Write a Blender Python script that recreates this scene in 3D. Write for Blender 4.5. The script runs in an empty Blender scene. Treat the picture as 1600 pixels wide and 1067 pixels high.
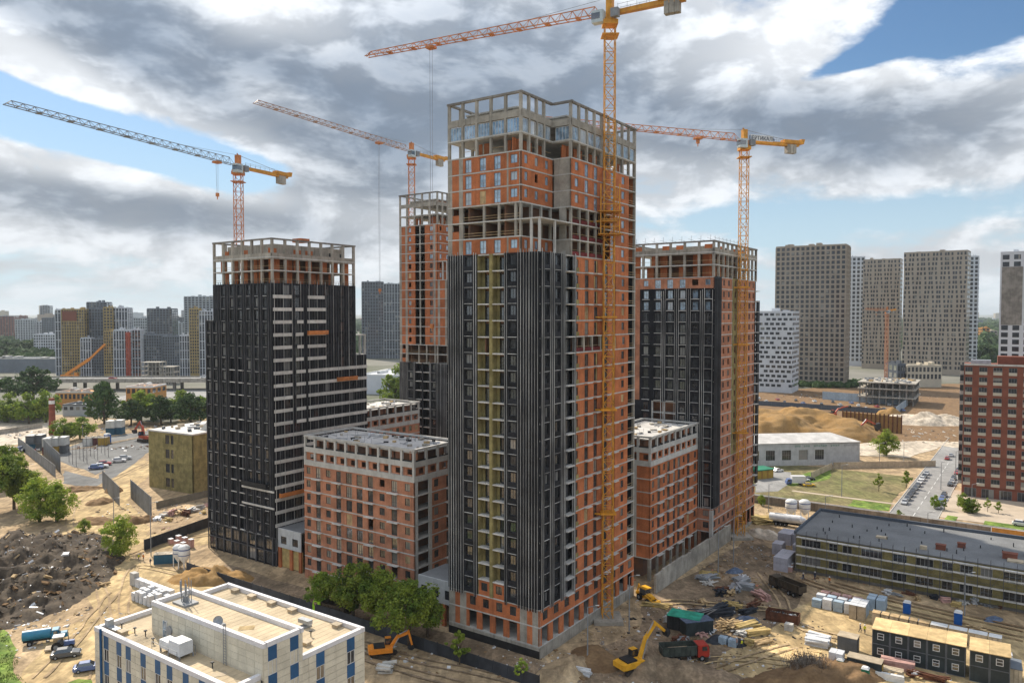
import bpy, bmesh, math, random
from mathutils import Vector, Matrix, noise
random.seed(7)
R = math.radians
# ---------------------------------------------------------------- camera, sky, sun, exposure
scene = bpy.context.scene
col = scene.collection
F, CX, CY, CAMH, PITCH = 1200.0, 800.0, 533.5, 64.0, R(2.12)
cam_data = bpy.data.cameras.new('camera'); cam_data.sensor_width = 36; cam_data.lens = 36*F/1600
cam_data.clip_start = 1; cam_data.clip_end = 40000
cam = bpy.data.objects.new('camera', cam_data); col.objects.link(cam)
cam.location = (0, 0, CAMH); cam.rotation_euler = (math.pi/2-PITCH, 0, 0); scene.camera = cam
SUN_EL, SUN_AZ = R(42), R(-36)          # azimuth measured from +Y (view direction), negative = left
sd = Vector((math.sin(SUN_AZ)*math.cos(SUN_EL), math.cos(SUN_AZ)*math.cos(SUN_EL), math.sin(SUN_EL)))
sun_data = bpy.data.lights.new('sun', 'SUN'); sun_data.energy = 4.4; sun_data.angle = R(1.0); sun_data.color = (1.0, .90, .76)
sun = bpy.data.objects.new('sun', sun_data); col.objects.link(sun)
sun.rotation_euler = sd.to_track_quat('Z', 'Y').to_euler()
vs = scene.view_settings; vs.view_transform = 'Standard'; vs.look = 'None'; vs.gamma = 1; vs.exposure = 0.42; vs.use_curve_mapping = False

class Nd:
    """a tiny expression wrapper round shader math sockets"""
    tree = None
    def __init__(s, sock): s.s = sock
    @staticmethod
    def op(kind, *a, clamp=False):
        n = Nd.tree.nodes.new('ShaderNodeMath'); n.operation = kind; n.use_clamp = clamp
        for i, v in enumerate(a):
            if isinstance(v, Nd): Nd.tree.links.new(v.s, n.inputs[i])
            else: n.inputs[i].default_value = v
        return Nd(n.outputs[0])
    def __add__(s, o): return Nd.op('ADD', s, o)
    __radd__ = __add__
    def __sub__(s, o): return Nd.op('SUBTRACT', s, o)
    def __rsub__(s, o): return Nd.op('SUBTRACT', o, s)
    def __mul__(s, o): return Nd.op('MULTIPLY', s, o)
    __rmul__ = __mul__
    def __truediv__(s, o): return Nd.op('DIVIDE', s, o)
    def __rtruediv__(s, o): return Nd.op('DIVIDE', o, s)
def smooth(x, a, b):
    n = Nd.tree.nodes.new('ShaderNodeMapRange'); n.interpolation_type = 'SMOOTHSTEP'
    Nd.tree.links.new(x.s, n.inputs[0]); n.inputs[1].default_value = a; n.inputs[2].default_value = b
    return Nd(n.outputs[0])
def mixcol(fac, a, b, blend='MIX'):
    n = Nd.tree.nodes.new('ShaderNodeMix'); n.data_type = 'RGBA'; n.blend_type = blend
    if isinstance(fac, Nd): Nd.tree.links.new(fac.s, n.inputs[0])
    else: n.inputs[0].default_value = fac
    for v, i in ((a, 6), (b, 7)):
        if isinstance(v, Nd): Nd.tree.links.new(v.s, n.inputs[i])
        else: n.inputs[i].default_value = (*v, 1)
    return Nd(n.outputs[2])
def tnoise(vec, scale, detail=6, rough=.55, dist=0.0, lac=2.0):
    n = Nd.tree.nodes.new('ShaderNodeTexNoise')
    if vec is not None: Nd.tree.links.new(vec.s, n.inputs['Vector'])
    n.inputs['Scale'].default_value = scale; n.inputs['Detail'].default_value = detail
    n.inputs['Roughness'].default_value = rough; n.inputs['Distortion'].default_value = dist; n.inputs['Lacunarity'].default_value = lac
    return Nd(n.outputs[0])
def comb(x, y, z):
    n = Nd.tree.nodes.new('ShaderNodeCombineXYZ')
    for i, v in enumerate((x, y, z)):
        if isinstance(v, Nd): Nd.tree.links.new(v.s, n.inputs[i])
        else: n.inputs[i].default_value = v
    return Nd(n.outputs[0])

world = bpy.data.worlds.new('World'); scene.world = world; world.use_nodes = True
wt = world.node_tree; wt.nodes.clear(); Nd.tree = wt
sky = wt.nodes.new('ShaderNodeTexSky'); sky.sky_type = 'NISHITA'; sky.sun_disc = False
sky.sun_elevation = SUN_EL; sky.sun_rotation = SUN_AZ; sky.air_density = 1.0; sky.dust_density = .6; sky.ozone_density = 1.6
SKYK = .075
tc = wt.nodes.new('ShaderNodeTexCoord'); sp = wt.nodes.new('ShaderNodeSeparateXYZ'); wt.links.new(tc.outputs['Generated'], sp.inputs[0])
dx, dy, dz = Nd(sp.outputs[0]), Nd(sp.outputs[1]), Nd(sp.outputs[2])
az = Nd.op('ARCTAN2', dx, dy); el = Nd.op('ARCSINE', dz)
zz = Nd.op('MAXIMUM', dz, 0.0) + .10
pv = comb(dx/zz, dy/zz*1.15, 0.0)                      # a flat cloud deck seen from below
big = tnoise(pv, .5, 6, .55, .3)
puff = tnoise(comb(az*1.0, el*2.0, 3.3), 8.5, 8, .60, .25)
puff2 = tnoise(comb(az*1.0 + .016, el*2.0 - .05, 3.3), 8.5, 4, .60, .25)          # the same field a step away from the sun: gives lit rims
def blob(u, v, su, sv, rot=0.0):                       # soft cloud mass round a direction (given by where the photo shows it)
    a0 = math.atan2(u-CX, F); e0 = math.atan2(489-v, F)
    a, e = az-a0, el-e0
    c, s = math.cos(rot), math.sin(rot)
    p = (a*(c*F/su) + e*(s*F/su)); q = (e*(c*F/sv) - a*(s*F/sv))
    r2 = p*p + q*q
    return 1.0/(1.0 + r2*r2)
dark = (blob(230, 105, 330, 72, -.25) + blob(560, 240, 150, 40, -.3)*.5 + blob(1290, 222, 320, 62, -.06) + blob(780, 110, 260, 130, 0)*.85
        + blob(210, 345, 340, 32, -.1)*.75 + blob(540, 310, 130, 28, 0)*.5)
hole = (blob(1560, 60, 115, 60, .5)*1.6 + blob(1380, 122, 120, 12, .25)*.8 + blob(120, 235, 220, 30, -.28) + blob(340, 268, 110, 24, -.15)*.6 + blob(1300, 350, 260, 22, .02)*.42)
brt = blob(50, 155, 120, 32, -.35) + blob(380, 40, 60, 60, 0)*.5 + blob(1290, 70, 170, 42, .5)*.5 + blob(470, 185, 110, 25, -.3)*.9 + blob(1490, 140, 150, 26, .1)*.9 + blob(160, 290, 260, 14, -.12)*.7
wob = puff-.5
field = big*.60 + wob*.75 + dark*.42 + brt*.26 - hole*.55 + .02
cover = smooth(field, .22, .42)
rim = smooth((puff-puff2), -.10, .16)
thick = smooth(big*.40 + wob*.62 + dark*.60 - brt*.34 - hole*.12 - (rim-.5)*.20, .10, 1.0)
lowband = 1.0 - smooth(el, 0.0, .16)
thick = thick*(1.0 - lowband*.40)
ccol = mixcol(thick, (.70, .725, .755), (.185, .23, .295))
cmod = wt.nodes.new('ShaderNodeVectorMath'); cmod.operation = 'SCALE'; wt.links.new(ccol.s, cmod.inputs[0]); wt.links.new(((wob*.55 + rim*.22 + .87)*((Nd.op('MAXIMUM', dz, 0.0)*1.3 + 1.0)/1.25)).s, cmod.inputs['Scale']); ccol = Nd(cmod.outputs[0])  # clouds brighten towards the unseen zenith, added to lift the fill light
skyb = wt.nodes.new('ShaderNodeVectorMath'); skyb.operation = 'SCALE'; wt.links.new(sky.outputs[0], skyb.inputs[0]); skyb.inputs['Scale'].default_value = SKYK
skyc = mixcol(1.0, Nd(skyb.outputs[0]), (.74, .93, 1.06), 'MULTIPLY')
skyc = mixcol((1.0 - smooth(el, .02, .30))*.85, skyc, (.46, .585, .67))
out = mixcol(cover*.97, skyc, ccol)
hz = (1.0 - smooth(el, -.01, .075))*.55
out = mixcol(hz, out, (.52, .59, .63))
bg = wt.nodes.new('ShaderNodeBackground'); wo = wt.nodes.new('ShaderNodeOutputWorld')
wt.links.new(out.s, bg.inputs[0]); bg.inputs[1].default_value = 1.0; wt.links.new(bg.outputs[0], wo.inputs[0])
world.cycles.sampling_method = 'MANUAL'; world.cycles.sample_map_resolution = 512
scene.cycles.max_bounces = 4; scene.cycles.diffuse_bounces = 2; scene.cycles.glossy_bounces = 2; scene.cycles.transmission_bounces = 2; scene.cycles.volume_bounces = 0; scene.cycles.transparent_max_bounces = 4

# ---------------------------------------------------------------- helpers
def ray(u, v):
    d = Vector(((u-CX)/F, -(v-CY)/F, -1.0)); d.rotate(cam.rotation_euler); return d
def G(u, v, z=0.0):
    """the ground (or level z) point seen at photo pixel u, v"""
    d = ray(u, v); t = (z-CAMH)/d.z
    return Vector((d.x*t, d.y*t, z))
def D(u, v, dist):
    """the point seen at photo pixel u, v at a known distance ahead"""
    d = ray(u, v); t = dist/d.y
    return Vector((d.x*t, dist, CAMH+d.z*t))
AX = Vector((.82, -.572)).normalized(); BX = Vector((.572, .82)).normalized()    # the site's street grid
TH = math.atan2(AX.y, AX.x)

class MB:
    def __init__(s): s.v, s.f, s.m, s.sm = [], [], [], []
    def add(s, vs_, fs, m=0, smooth=False):
        o = len(s.v); s.v += [tuple(p) for p in vs_]
        for f in fs: s.f.append([i+o for i in f]); s.m.append(m); s.sm.append(smooth)
        return s
    def box(s, x0, x1, y0, y1, z0, z1, m=0):
        return s.add([(x0,y0,z0),(x1,y0,z0),(x1,y1,z0),(x0,y1,z0),(x0,y0,z1),(x1,y0,z1),(x1,y1,z1),(x0,y1,z1)],
                     [(0,3,2,1),(4,5,6,7),(0,1,5,4),(1,2,6,5),(2,3,7,6),(3,0,4,7)], m)
    def cbox(s, c, sz, rz=0, m=0, rx=0, ry=0):
        M = Matrix.Translation(c) @ Matrix.Rotation(rz,4,'Z') @ Matrix.Rotation(ry,4,'Y') @ Matrix.Rotation(rx,4,'X')
        hx, hy, hz_ = sz[0]/2, sz[1]/2, sz[2]/2
        p = [M @ Vector((a*hx, b*hy, c_*hz_)) for c_ in (-1,1) for a, b in ((-1,-1),(1,-1),(1,1),(-1,1))]
        return s.add(p, [(0,3,2,1),(4,5,6,7),(0,1,5,4),(1,2,6,5),(2,3,7,6),(3,0,4,7)], m)
    def frus(s, b0, b1, z0, t0, t1, z1, m=0):
        """box with a different top rectangle: b0,b1 = (x0,y0),(x1,y1)"""
        return s.add([(b0[0],b0[1],z0),(b1[0],b0[1],z0),(b1[0],b1[1],z0),(b0[0],b1[1],z0),(t0[0],t0[1],z1),(t1[0],t0[1],z1),(t1[0],t1[1],z1),(t0[0],t1[1],z1)],
                     [(0,3,2,1),(4,5,6,7),(0,1,5,4),(1,2,6,5),(2,3,7,6),(3,0,4,7)], m)
    def bar(s, p0, p1, w, h=None, m=0):
        p0, p1 = Vector(p0), Vector(p1); h = h or w; d = (p1-p0)
        if d.length < 1e-6: return s
        d.normalize(); up = Vector((0,0,1)) if abs(d.z) < .95 else Vector((0,1,0))
        x = d.cross(up).normalized()*(w/2); y = x.cross(d).normalized()*(h/2)
        p = [q+i for q in (p0, p1) for i in (-x-y, x-y, x+y, -x+y)]
        return s.add(p, [(0,3,2,1),(4,5,6,7),(0,1,5,4),(1,2,6,5),(2,3,7,6),(3,0,4,7)], m)
    def tube(s, p0, p1, r0, r1=None, n=8, m=0, cap=True):
        p0, p1 = Vector(p0), Vector(p1); r1 = r0 if r1 is None else r1; d = (p1-p0).normalized()
        up = Vector((0,0,1)) if abs(d.z) < .95 else Vector((0,1,0)); x = d.cross(up).normalized(); y = x.cross(d).normalized()
        vs_ = [p0+(x*math.cos(2*math.pi*i/n)+y*math.sin(2*math.pi*i/n))*r0 for i in range(n)] + [p1+(x*math.cos(2*math.pi*i/n)+y*math.sin(2*math.pi*i/n))*r1 for i in range(n)]
        s.add(vs_, [(i, (i+1)%n, n+(i+1)%n, n+i) for i in range(n)], m, True)
        if cap: s.add(vs_, [tuple(range(n-1,-1,-1)), tuple(range(n,2*n))], m)
        return s
    def lathe(s, prof, n=16, m=0, c=(0,0,0)):
        vs_ = [(c[0]+r*math.cos(2*math.pi*i/n), c[1]+r*math.sin(2*math.pi*i/n), c[2]+z) for r, z in prof for i in range(n)]
        s.add(vs_, [(j*n+i, j*n+(i+1)%n, (j+1)*n+(i+1)%n, (j+1)*n+i) for j in range(len(prof)-1) for i in range(n)], m, True)
        return s
    def prism(s, poly, z0, z1, m=0, mt=None):
        n = len(poly); vs_ = [(p[0],p[1],z0) for p in poly]+[(p[0],p[1],z1) for p in poly]
        s.add(vs_, [(i,(i+1)%n,n+(i+1)%n,n+i) for i in range(n)] + [tuple(range(n-1,-1,-1))], m)
        s.add(vs_, [tuple(range(n,2*n))], m if mt is None else mt); return s
    def side(s, prof, y0, y1, m=0):
        """a side profile (x,z) swept across y0..y1"""
        n = len(prof); vs_ = [(p[0],y0,p[1]) for p in prof]+[(p[0],y1,p[1]) for p in prof]
        return s.add(vs_, [(i,(i+1)%n,n+(i+1)%n,n+i) for i in range(n)]+[tuple(range(n-1,-1,-1)), tuple(range(n,2*n))], m)
    def mesh(s, name, mats):
        me = bpy.data.meshes.new(name); me.from_pydata(s.v, [], s.f)
        for k in (mats if isinstance(mats, (list, tuple)) else [mats]): me.materials.append(M[k] if isinstance(k, str) else k)
        me.polygons.foreach_set('material_index', s.m); me.polygons.foreach_set('use_smooth', s.sm)
        me.update(); return me
    def build(s, name, mats, parent=None, loc=(0,0,0), rz=0): return put(name, s.mesh(name, mats), parent, loc, rz)

def fixn(me):
    bm = bmesh.new(); bm.from_mesh(me); bmesh.ops.recalc_face_normals(bm, faces=bm.faces); bm.to_mesh(me); bm.free(); return me
def put(name, me, parent=None, loc=(0,0,0), rz=0, rot=None, mat=None, scale=None):
    o = bpy.data.objects.new(name, me); col.objects.link(o); o.location = loc
    o.rotation_euler = rot if rot else (0, 0, rz)
    if scale: o.scale = scale if hasattr(scale, '__len__') else (scale,)*3
    if parent: o.parent = parent
    if mat is not None:
        for i, k in enumerate(mat if isinstance(mat, (list, tuple)) else [mat]):
            if k is None: continue
            o.material_slots[i].link = 'OBJECT'; o.material_slots[i].material = M[k] if isinstance(k, str) else k
    return o
def tag(o, label=None, cat=None, group=None, kind=None):
    if label: o['label'] = label
    if cat: o['category'] = cat
    if group: o['group'] = group
    if kind: o['kind'] = kind
    return o
def thing(name, label, cat, loc=(0,0,0), rz=0, group=None, scale=None):
    o = bpy.data.objects.new(name, None); col.objects.link(o); o.location = loc; o.rotation_euler = (0,0,rz); o.empty_display_size = .5
    if scale: o.scale = (scale,)*3
    return tag(o, label, cat, group)
ORD = ['first','second','third','fourth','fifth','sixth','seventh','eighth','ninth','tenth','eleventh','twelfth','thirteenth','fourteenth','fifteenth','sixteenth','seventeenth','eighteenth','nineteenth','twentieth','twenty-first','twenty-second','twenty-third','twenty-fourth']

# ---------------------------------------------------------------- materials
M = {}
def mat(name, c, rough=.8, var=.18, scale=.6, c2=None, bump=0.0, metal=0.0, rand=0.0, spec=.3, streak=0.0, fscale=6.0, fvar=.10, trans=0.0, mid=0.0):
    m = bpy.data.materials.new(name); m.use_nodes = True; t = m.node_tree; Nd.tree = t
    b = t.nodes['Principled BSDF']; b.inputs['Roughness'].default_value = rough; b.inputs['Metallic'].default_value = metal
    b.inputs['Specular IOR Level'].default_value = spec
    geo = t.nodes.new('ShaderNodeNewGeometry'); pos = Nd(geo.outputs['Position'])
    n1 = tnoise(pos, scale, 5, .6); n2 = tnoise(pos, fscale, 3, .6)
    f1 = smooth(n1, .32, .68)
    base = mixcol(f1, tuple(x*(1-var) for x in c), tuple(min(1, x*(1+var)) for x in c)) if c2 is None else mixcol(f1, c, c2)
    g = (n2-.5)*(2*fvar*2) + 1.0
    if mid:
        mpp = t.nodes.new('ShaderNodeMapping'); t.links.new(pos.s, mpp.inputs[0]); mpp.inputs['Rotation'].default_value = (0,0,.6); mpp.inputs['Scale'].default_value = (.5,.12,.5)
        g = g*((smooth(tnoise(pos, .22, 7, .65, 1.2), .35, .65)-.5)*mid + 1.0)*((smooth(tnoise(Nd(mpp.outputs[0]), 1.0, 5, .7, .6), .42, .62)-.5)*mid*.7 + 1.0)
    if streak:
        mp = t.nodes.new('ShaderNodeMapping'); t.links.new(pos.s, mp.inputs[0]); mp.inputs['Scale'].default_value = (1.6, 1.6, .10)
        g = g*(1.0 - smooth(tnoise(Nd(mp.outputs[0]), 1.0, 4, .6), .5, .75)*streak)
    if rand:
        oi = t.nodes.new('ShaderNodeObjectInfo'); g = g*((Nd(oi.outputs['Random'])-.5)*(2*rand) + 1.0)
    vm = t.nodes.new('ShaderNodeVectorMath'); vm.operation = 'SCALE'; t.links.new(base.s, vm.inputs[0]); t.links.new(g.s, vm.inputs['Scale'])
    t.links.new(vm.outputs[0], b.inputs['Base Color'])
    if bump:
        bp = t.nodes.new('ShaderNodeBump'); bp.inputs['Strength'].default_value = bump; bp.inputs['Distance'].default_value = .15
        t.links.new((n2*.5+n1).s, bp.inputs['Height']); t.links.new(bp.outputs[0], b.inputs['Normal'])
    if trans:
        tr = t.nodes.new('ShaderNodeBsdfTranslucent'); mx = t.nodes.new('ShaderNodeMixShader'); mx.inputs[0].default_value = trans
        t.links.new(vm.outputs[0], tr.inputs[0]); t.links.new(b.outputs[0], mx.inputs[1]); t.links.new(tr.outputs[0], mx.inputs[2])
        t.links.new(mx.outputs[0], t.nodes['Material Output'].inputs[0])
    M[name] = m; return m
def glassmat(name, c, rough=.06, refl=.25, rand=.5, c2=(.5,.5,.48), thr=.86, cell=False):
    """window glass seen from outside: dark room, sky reflection, now and then a pale blind behind it"""
    m = bpy.data.materials.new(name); m.use_nodes = True; t = m.node_tree; Nd.tree = t
    b = t.nodes['Principled BSDF']; b.inputs['Roughness'].default_value = .6; b.inputs['Specular IOR Level'].default_value = .2
    oi = t.nodes.new('ShaderNodeObjectInfo'); r = Nd(oi.outputs['Random'])
    geo0 = t.nodes.new('ShaderNodeNewGeometry'); sn = t.nodes.new('ShaderNodeVectorMath'); sn.operation = 'SNAP'; t.links.new(geo0.outputs['Position'], sn.inputs[0]); sn.inputs[1].default_value = (3.1,3.1,3.4)
    wn = t.nodes.new('ShaderNodeTexWhiteNoise'); t.links.new(sn.outputs[0], wn.inputs['Vector'])
    if cell: r = Nd(wn.outputs['Value'])
    blind = Nd.op('GREATER_THAN', r, thr)
    geo = t.nodes.new('ShaderNodeNewGeometry'); n1 = tnoise(Nd(geo.outputs['Position']), .9, 2, .5)
    base = mixcol(smooth(n1, .3, .7), tuple(x*.5 for x in c), tuple(x*1.5 for x in c))
    base = mixcol(blind*.7, base, c2); t.links.new(base.s, b.inputs['Base Color'])
    g = t.nodes.new('ShaderNodeBsdfGlossy'); g.inputs['Roughness'].default_value = rough
    lw = t.nodes.new('ShaderNodeLayerWeight'); lw.inputs[0].default_value = .25
    fac = (Nd(lw.outputs['Fresnel'])*.8 + refl)*((Nd.op('FRACT', r*7.31)-.5)*2*rand + 1.0)
    mx = t.nodes.new('ShaderNodeMixShader'); t.links.new(Nd.op('MINIMUM', fac, .9).s, mx.inputs[0])
    t.links.new(b.outputs[0], mx.inputs[1]); t.links.new(g.outputs[0], mx.inputs[2]); t.links.new(mx.outputs[0], t.nodes['Material Output'].inputs[0])
    M[name] = m
mat('brick', (.45,.150,.060), .9, .20, .35, bump=.2, rand=.14, streak=.25, fscale=4.0, fvar=.16)
mat('brick_pale', (.43,.19,.11), .9, .20, .35, bump=.2, rand=.14, streak=.28, fscale=4.0, fvar=.16)
mat('brick_red', (.20,.072,.046), .9, .15, .3, bump=.1, rand=.06, fscale=4)
mat('concrete', (.36,.33,.28), .9, .2, .4, bump=.2, rand=.14, streak=.4, fscale=3.0)
mat('concrete_dark', (.21,.195,.175), .9, .25, .4, bump=.2, rand=.15, streak=.35)
mat('concrete_light', (.50,.485,.45), .85, .12, .4, rand=.08, streak=.22)
mat('podium_panel', (.47,.48,.48), .85, .1, .5, rand=.05, streak=.2)
mat('interior', (.16,.11,.085), .95, .35, .25, c2=(.30,.14,.075), rand=.2)
mat('black_clad', (.017,.018,.022), .5, .3, .5, rand=.35, spec=.16, streak=.2)
mat('black_slat', (.020,.021,.025), .5, .3, .5, rand=.3, spec=.16)
mat('rail', (.42,.415,.40), .6, .45, .10, rand=.35, streak=.6)
mat('rail_dark', (.085,.085,.09), .6, .3, .25, rand=.3, spec=.2)
mat('ledge', (.58,.56,.52), .8, .12, .5, rand=.12, streak=.2)
mat('olive_wool', (.27,.225,.095), .95, .25, .5, bump=.25, rand=.16, fscale=5, fvar=.2, streak=.2)
mat('frame_white', (.62,.62,.60), .6, .05); mat('frame_dark', (.045,.048,.052), .5, .1); mat('frame_grey', (.25,.26,.27), .5, .1)
glassmat('glass_dark', (.03,.032,.036), refl=.10, rand=.9, thr=.9, c2=(.30,.30,.29)); glassmat('glass_brick', (.045,.045,.045), refl=.12, rand=.8, thr=.80, c2=(.34,.31,.26)); glassmat('glass_sky', (.20,.30,.40), refl=.28, rand=.5, thr=.93)
glassmat('glass_far', (.022,.026,.034), refl=.03, rand=.6, thr=.92, cell=True, c2=(.30,.29,.26)); glassmat('glass_car', (.02,.022,.025), refl=.2, rand=.2, thr=2)
mat('crane_yellow', (.62,.27,.018), .5, .2, .6, rand=.05, spec=.5); mat('crane_orange', (.55,.19,.05), .5, .25, .6, spec=.5); mat('crane_pale', (.42,.27,.20), .5, .2, .6)
mat('crane_grey', (.25,.26,.27), .6, .2, .5); mat('crane_cab', (.50,.56,.57), .5, .1)
mat('machine_yellow', (.72,.36,.02), .45, .15, .8, spec=.5); mat('machine_orange', (.75,.25,.02), .45, .15, .8, spec=.5); mat('machine_red', (.42,.075,.035), .5, .2, .8)
mat('machine_black', (.022,.022,.023), .6, .3, 1.0); mat('tyre', (.018,.017,.016), .9, .2, 2); mat('track', (.05,.04,.032), .9, .35, 2.0)
mat('tipper_green', (.055,.065,.055), .6, .3, .8, streak=.3); mat('tipper_brown', (.06,.045,.03), .75, .3, .8, streak=.3); mat('truck_red', (.40,.035,.02), .4, .15, .8, spec=.5)
mat('rust', (.12,.05,.028), .9, .35, .8, bump=.2); mat('steel', (.36,.38,.40), .45, .2, .6, metal=.4); mat('white_paint', (.70,.70,.68), .5, .08, .5, streak=.15)
mat('tanker_blue', (.02,.19,.32), .4, .15, .8, spec=.5); mat('lime_green', (.30,.60,.02), .45, .1); mat('blue_plastic', (.015,.11,.40), .45, .1); mat('teal_tarp', (.03,.30,.20), .7, .25, .8, bump=.3)
mat('green_box', (.02,.18,.10), .55, .15); mat('container_dark', (.032,.042,.044), .55, .2, .6, streak=.2); mat('container_grey', (.115,.125,.135), .55, .15, .6); mat('container_white', (.55,.55,.52), .6, .1, streak=.25)
mat('container_red', (.13,.035,.03), .7, .2, streak=.2); mat('container_yellow', (.40,.26,.05), .6, .15, streak=.2); mat('container_blue', (.03,.10,.16), .6, .15)
mat('ply', (.58,.42,.21), .8, .22, .5, rand=.2, fscale=3); mat('timber', (.42,.30,.16), .85, .25, .9, rand=.3); mat('timber_yellow', (.46,.34,.14), .85, .2, .9, rand=.25)
mat('wrap_white', (.62,.63,.64), .45, .1, .8, rand=.1, spec=.5); mat('wrap_lilac', (.40,.39,.44), .5, .1, .8, rand=.1); mat('wrap_blue', (.33,.42,.50), .45, .12, .8, rand=.12, spec=.5); mat('block_pink', (.50,.30,.26), .8, .2, .8, rand=.15)
mat('wood_board', (.46,.38,.27), .85, .15, .8, rand=.15); mat('tarp_blue', (.09,.12,.18), .6, .3, 1.5, bump=.4); mat('brick_pallet', (.42,.17,.10), .85, .2, .8, rand=.2)
mat('cream_tile', (.63,.585,.47), .65, .08, .5, rand=.07, streak=.12); mat('blue_panel', (.018,.09,.21), .45, .1, .8, rand=.1); mat('roof_beige', (.52,.42,.28), .9, .14, .25, bump=.1, fscale=1.2, fvar=.08)
mat('parapet_white', (.66,.65,.66), .6, .06, .5, streak=.08); mat('roof_grey', (.20,.203,.203), .9, .15, .12, fscale=2, streak=.0); mat('roof_white', (.55,.53,.50), .8, .15, .3)
mat('dirt', (.30,.215,.125), .97, .2, .045, c2=(.44,.325,.195), bump=.5, fscale=1.3, fvar=.2, mid=0.5); mat('dirt_dark', (.17,.125,.08), .97, .3, .10, c2=(.29,.21,.135), bump=.6, fscale=1.6, fvar=.25, mid=0.5)
mat('dirt_sand', (.48,.36,.19), .97, .2, .05, c2=(.40,.29,.15), bump=.3, fscale=1.2, fvar=.12, mid=0.5); mat('dirt_pale', (.50,.43,.34), .97, .15, .05, bump=.3, fscale=1.0, mid=0.5)
mat('heap_brown', (.15,.09,.045), .98, .3, .3, c2=(.24,.15,.075), bump=.6, fscale=2, fvar=.25); mat('heap_orange', (.33,.19,.065), .98, .3, .12, c2=(.26,.165,.07), bump=.5, fscale=1.2, fvar=.2)
mat('debris', (.042,.033,.025), .98, .3, .35, c2=(.11,.085,.06), bump=.8, fscale=2, fvar=.3); mat('rubble', (.30,.27,.23), .95, .4, .8, c2=(.16,.11,.075), fvar=.3)
mat('asphalt', (.13,.13,.13), .92, .15, .08, fscale=2); mat('asphalt_pale', (.27,.265,.255), .92, .12, .06, fscale=1.5, mid=0.22); mat('gravel_grey', (.155,.155,.15), .95, .2, .07, fscale=2, fvar=.15, mid=0.22); mat('paving', (.46,.38,.29), .9, .12, .2)
mat('paint_white', (.62,.62,.60), .8, .1); mat('grass', (.08,.15,.02), .95, .3, .25, c2=(.20,.26,.05), bump=.5, fscale=2.5, fvar=.3, mid=.6); mat('weeds', (.20,.165,.08), .97, .25, .06, c2=(.15,.15,.055), bump=.3, fscale=1.5, fvar=.2, mid=0.5)
mat('terrain', (.095,.105,.06), .97, .3, .004, c2=(.20,.19,.165), bump=.1, fscale=.02, fvar=.2)
mat('leaf', (.09,.165,.02), .7, .45, .30, c2=(.30,.37,.05), rand=.18, fscale=1.6, fvar=.35, trans=.38); mat('leaf_lime', (.17,.26,.03), .7, .3, .4, c2=(.36,.42,.06), rand=.12, fscale=2, fvar=.3, trans=.4); mat('leaf_dark', (.035,.075,.022), .8, .35, .25, c2=(.075,.125,.035), rand=.2, fscale=1, fvar=.3, trans=.2)
mat('bark', (.10,.075,.05), .95, .3, 1.5); mat('fence_dark', (.035,.04,.05), .7, .25, .5, rand=.25); mat('fence_conc', (.24,.20,.155), .9, .25, .4, rand=.18, streak=.3); mat('fence_grey', (.17,.18,.185), .7, .15, .4, rand=.15); mat('fence_orange', (.50,.23,.05), .8, .15, .5, rand=.1)
mat('tower_tan', (.36,.305,.245), .85, .08, .1); mat('tower_white', (.55,.57,.60), .8, .06, .1); mat('tower_grey', (.16,.18,.205), .8, .1, .1); mat('tower_slate', (.085,.10,.125), .8, .1, .1); mat('tower_yellow', (.37,.275,.12), .8, .1, .1); mat('tower_brown', (.20,.07,.045), .8, .1, .1); mat('tower_pale', (.38,.41,.43), .8, .08, .1); mat('tower_beige', (.48,.43,.34), .8, .08, .1)
mat('orange_facade', (.50,.24,.07), .8, .1, .1); mat('chimney_brick', (.22,.065,.04), .9, .2, .5); mat('net_red', (.16,.028,.028), .9, .3, .8, rand=.3); mat('cloth_orange', (.60,.17,.02), .9, .2, 3); mat('cloth_yellow', (.62,.62,.03), .9, .2, 3); mat('cloth_navy', (.03,.04,.08), .9, .2, 3); mat('skin', (.42,.24,.16), .7, .05)
mat('car_silver', (.42,.43,.44), .3, .03, spec=.6); mat('car_white', (.68,.68,.67), .3, .03, spec=.6); mat('car_black', (.02,.02,.022), .25, .05, spec=.6); mat('car_grey', (.10,.105,.11), .3, .03, spec=.6); mat('car_blue', (.10,.15,.32), .3, .03, spec=.6); mat('car_red', (.33,.03,.03), .3, .03, spec=.6); mat('car_yellow', (.65,.40,.03), .3, .03, spec=.6)
mat('lamp_glass', (.6,.6,.55), .3, .02); mat('net_scaf', (.20,.19,.15), .8, .2, .5)
# ---------------------------------------------------------------- ground, roads, heaps
def area(poly): return sum(poly[i][0]*poly[(i+1)%len(poly)][1]-poly[(i+1)%len(poly)][0]*poly[i][1] for i in range(len(poly)))
SHEET = 0
def sheet(name, pts, z, mt, jit=0.0, sub=8, kind='structure', label=None, cat=None):
    global SHEET; SHEET += 1; z = .02+.006*SHEET
    pts = [Vector((p[0],p[1])) for p in pts]
    if area(pts) < 0: pts.reverse()
    out = []
    for i, p in enumerate(pts):
        q = pts[(i+1)%len(pts)]; k = sub if jit else 1
        for j in range(k):
            a = p.lerp(q, j/k)
            if jit: n_ = noise.noise_vector(Vector((a.x*.13, a.y*.13, z*50))); a = a+Vector((n_.x, n_.y))*jit
            out.append((a.x, a.y, z))
    b = MB(); b.add(out, [tuple(range(len(out)))]); o = b.build(name, mt); tag(o, label, cat, None, kind); return o
def px(*uv): return [G(u, v) for u, v in uv]
C1p = G(843, 1030).xy
g = MB(); g.add([(-20000,-3000,0),(20000,-3000,0),(20000,30000,0),(-20000,30000,0)], [(0,1,2,3)]); tag(g.build('ground', 'terrain'), kind='structure')
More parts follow.
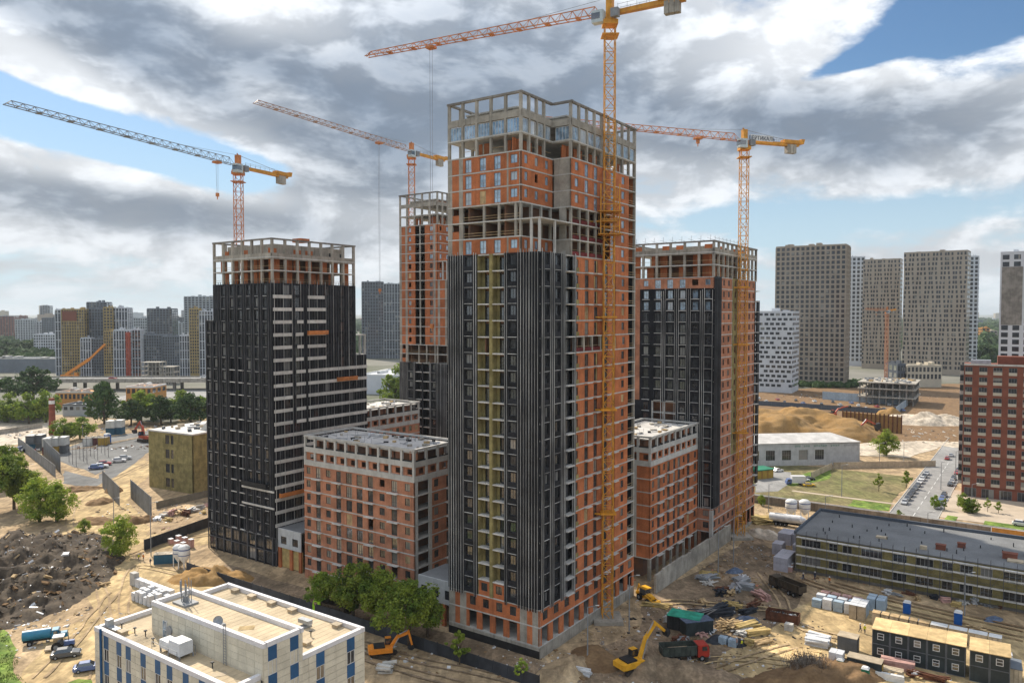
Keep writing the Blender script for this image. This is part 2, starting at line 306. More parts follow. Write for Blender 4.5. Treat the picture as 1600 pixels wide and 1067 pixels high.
sheet('building_site_ground', [(-230,20),(330,20),(330,330),(210,430),(-160,430),(-330,500),(-330,300)], .02, 'dirt', 3, 14)
sheet('dark_soil', px((735,1060),(850,1045),(1000,990),(1005,940),(1180,840),(1245,870),(1240,980),(1120,1040),(1150,1200),(800,1200)), .05, 'dirt_dark', 3, 10)
sheet('dark_soil', [(C1p+AX*x_+BX*y_) for x_, y_ in ((-95,-9.4),(8,-9.4),(8,-.5),(-95,-.5))], .05, 'dirt_dark', 1.2, 16)
sheet('dirt_track', px((60,1000),(135,965),(140,890),(105,830),(92,790),(150,755),(230,715),(245,735),(200,775),(235,835),(330,820),(330,850),(200,865),(215,880),(330,900),(330,915),(460,955),(500,1000),(480,1200),(140,1200),(30,1110)), .05, 'dirt_sand', 2.2, 8)
sheet('dirt_track', px((20,690),(130,695),(235,670),(330,640),(330,655),(240,690),(150,712),(60,720)), .05, 'dirt_sand', 2.5, 8)
sheet('dirt_track', px((575,1000),(700,1030),(860,1067),(900,1200),(560,1200)), .07, 'dirt', 2, 8)
sheet('sun_painted_yard', px((1120,1030),(1240,960),(1275,935),(1360,930),(1600,985),(1700,1010),(1700,1200),(1100,1200)), .05, 'dirt_sand', 2.5, 8)  # sunlight on the yard is put into the paler sand colour
sheet('gravel_yard', px((70,712),(150,742),(235,700),(235,672),(130,690)), .09, 'gravel_grey', 1.2, 8); sheet('gravel_yard', px((100,735),(150,748),(170,730),(235,690),(236,705),(180,745),(140,765),(100,755)), .07, 'gravel_grey', 1.5, 8)
sheet('grass_patch', px((-60,1000),(5,980),(25,1015),(20,1050),(60,1090),(130,1060),(150,1060),(170,1200),(-120,1200)), .09, 'grass', 1.5, 9)
sheet('pale_ground', px((-40,655),(80,652),(100,665),(85,690),(-40,700)), .05, 'dirt_pale', 2, 8)
# streets on the right, laid out along the site's grid
Fo = G(1178, 785); Fo2 = Vector((Fo.x, Fo.y))
def W2(X, Y): p = Fo2+AX*X+BX*Y; return (p.x, p.y)
def XY(u, v): p = G(u, v); d_ = Vector((p.x, p.y))-Fo2; return d_.dot(AX), d_.dot(BX)
def lrect(name, X0, X1, Y0, Y1, z, mt, jit=0, sub=10): return sheet(name, [W2(X0,Y0),W2(X1,Y0),W2(X1,Y1),W2(X0,Y1)], z, mt, jit, sub)
xs0 = XY(1402, 790)[0]; SX0, SX1 = xs0-.5, xs0+13.0
lrect('street', -60, 160, 2.5, 11.5, .06, 'asphalt_pale'); lrect('street', SX0, SX1, 11.5, 190, .064, 'asphalt_pale')
lrect('waste_ground', -50, SX0-2.0, 12.2, 75, .045, 'weeds', 1.5); lrect('footpath', SX0-34, SX0-.2, 24.0, 25.8, .075, 'paving'); 
lrect('pavement', SX1+.1, 160, 14.5, 60, .05, 'paving'); lrect('grass_patch', SX0-13, SX0-1.0, 13.0, 23.0, .10, 'grass', .8, 8); lrect('grass_patch', SX1+2, SX1+5, 11.8, 18, .11, 'grass', .6, 8); lrect('grass_patch', SX1+12, 160, 12.2, 17.5, .11, 'grass', .8, 8)
sheet('grass_patch', px((1218,758),(1262,738),(1300,735),(1298,748),(1240,760)), .10, 'grass', 1.0, 8)
sheet('side_road', px((1180,770),(1182,735),(1235,738),(1240,752),(1215,768)), .085, 'asphalt_pale', .5, 6)
sheet('sand_flat', px((1320,690),(1480,660),(1500,690),(1420,715),(1345,712)), .04, 'dirt_pale', 3, 8); sheet('pale_track', px((1428,672),(1440,635),(1500,625),(1500,700),(1410,690)), .05, 'dirt_pale', 2, 8)
sheet('building_site_ground', px((1160,690),(1160,615),(1345,600),(1520,600),(1560,690)), .03, 'heap_brown', 4, 10)
for y in (3.2, ): pass
kb = MB()
for a in ((-60, SX0-.3, 11.5), (SX1+.1, 160, 11.5)): kb.cbox((*( (Vector(W2(a[0],a[2]))+Vector(W2(a[1],a[2])))/2 ), .13), (a[1]-a[0], .2, .26), TH)
for X in (SX0-.1, SX1+.0): kb.cbox((*((Vector(W2(X,11.7))+Vector(W2(X,190)))/2), .13), (.2, 178, .26), TH)
tag(kb.build('kerb', 'concrete_light'), kind='structure')
mk = MB()
for i in range(12): c = Vector(W2((SX0+SX1)/2, 13.5+i*9)); mk.cbox((c.x, c.y, .02+.006*SHEET+.01), (.25, 5.0, .006), TH)
for i in range(5): c = Vector(W2(SX0+2+i*.0+2.4, 13+i*.0)); 
tag(mk.build('road_marking', 'paint_white'), kind='structure')

def heap(name, label, P, rx, ry, h, mt, rz=0, seed=0, n=26, rough=.35, cat='pile', group=None, freq=.35):
    b = MB(); vs_, fs = [], []
    for i in range(n+1):
        for j in range(n+1):
            a, c = i/n*2-1, j/n*2-1; r = math.hypot(a, c)
            k = max(0, 1-r**1.7) if r < 1 else 0
            x, y = a*rx, c*ry; w = noise.fractal(Vector((x*freq+seed*9.1, y*freq, seed)), 1.0, 2.0, 4)
            z = h*(k**.75)*(1+rough*w*1.2) + (rough*h*.35*w*min(1, k*3))
            z = max(z, -.05 if r < .98 else -.25)
            vs_.append((x*(1+.06*w), y*(1+.06*w), z))
    for i in range(n):
        for j in range(n): q = i*(n+1)+j; fs.append((q, q+n+1, q+n+2, q+1))
    b.add(vs_, fs, 0, True); o = b.build(name, mt, None, P, rz); return tag(o, label, cat, group)
def scatter(name, cx, cy, rx, ry, k, mats, smin, smax, seed, zf=None, parent=None, flat=.5):
    r = random.Random(seed); b = MB()
    for _ in range(k):
        a, q = r.uniform(0, 6.283), math.sqrt(r.random()); x, y = cx+rx*q*math.cos(a), cy+ry*q*math.sin(a); s = smin*(smax/smin)**(r.random()**1.6)
        b.cbox((x, y, (zf(x, y) if zf else 0)+s*.12), (s*r.uniform(.5,1.6), s*r.uniform(.4,1), s*r.uniform(.15,flat)), r.uniform(0,3.1), r.randrange(len(mats)), r.uniform(-.5,.5), r.uniform(-.4,.4))
    return b.build(name, mats, parent)
# the dark debris mound on the left
Pm = G(40, 905); mrx, mry, mh = 25, 38, 3.4
mound = heap('debris_mound', 'dark sprawling mound of demolition debris beside the sandy track', (Pm.x-6, Pm.y+2, 0), mrx, mry, mh, 'debris', .35, 3, 70, .75, 'mound', None, .16)
def mh_at(x, y):
    return 0
r = random.Random(5); b = MB(); me = mound.data
for _ in range(2600):
    p = me.vertices[r.randrange(len(me.vertices))].co
    if p.z < .08: continue
    s = .18*(7**(r.random()**2.2)); x, y = p.x+r.uniform(-.4,.4), p.y+r.uniform(-.5,.5)
    b.cbox((x, y, p.z+s*.1), (s*r.uniform(.6,2.4), s*r.uniform(.3,.9), s*r.uniform(.15,.5)), r.uniform(0,3), r.choice((0,0,0,1,1,2,3,4)), r.uniform(-.7,.7), r.uniform(-.6,.6))
tag(b.build('rubble_pieces', ['debris','heap_brown','timber','rubble','wrap_white'], mound), kind='stuff')
for i, (u, v, rx, ry, h, mt, lb) in enumerate([
    (330,905,10,5,2.6,'heap_orange','orange sand pile behind the pale flat-roofed office'), (215,815,7,3.5,1.8,'heap_brown','brown earth bank below the second grey hoarding panel'), (156,785,5,4,1.6,'heap_brown','brown earth bank beside the first grey hoarding panel'),
    (178,768,3.4,3,2.4,'heap_brown','small conical earth pile between the two grey hoardings'), (150,815,6,4,1.4,'heap_brown','low earth mound by the lime green bush'), (125,765,8,4,1.2,'heap_brown','scrubby earth bank at the bend of the sandy track'),
    (1010,1030,9,5,2.2,'dirt_dark','earth heap the yellow excavator is digging'), (930,1030,6,4,1.5,'heap_brown','clay spoil behind the yellow excavator'), (1070,1052,16,4.5,1.6,'dirt_dark','long earth bank in front of the red cab tipper'),
    (1275,1062,17,5,2.4,'heap_brown','grassy earth bank at the bottom edge in front of the yard'), (880,1050,8,4,1.4,'dirt','pale spoil beside the tower corner'), (1195,835,6,4,1.2,'dirt_pale','light rubble beside the right tower foot')]):
    P = G(u, v); heap('earth_pile', lb, (P.x, P.y, 0), rx, ry, h, mt, (i*.7)%3, i, 26, .4)
P = G(1232, 693); heap('sand_hill', 'big ochre sand hill behind the white warehouse', (P.x, P.y+35, 0), 64, 42, 13, 'heap_orange', 0, 4, 110, .30, 'hill', None, .05)
P = G(1410, 668); heap('earth_pile', 'grey-brown spoil beyond the excavation on the right', (P.x+25, P.y+20, 0), 26, 16, 5, 'dirt_pale', 0, 8, 30, .4, 'pile', None, .12)
P = G(1405, 655); heap('earth_pile', 'small orange cone of sand at the pit corner', (P.x, P.y+12, 0), 8, 7, 5.5, 'heap_orange', 0, 5, 20, .25, 'pile', None, .12)

# wheel ruts worn into the site tracks
def ruts(pts, mt, off=(-1.0, 1.0), w=.55, seed=0):
    P = [G(u, v).xy for u, v in pts]; Q = []
    for i in range(len(P)-1):
        for k in range(6): Q.append(P[i].lerp(P[i+1], k/6))
    Q.append(P[-1])
    for _ in range(3): Q = [Q[0]]+[(Q[i-1]+Q[i]*2+Q[i+1])/4 for i in range(1, len(Q)-1)]+[Q[-1]]
    r_ = random.Random(seed)
    for o_ in off:
        L_, R_ = [], []
        for i, q in enumerate(Q):
            d_ = (Q[min(i+1, len(Q)-1)]-Q[max(i-1, 0)]).normalized(); nn = Vector((-d_.y, d_.x)); k = noise.noise(Vector((i*.4, o_, seed)))*.35; ww = w*(.6+.7*r_.random())
            L_.append(q+nn*(o_+k+ww/2)); R_.append(q+nn*(o_+k-ww/2))
        global SHEET; SHEET += 1; z = .02+.006*SHEET; n = len(Q); b = MB()
        b.add([(p.x,p.y,z) for p in L_]+[(p.x,p.y,z) for p in R_], [(i+n, i+n+1, i+1, i) for i in range(n-1)]); tag(b.build('wheel_rut', mt), kind='structure')
for i, (pts, mt) in enumerate(((((150,1060),(170,990),(160,930),(150,885),(108,830),(110,790),(160,757),(235,722)),'dirt'),(((230,1000),(190,960),(200,900),(215,882),(330,908)),'dirt'),(((60,1060),(120,1000),(150,960),(180,925)),'dirt'),(((205,868),(260,845),(330,835)),'dirt'),(((560,1005),(640,1030),(740,1050),(860,1075)),'dirt_dark'),(((540,1015),(620,1045),(720,1070)),'dirt_dark'),(((1330,1000),(1260,985),(1230,965),(1225,940),(1205,915),(1190,895)),'dirt'),(((1250,1040),(1180,1030),(1110,1030),(1060,1045)),'dirt_sand'),(((1240,1010),(1170,1030),(1120,1050)),'dirt'),(((1250,905),(1330,935),(1450,965),(1600,1000)),'heap_brown'),(((1300,912),(1420,945),(1600,985)),'heap_brown'),(((1230,955),(1160,950),(1060,940),(1010,945)),'dirt_sand'),(((20,700),(120,704),(235,680)),'dirt'))): ruts(pts, mt, seed=i, w=.5 if pts[0][1] > 800 or pts[0][1] > 850 else .9)
# ---------------------------------------------------------------- the building site's towers and blocks
cache = {}
def win_mesh(w, h, frame='frame_dark', glass='glass_brick', mull=1, transom=0, rec=.12, fw=.07):
    key = ('win', round(w,2), round(h,2), frame, glass, mull, transom, rec)
    if key not in cache:
        b = MB(); y0, y1 = rec, rec+.08
        b.box(0,fw,y0,y1,0,h); b.box(w-fw,w,y0,y1,0,h); b.box(fw,w-fw,y0,y1,0,fw); b.box(fw,w-fw,y0,y1,h-fw,h)
        for i in range(mull):
            x = w*(i+1)/(mull+1); b.box(x-fw*.45,x+fw*.45,y0+.002,y1,fw,h-fw)
        if transom: b.box(fw,w-fw,y0+.004,y1-.002,transom,transom+fw*.8)
        n = mull+1
        for i in range(n):
            xa, xb = w*i/n, w*(i+1)/n; dy = .0 + .012*((i*37)%3)
            b.add([(xa,y1-.03,0),(xb,y1-.03-dy,0),(xb,y1-.03-dy,h),(xa,y1-.03,h)], [(0,1,2,3)], 1)
        cache[key] = b.mesh('window', [frame, glass])
    return cache[key]
def wall_mesh(key, bays, H, th=.3, mats=('brick',), y0=0.0):
    """one storey of wall: bays = (width, material slot or None, hole or None); hole = (x0,x1,z0,z1) in the bay"""
    k = ('wall', key, round(H,3), tuple(mats), y0, th)
    if k not in cache:
        b = MB(); x = 0
        for w, m, hole in bays:
            if m is not None:
                if hole is None: b.box(x, x+w, y0, y0+th, 0, H, m)
                else:
                    a, c, z0, z1 = hole
                    if a > .01: b.box(x, x+a, y0, y0+th, 0, H, m)
                    if c < w-.01: b.box(x+c, x+w, y0, y0+th, 0, H, m)
                    if z0 > .01: b.box(x+a, x+c, y0, y0+th, 0, z0, m)
                    if z1 < H-.01: b.box(x+a, x+c, y0, y0+th, z1, H, m)
            x += w
        cache[k] = b.mesh('wall_panel', list(mats))
    return cache[k]
def put_wall(face, name, key, bays, H, th, mats, x0, z, out=0.0, y0=0.0):
    """place a storey of wall, one object for each unbroken run of bays"""
    run, x, xs, k = [], x0, x0, 0
    for bay in list(bays)+[(0, None, None)]:
        if bay[1] is None:
            if run: face.put(name, wall_mesh((key, k, len(run)), run, H, th, mats, y0), xs, z, out); k += 1
            run = []; x += bay[0]; xs = x
        else: run.append(bay); x += bay[0]
def slab_mesh(key, polys, th, mt='concrete_light'):
    k = ('slab', key, th, mt)
    if k not in cache:
        b = MB()
        for p in polys: b.prism(p, -th, 0)
        cache[k] = b.mesh('floor_slab', mt)
    return cache[k]
def box_mesh(name, x, y, z, mt, c=False):
    k = ('box', name, round(x,3), round(y,3), round(z,3), mt, c)
    if k not in cache: cache[k] = (MB().box(-x/2,x/2,-y/2,y/2,0,z) if c else MB().box(0,x,0,y,0,z)).mesh(name, mt)
    return cache[k]

class Face:
    """a facade in its building's frame: origin, quarter turn (0 = front, 1 = right side)"""
    def __init__(s, root, x, y, q): s.root, s.q, s.o = root, q, Vector((x,y,0)); s.d = Vector((1,0,0)) if q == 0 else Vector((0,1,0)); s.n = Vector((0,-1,0)) if q == 0 else Vector((1,0,0))
    def at(s, x, z, out=0): p = s.o+s.d*x+s.n*out; p.z = z; return p
    def put(s, name, me, x, z, out=0, mat=None, dx=0): return put(name, me, s.root, s.at(x,z,out), s.q*math.pi/2 , mat=mat)
    def bars(s, name, mt, xs, w, dep, z0, z1, out):
        me = box_mesh(name, w, dep, z1-z0, mt)
        for x in xs: s.put(name, me, x-w/2, z0, out)
rng = random.Random(3)

def storey(face, key, spec, z, H, mats, x0=0.0, out=0.0, frame='frame_dark', glass='glass_brick', ledge=None, wallname='wall_panel', missing=0.0):
    """spec: list of (kind, width[, hole width]); builds the wall piece and its windows for one floor"""
    bays, wins, x = [], [], x0
    for it in spec:
        k, w = it[0], it[1]
        hw = it[2] if len(it) > 2 else w-.7
        a = (w-hw)/2
        if k == 'B': bays.append((w, 0, None))
        elif k == 'C': bays.append((w, 1, None))
        elif k == 'w': bays.append((w, 0, (a, a+hw, .85, H-.45))); wins.append((x+a, .85, hw, H-1.3, k))
        elif k == 'o': bays.append((w, 0, (a, a+hw, .85, H-.45)))
        elif k in 'tTL': bays.append((w, 0, (a, a+hw, .12, H-.3))); wins.append((x+a, .12, hw, H-.42, k))
        else: bays.append((w, None, None))
        x += w
    put_wall(face, wallname, (key, tuple(map(tuple, spec))), bays, H, .3, mats, x0, z, out)
    for wx, wz, ww, wh, k in wins:
        if rng.random() < missing: continue
        if rng.random() < .03: face.put('window_board', box_mesh('window_board', round(ww,2), .05, round(wh,2), 'timber'), wx, z+wz, out-.1); continue
        face.put('window', win_mesh(ww, wh, frame, glass, 1 if ww < 1.7 else 2, 0 if k == 'w' else .9), wx, z+wz, out)
        if k in 'TL' :
            lw = ww+.5 if k == 'T' else ww+1.3
            face.put('balcony_slab', box_mesh('balcony_slab', lw, 1.0, .18, 'ledge'), wx+ww/2-lw/2, z-.16, out+.95)

def seg(a, b): return [a+(b-a)*t for t in (0, 1)]
def frange(a, b, n): return [a+(b-a)*i/(n-1) for i in range(n)]

def big_tower(name, label, cx, cy, kf, kr, open_from, wool=True):
    """the 30-storey tower: kf / kr = storeys clad in black on the front and on the right side"""
    W, Dp, z0, fh, n = 21.6, 39.3, 9.3, 3.137, 27
    nx, ny = 4.16, 10.9                                   # the corner cut away from the upper storeys
    nc = 21
    root = thing(name, label, 'building', (cx, cy, 0), TH)
    fr, rt = Face(root, -W, 0, 0), Face(root, 0, 0, 1)
    n1, n2, ru = Face(root, -nx, 0, 1), Face(root, -nx, ny, 0), Face(root, 0, ny, 1)
    full = [(-W,-.06),(.06,-.06),(.06,Dp),(-W,Dp)]; cut = [(-W,-.06),(-nx+.06,-.06),(-nx+.06,ny-.06),(.06,ny-.06),(.06,Dp),(-W,Dp)]
    # structure: slabs, core, rear walls
    for i in range(n+1):
        put('floor_slab', slab_mesh(('bt',i > nc), [cut if i > nc else full], .24), root, (0,0,z0+i*fh))
    put('floor_slab', slab_mesh(('bt',False), [full], .24), root, (0,0,6.0)); put('floor_slab', slab_mesh(('bt2',), [full], .3), root, (0,0,2.4))
    MB().box(-W+5.5,-6.5,6,Dp-6,0,z0+n*fh-.3).build('core_wall', 'interior', root)
    zk = z0+kf*fh; MB().box(-W+.02,-.3,Dp-.4,Dp-.1,zk,z0+n*fh).box(-W+.02,-W+.3,.35,Dp-.4,zk,z0+n*fh).build('rear_wall', 'brick', root); MB().box(-W+.0,-.3,Dp-.4,Dp-.08,0,zk).box(-W,-W+.3,.35,Dp-.4,0,zk).build('rear_wall', 'black_clad', root)
    for i in sorted(set(open_from) | {nc} | ({15} if kf > 15 else set())):
        for y in (14.8, 19.4, 24, 28.6, 33.2): put('partition_wall', box_mesh('partition_wall', 5.7, .2, fh-.28, 'interior'), root, (-6.45, y, z0+i*fh+.01))
        for x in (-16.9, -12.9, -8.3): put('partition_wall', box_mesh('partition_wall_b', .2, 5.4, fh-.28, 'interior'), root, (x, .55, z0+i*fh+.01))
    # ground floors
    for fc, L_, kk in ((fr, W, 0), (rt, Dp, 1)):
        fc.put('plinth', box_mesh('plinth', L_, .5, 1.5 if kk == 0 else 2.2, 'machine_black' if kk == 0 else 'concrete'), 0, 0, .12)
        if kk == 0: fc.put('plinth_band', box_mesh('plinth_band', L_, .4, .7, 'concrete'), 0, 1.5, .05)
        nb = 7 if kk == 0 else 11; bw = L_/nb
        spec0 = [('C', 1.6), ('B', 1.2), ('C', 1.6)] if kk == 0 else []
        rest = L_-sum(s[1] for s in spec0)*2 if kk == 0 else L_
        m = 4 if kk == 0 else 10; q = rest/m
        mid = [('t0', 0)]*0
        gf = (spec0 + sum([[('B', q*.2), ('x', q*.6), ('B', q*.2)] for _ in range(m)], []) + spec0)
        storey(fc, ('gf',kk), gf, 2.4, 3.36, ('brick','concrete'))
        sf = (spec0 + [('w', q, q*.46)]*m + spec0)
        storey(fc, ('sf',kk), sf, 6.0, 3.06, ('brick','concrete'))
    # front, black part
    FB = [('rib',4.2),('cw',2.1),('rib',1.1),('bal',2.85),('pil',.65),('bal',2.8),('rib',.9),('cw',2.0),('rib',5.0)]
    RB = [('rib',1.2),('cw',1.7),('rib',1.9),('cw',2.0),('rib',1.7),('bl2',3.6),('rib',.5)]
    def clad(fc, spec, f0, f1, key, zlow=0):
        for i in range(f0, f1):
            z = z0+i*fh
            bays, x = [], 0
            for k, w in spec:
                if k in ('rib',): bays.append((w, 0, None))
                elif k == 'cw': bays.append((w, 0, (.25, w-.25, .95, fh-.35)))
                elif k == 'pil': bays.append((w, 1, None))
                else: bays.append((w, None, None))
                x += w
            put_wall(fc, 'cladding_panel', (key,), bays, fh, .5, ('black_clad','olive_wool' if wool else 'black_slat'), 0, z, 0, -.22)
            x = 0
            for k, w in spec:
                if k == 'cw':
                    fc.put('window', win_mesh(w-.5, fh-1.3, 'frame_dark','glass_dark',1,0,.16), x+.25, z+.95, .1)
                    fc.put('sill_bar', box_mesh('sill_bar', w, .1, .09, 'rail'), x, z-.02, .34)
                elif k == 'bal' and i > 0:
                    fc.put('window', win_mesh(1.5, 2.4, 'frame_dark','glass_dark',1,.8,.0), x+.9, z+.05, -1.35)
                    fc.put('balcony_slab', box_mesh('balcony_slab', w, 1.5, .22, 'ledge'), x, z-.2, .14)
                elif k == 'bal':
                    pass
                elif k == 'bl2':
                    fc.put('window', win_mesh(1.7, 2.45, 'frame_dark','glass_dark',1,.8,.0), x+.8, z+.05, -.5)
                    fc.put('balcony_slab', box_mesh('balcony_slab', w-.9, 1.25, .2, 'ledge'), x+.4, z-.18, .75)
                x += w
        x = 0
        for k, w in spec:                                    # full-height facade rails and slats
            za, zb = z0+f0*fh-.6, z0+f1*fh
            if k == 'rib':
                m = max(2, round(w/.62)); xs = [x+w*(j+.5)/m for j in range(m)]
                for j, xx in enumerate(xs):
                    top = zb+rng.uniform(-.1, .7); bot = za if rng.random() < .8 else za
                    fc.put('facade_rail', box_mesh('facade_rail', .07, .12, round(top-bot, 1), 'rail'), xx-.04, bot, .36)
                    if j < m-1: fc.put('facade_slat', box_mesh('facade_slat', .2, .09, round(zb-za-1.2, 1), 'black_slat'), xx+.16, za+.05, .33)
            if k in ('bal',):
                lm = 'olive_wool' if wool else 'black_clad'; ow = box_mesh('wool_lining', .8, .16, zb-z0-f0*fh, lm); fc.put('wool_lining', ow, x, z0+f0*fh, -1.2)
                fc.put('wool_lining', box_mesh('wool_lining_side', .12, 1.35, zb-z0-f0*fh, lm), x, z0+f0*fh, .1)
                fc.put('back_wall', box_mesh('back_wall', w-.8, .16, zb-z0-f0*fh, 'interior'), x+.8, z0+f0*fh, -1.6)
            if k == 'bl2':
                fc.put('back_wall', box_mesh('back_wall', w, .16, zb-z0-f0*fh, 'black_clad'), x, z0+f0*fh, -.7)
                for xx in (x+.1, x+w-.2, x+w/2+1.0): fc.put('facade_rail', box_mesh('facade_rail', .085, .12, zb-za, 'rail'), xx, za, .36)
            x += w
    clad(fr, FB, 0, kf, 'FB'); clad(rt, RB, 0, kr, 'RB')
    # the first black storey hides behind brick in the two balcony bays
    storey(fr, 'fr0', [('n',7.4),('w',2.85,1.5),('B',.65),('w',2.8,1.5)], z0, fh-.24, ('brick','concrete'), 0, 0)
    # front, brick part
    FU = [('C',1.1),('B',1.7),('C',1.0),('t',2.6,1.5),('B',1.0),('t',2.4,1.5),('B',1.0),('t',2.4,1.5),('B',1.0),('C',.4),('w',2.4,1.5),('C',.44)]
    FL = [('C',1.1),('B',1.7),('C',1.0),('w',2.2,1.2),('B',1.3),('x',2.0),('C',.5),('x',2.0),('B',1.8),('w',2.0,1.3),('C',.9),('B',.94)]
    FX = [('C',1.0),('B',2.2),('C',.96)]
    RU = [('B',1.0),('w',2.4,1.3),('B',1.6),('t',2.2,1.4),('B',1.6),('t',2.2,1.4),('B',1.5),('t',2.2,1.4),('B',1.4),('t',2.1,1.4),('B',2.7),('w',2.5,1.4),('B',1.5)]
    RL = [('w',1.7,1.1),('B',2.0),('T',2.1,1.5),('B',1.8),('T',1.9,1.5),('B',2.3),('T',2.1,1.5),('B',1.6),('T',2.0,1.5),('B',2.2),('w',2.1,1.3),('B',1.5)]
    RFULL = [('C',.7),('w',2.2,1.3),('B',1.9),('w',2.0,1.3),('B',1.7),('x',3.2),('C',.8)]
    N1 = [('B',.9),('w',1.5,1.0),('B',1.9),('w',1.7,1.1),('B',1.9),('w',1.7,1.1),('B',1.3)]
    sumR = sum(s[1] for s in RU)
    for i in range(n):
        z, H = z0+i*fh, fh-.24
        op = i in open_from
        up = i >= nc
        glass = 'glass_sky' if i > 20 else 'glass_brick'
        if i >= kf:
            if op:
                for s, wd in ((0,1.1),(2.8,1.0),(8.6,.45),(12.1,.45),(15.9,.5),(17.0,.44)): fr.put('column', box_mesh('column', wd, .45, H, 'concrete'), s, z)
                fr.put('brick_stub', box_mesh('brick_stub', 1.6, .3, 1.5, 'brick'), 1.15, z, -.05)
                for zz_ in (.45, .95): fr.put('guard_rail', box_mesh('guard_rail', 13.4, .05, .07, 'timber'), 3.9, z+zz_, -.1)
            else:
                spec = FU if kf > 15 else FL
                storey(fr, ('FU',kf>15), spec, z, H, ('brick','concrete'), 0, 0, 'frame_grey' if kf > 15 else 'frame_dark', glass, missing=0 if kf > 15 else .25)
                if kf <= 15 and not up: storey(fr, 'FX', FX, z, H, ('brick','concrete'), W-nx)
                if kf > 15 and not up: storey(fr, 'FX2', [('C',.9),('w',2.3,1.3),('C',.96)], z, H, ('brick','concrete'), W-nx, 0, 'frame_grey', glass)
        if up:
            if op:
                for y in (0.02, 3.4, 6.8, 10.2): n1.put('column', box_mesh('column', .45, .45, H, 'concrete'), y, z)
                n2.put('column', box_mesh('column', 1.5, .4, H, 'concrete'), 1.5, z)
            else:
                storey(n1, 'N1', N1, z, H, ('brick','concrete'), 0, 0, 'frame_grey', glass, missing=.1)
                n2.put('concrete_panel', box_mesh('concrete_panel', nx-.3, .3, H, 'concrete'), .3, z)
        # right side
        ro = op or (up and i == nc) or (i == 15 and kf > 15)
        if i >= kr and not up: storey(rt, ('RF',i % 2), RFULL, z, H, ('brick','concrete'), 0, 0, 'frame_grey', glass)
        yb = ny if up else 12.5
        if ro:
            ys = [yb+.1]+[yb+3.3*j for j in range(1, 5)] if i != 15 else [12.6, 16.0, 19.4, 23.0]
            for y in ys: rt.put('column', box_mesh('column', .5, .45, H, 'concrete'), y, z)
            L_ = (13.4 if i != 15 else 10.4)
            rt.put('guard_net', box_mesh('guard_net', L_, .04, .75, 'net_red'), yb+.3, z+.05, -.06)
            rt.put('guard_rail', box_mesh('guard_rail', L_, .05, .07, 'timber'), yb+.3, z+1.05, -.06)
            storey(rt, ('RR',i==15), [('t',2.0,1.4),('B',2.7),('w',2.5,1.4),('B',1.5)] if i != 15 else [('T',2.1,1.5),('B',1.6),('T',2.0,1.5),('B',2.2),('w',2.1,1.3),('B',1.6)], z, H, ('brick','concrete'), (35.8-8.7) if i != 15 else 35.8-11.1, 0, 'frame_grey', glass)
        elif up: storey(ru, 'RU', RU, z, H, ('brick','concrete'), 0, 0, 'frame_grey', glass)
        else:
            storey(rt, ('RL',), RL, z, H, ('brick','concrete'), 12.5, 0, 'frame_dark', glass)
            if wool and i > 0: rt.put('wool_patch', box_mesh('wool_patch', 1.55, .1, .8, 'olive_wool'), 12.55, z+.02, .1)
            if kf > 15 and 13 <= i <= 20 :
                for yy in (20.35, 24.75):
                    if rng.random() < .75: rt.put('board_strip', box_mesh('board_strip', .3, .06, fh-.55, 'timber_yellow'), yy+rng.choice((0,.9)), z+.1, -.02)
        rt.put('column', box_mesh('column', .5, .5, H, 'concrete'), Dp-.5, z)
        for zz_ in (.4, .9): rt.put('guard_rail', box_mesh('guard_rail', 3.0, .05, .07, 'timber'), 35.9, z+zz_, -.1)
    # balcony frame left standing at the cut corner
    zc = z0+nc*fh
    for x_, y_ in ((-.45,.0),(-.45,5.2),(-2.2,.0)): put('column', box_mesh('column', .4, .4, 2*fh-.24 if nc else 1, 'concrete_light'), root, (x_,y_,zc))
    MB().prism([(-nx+.1,-.06),(.06,-.06),(.06,ny-.1),(-nx+.1,ny-.1)], -.26, -.02).build('frame_roof', 'concrete_light', root, (0,0,zc+2*fh))
    # crown: open storey, glazed storey, pergola
    zt = z0+n*fh; zA, zB, zP = zt+3.4, zt+6.9, zt+10.4
    put('floor_slab', slab_mesh(('bt',True), [cut], .24), root, (0,0,zA)); put('roof_slab', slab_mesh(('btr',), [[(-W+2.6,2.4),(-nx-2.4,2.4),(-nx-2.4,ny+2.4),(-2.4,ny+2.4),(-2.4,Dp-2.5),(-W+2.6,Dp-2.5)]], .3), root, (0,0,zB+1.9))
    inner = [(-W+2.8,2.6),(-nx-2.6,2.6),(-nx-2.6,ny+2.6),(-2.6,ny+2.6),(-2.6,Dp-2.7),(-W+2.8,Dp-2.7)]
    b = MB().prism(inner, zB-.1, zB+1.58); b.build('crown_wall', 'concrete', root)
    for (xa, ya, L_, q) in ((-nx-2.57, 3.4, 9.4, 1), (-2.57, ny+4.2, 20, 1)):
        k = int(L_//2.4)
        for j in range(k): Face(root, xa, ya, q).put('brick_infill', box_mesh('brick_infill', 1.75, .1, 1.05, 'brick'), j*2.4, zB+.2, .06)
    for j in range(3): Face(root, -W+4, 2.57, 0).put('vent_slot', box_mesh('vent_slot', 2.0, .06, .4, 'machine_black'), j*3.4, zB+.5, .03)
    edges = [(fr, 0, W-nx, 6), (n1, 0, ny, 5), (n2, 0, nx, 2), (ru, 0, Dp-ny, 10)]
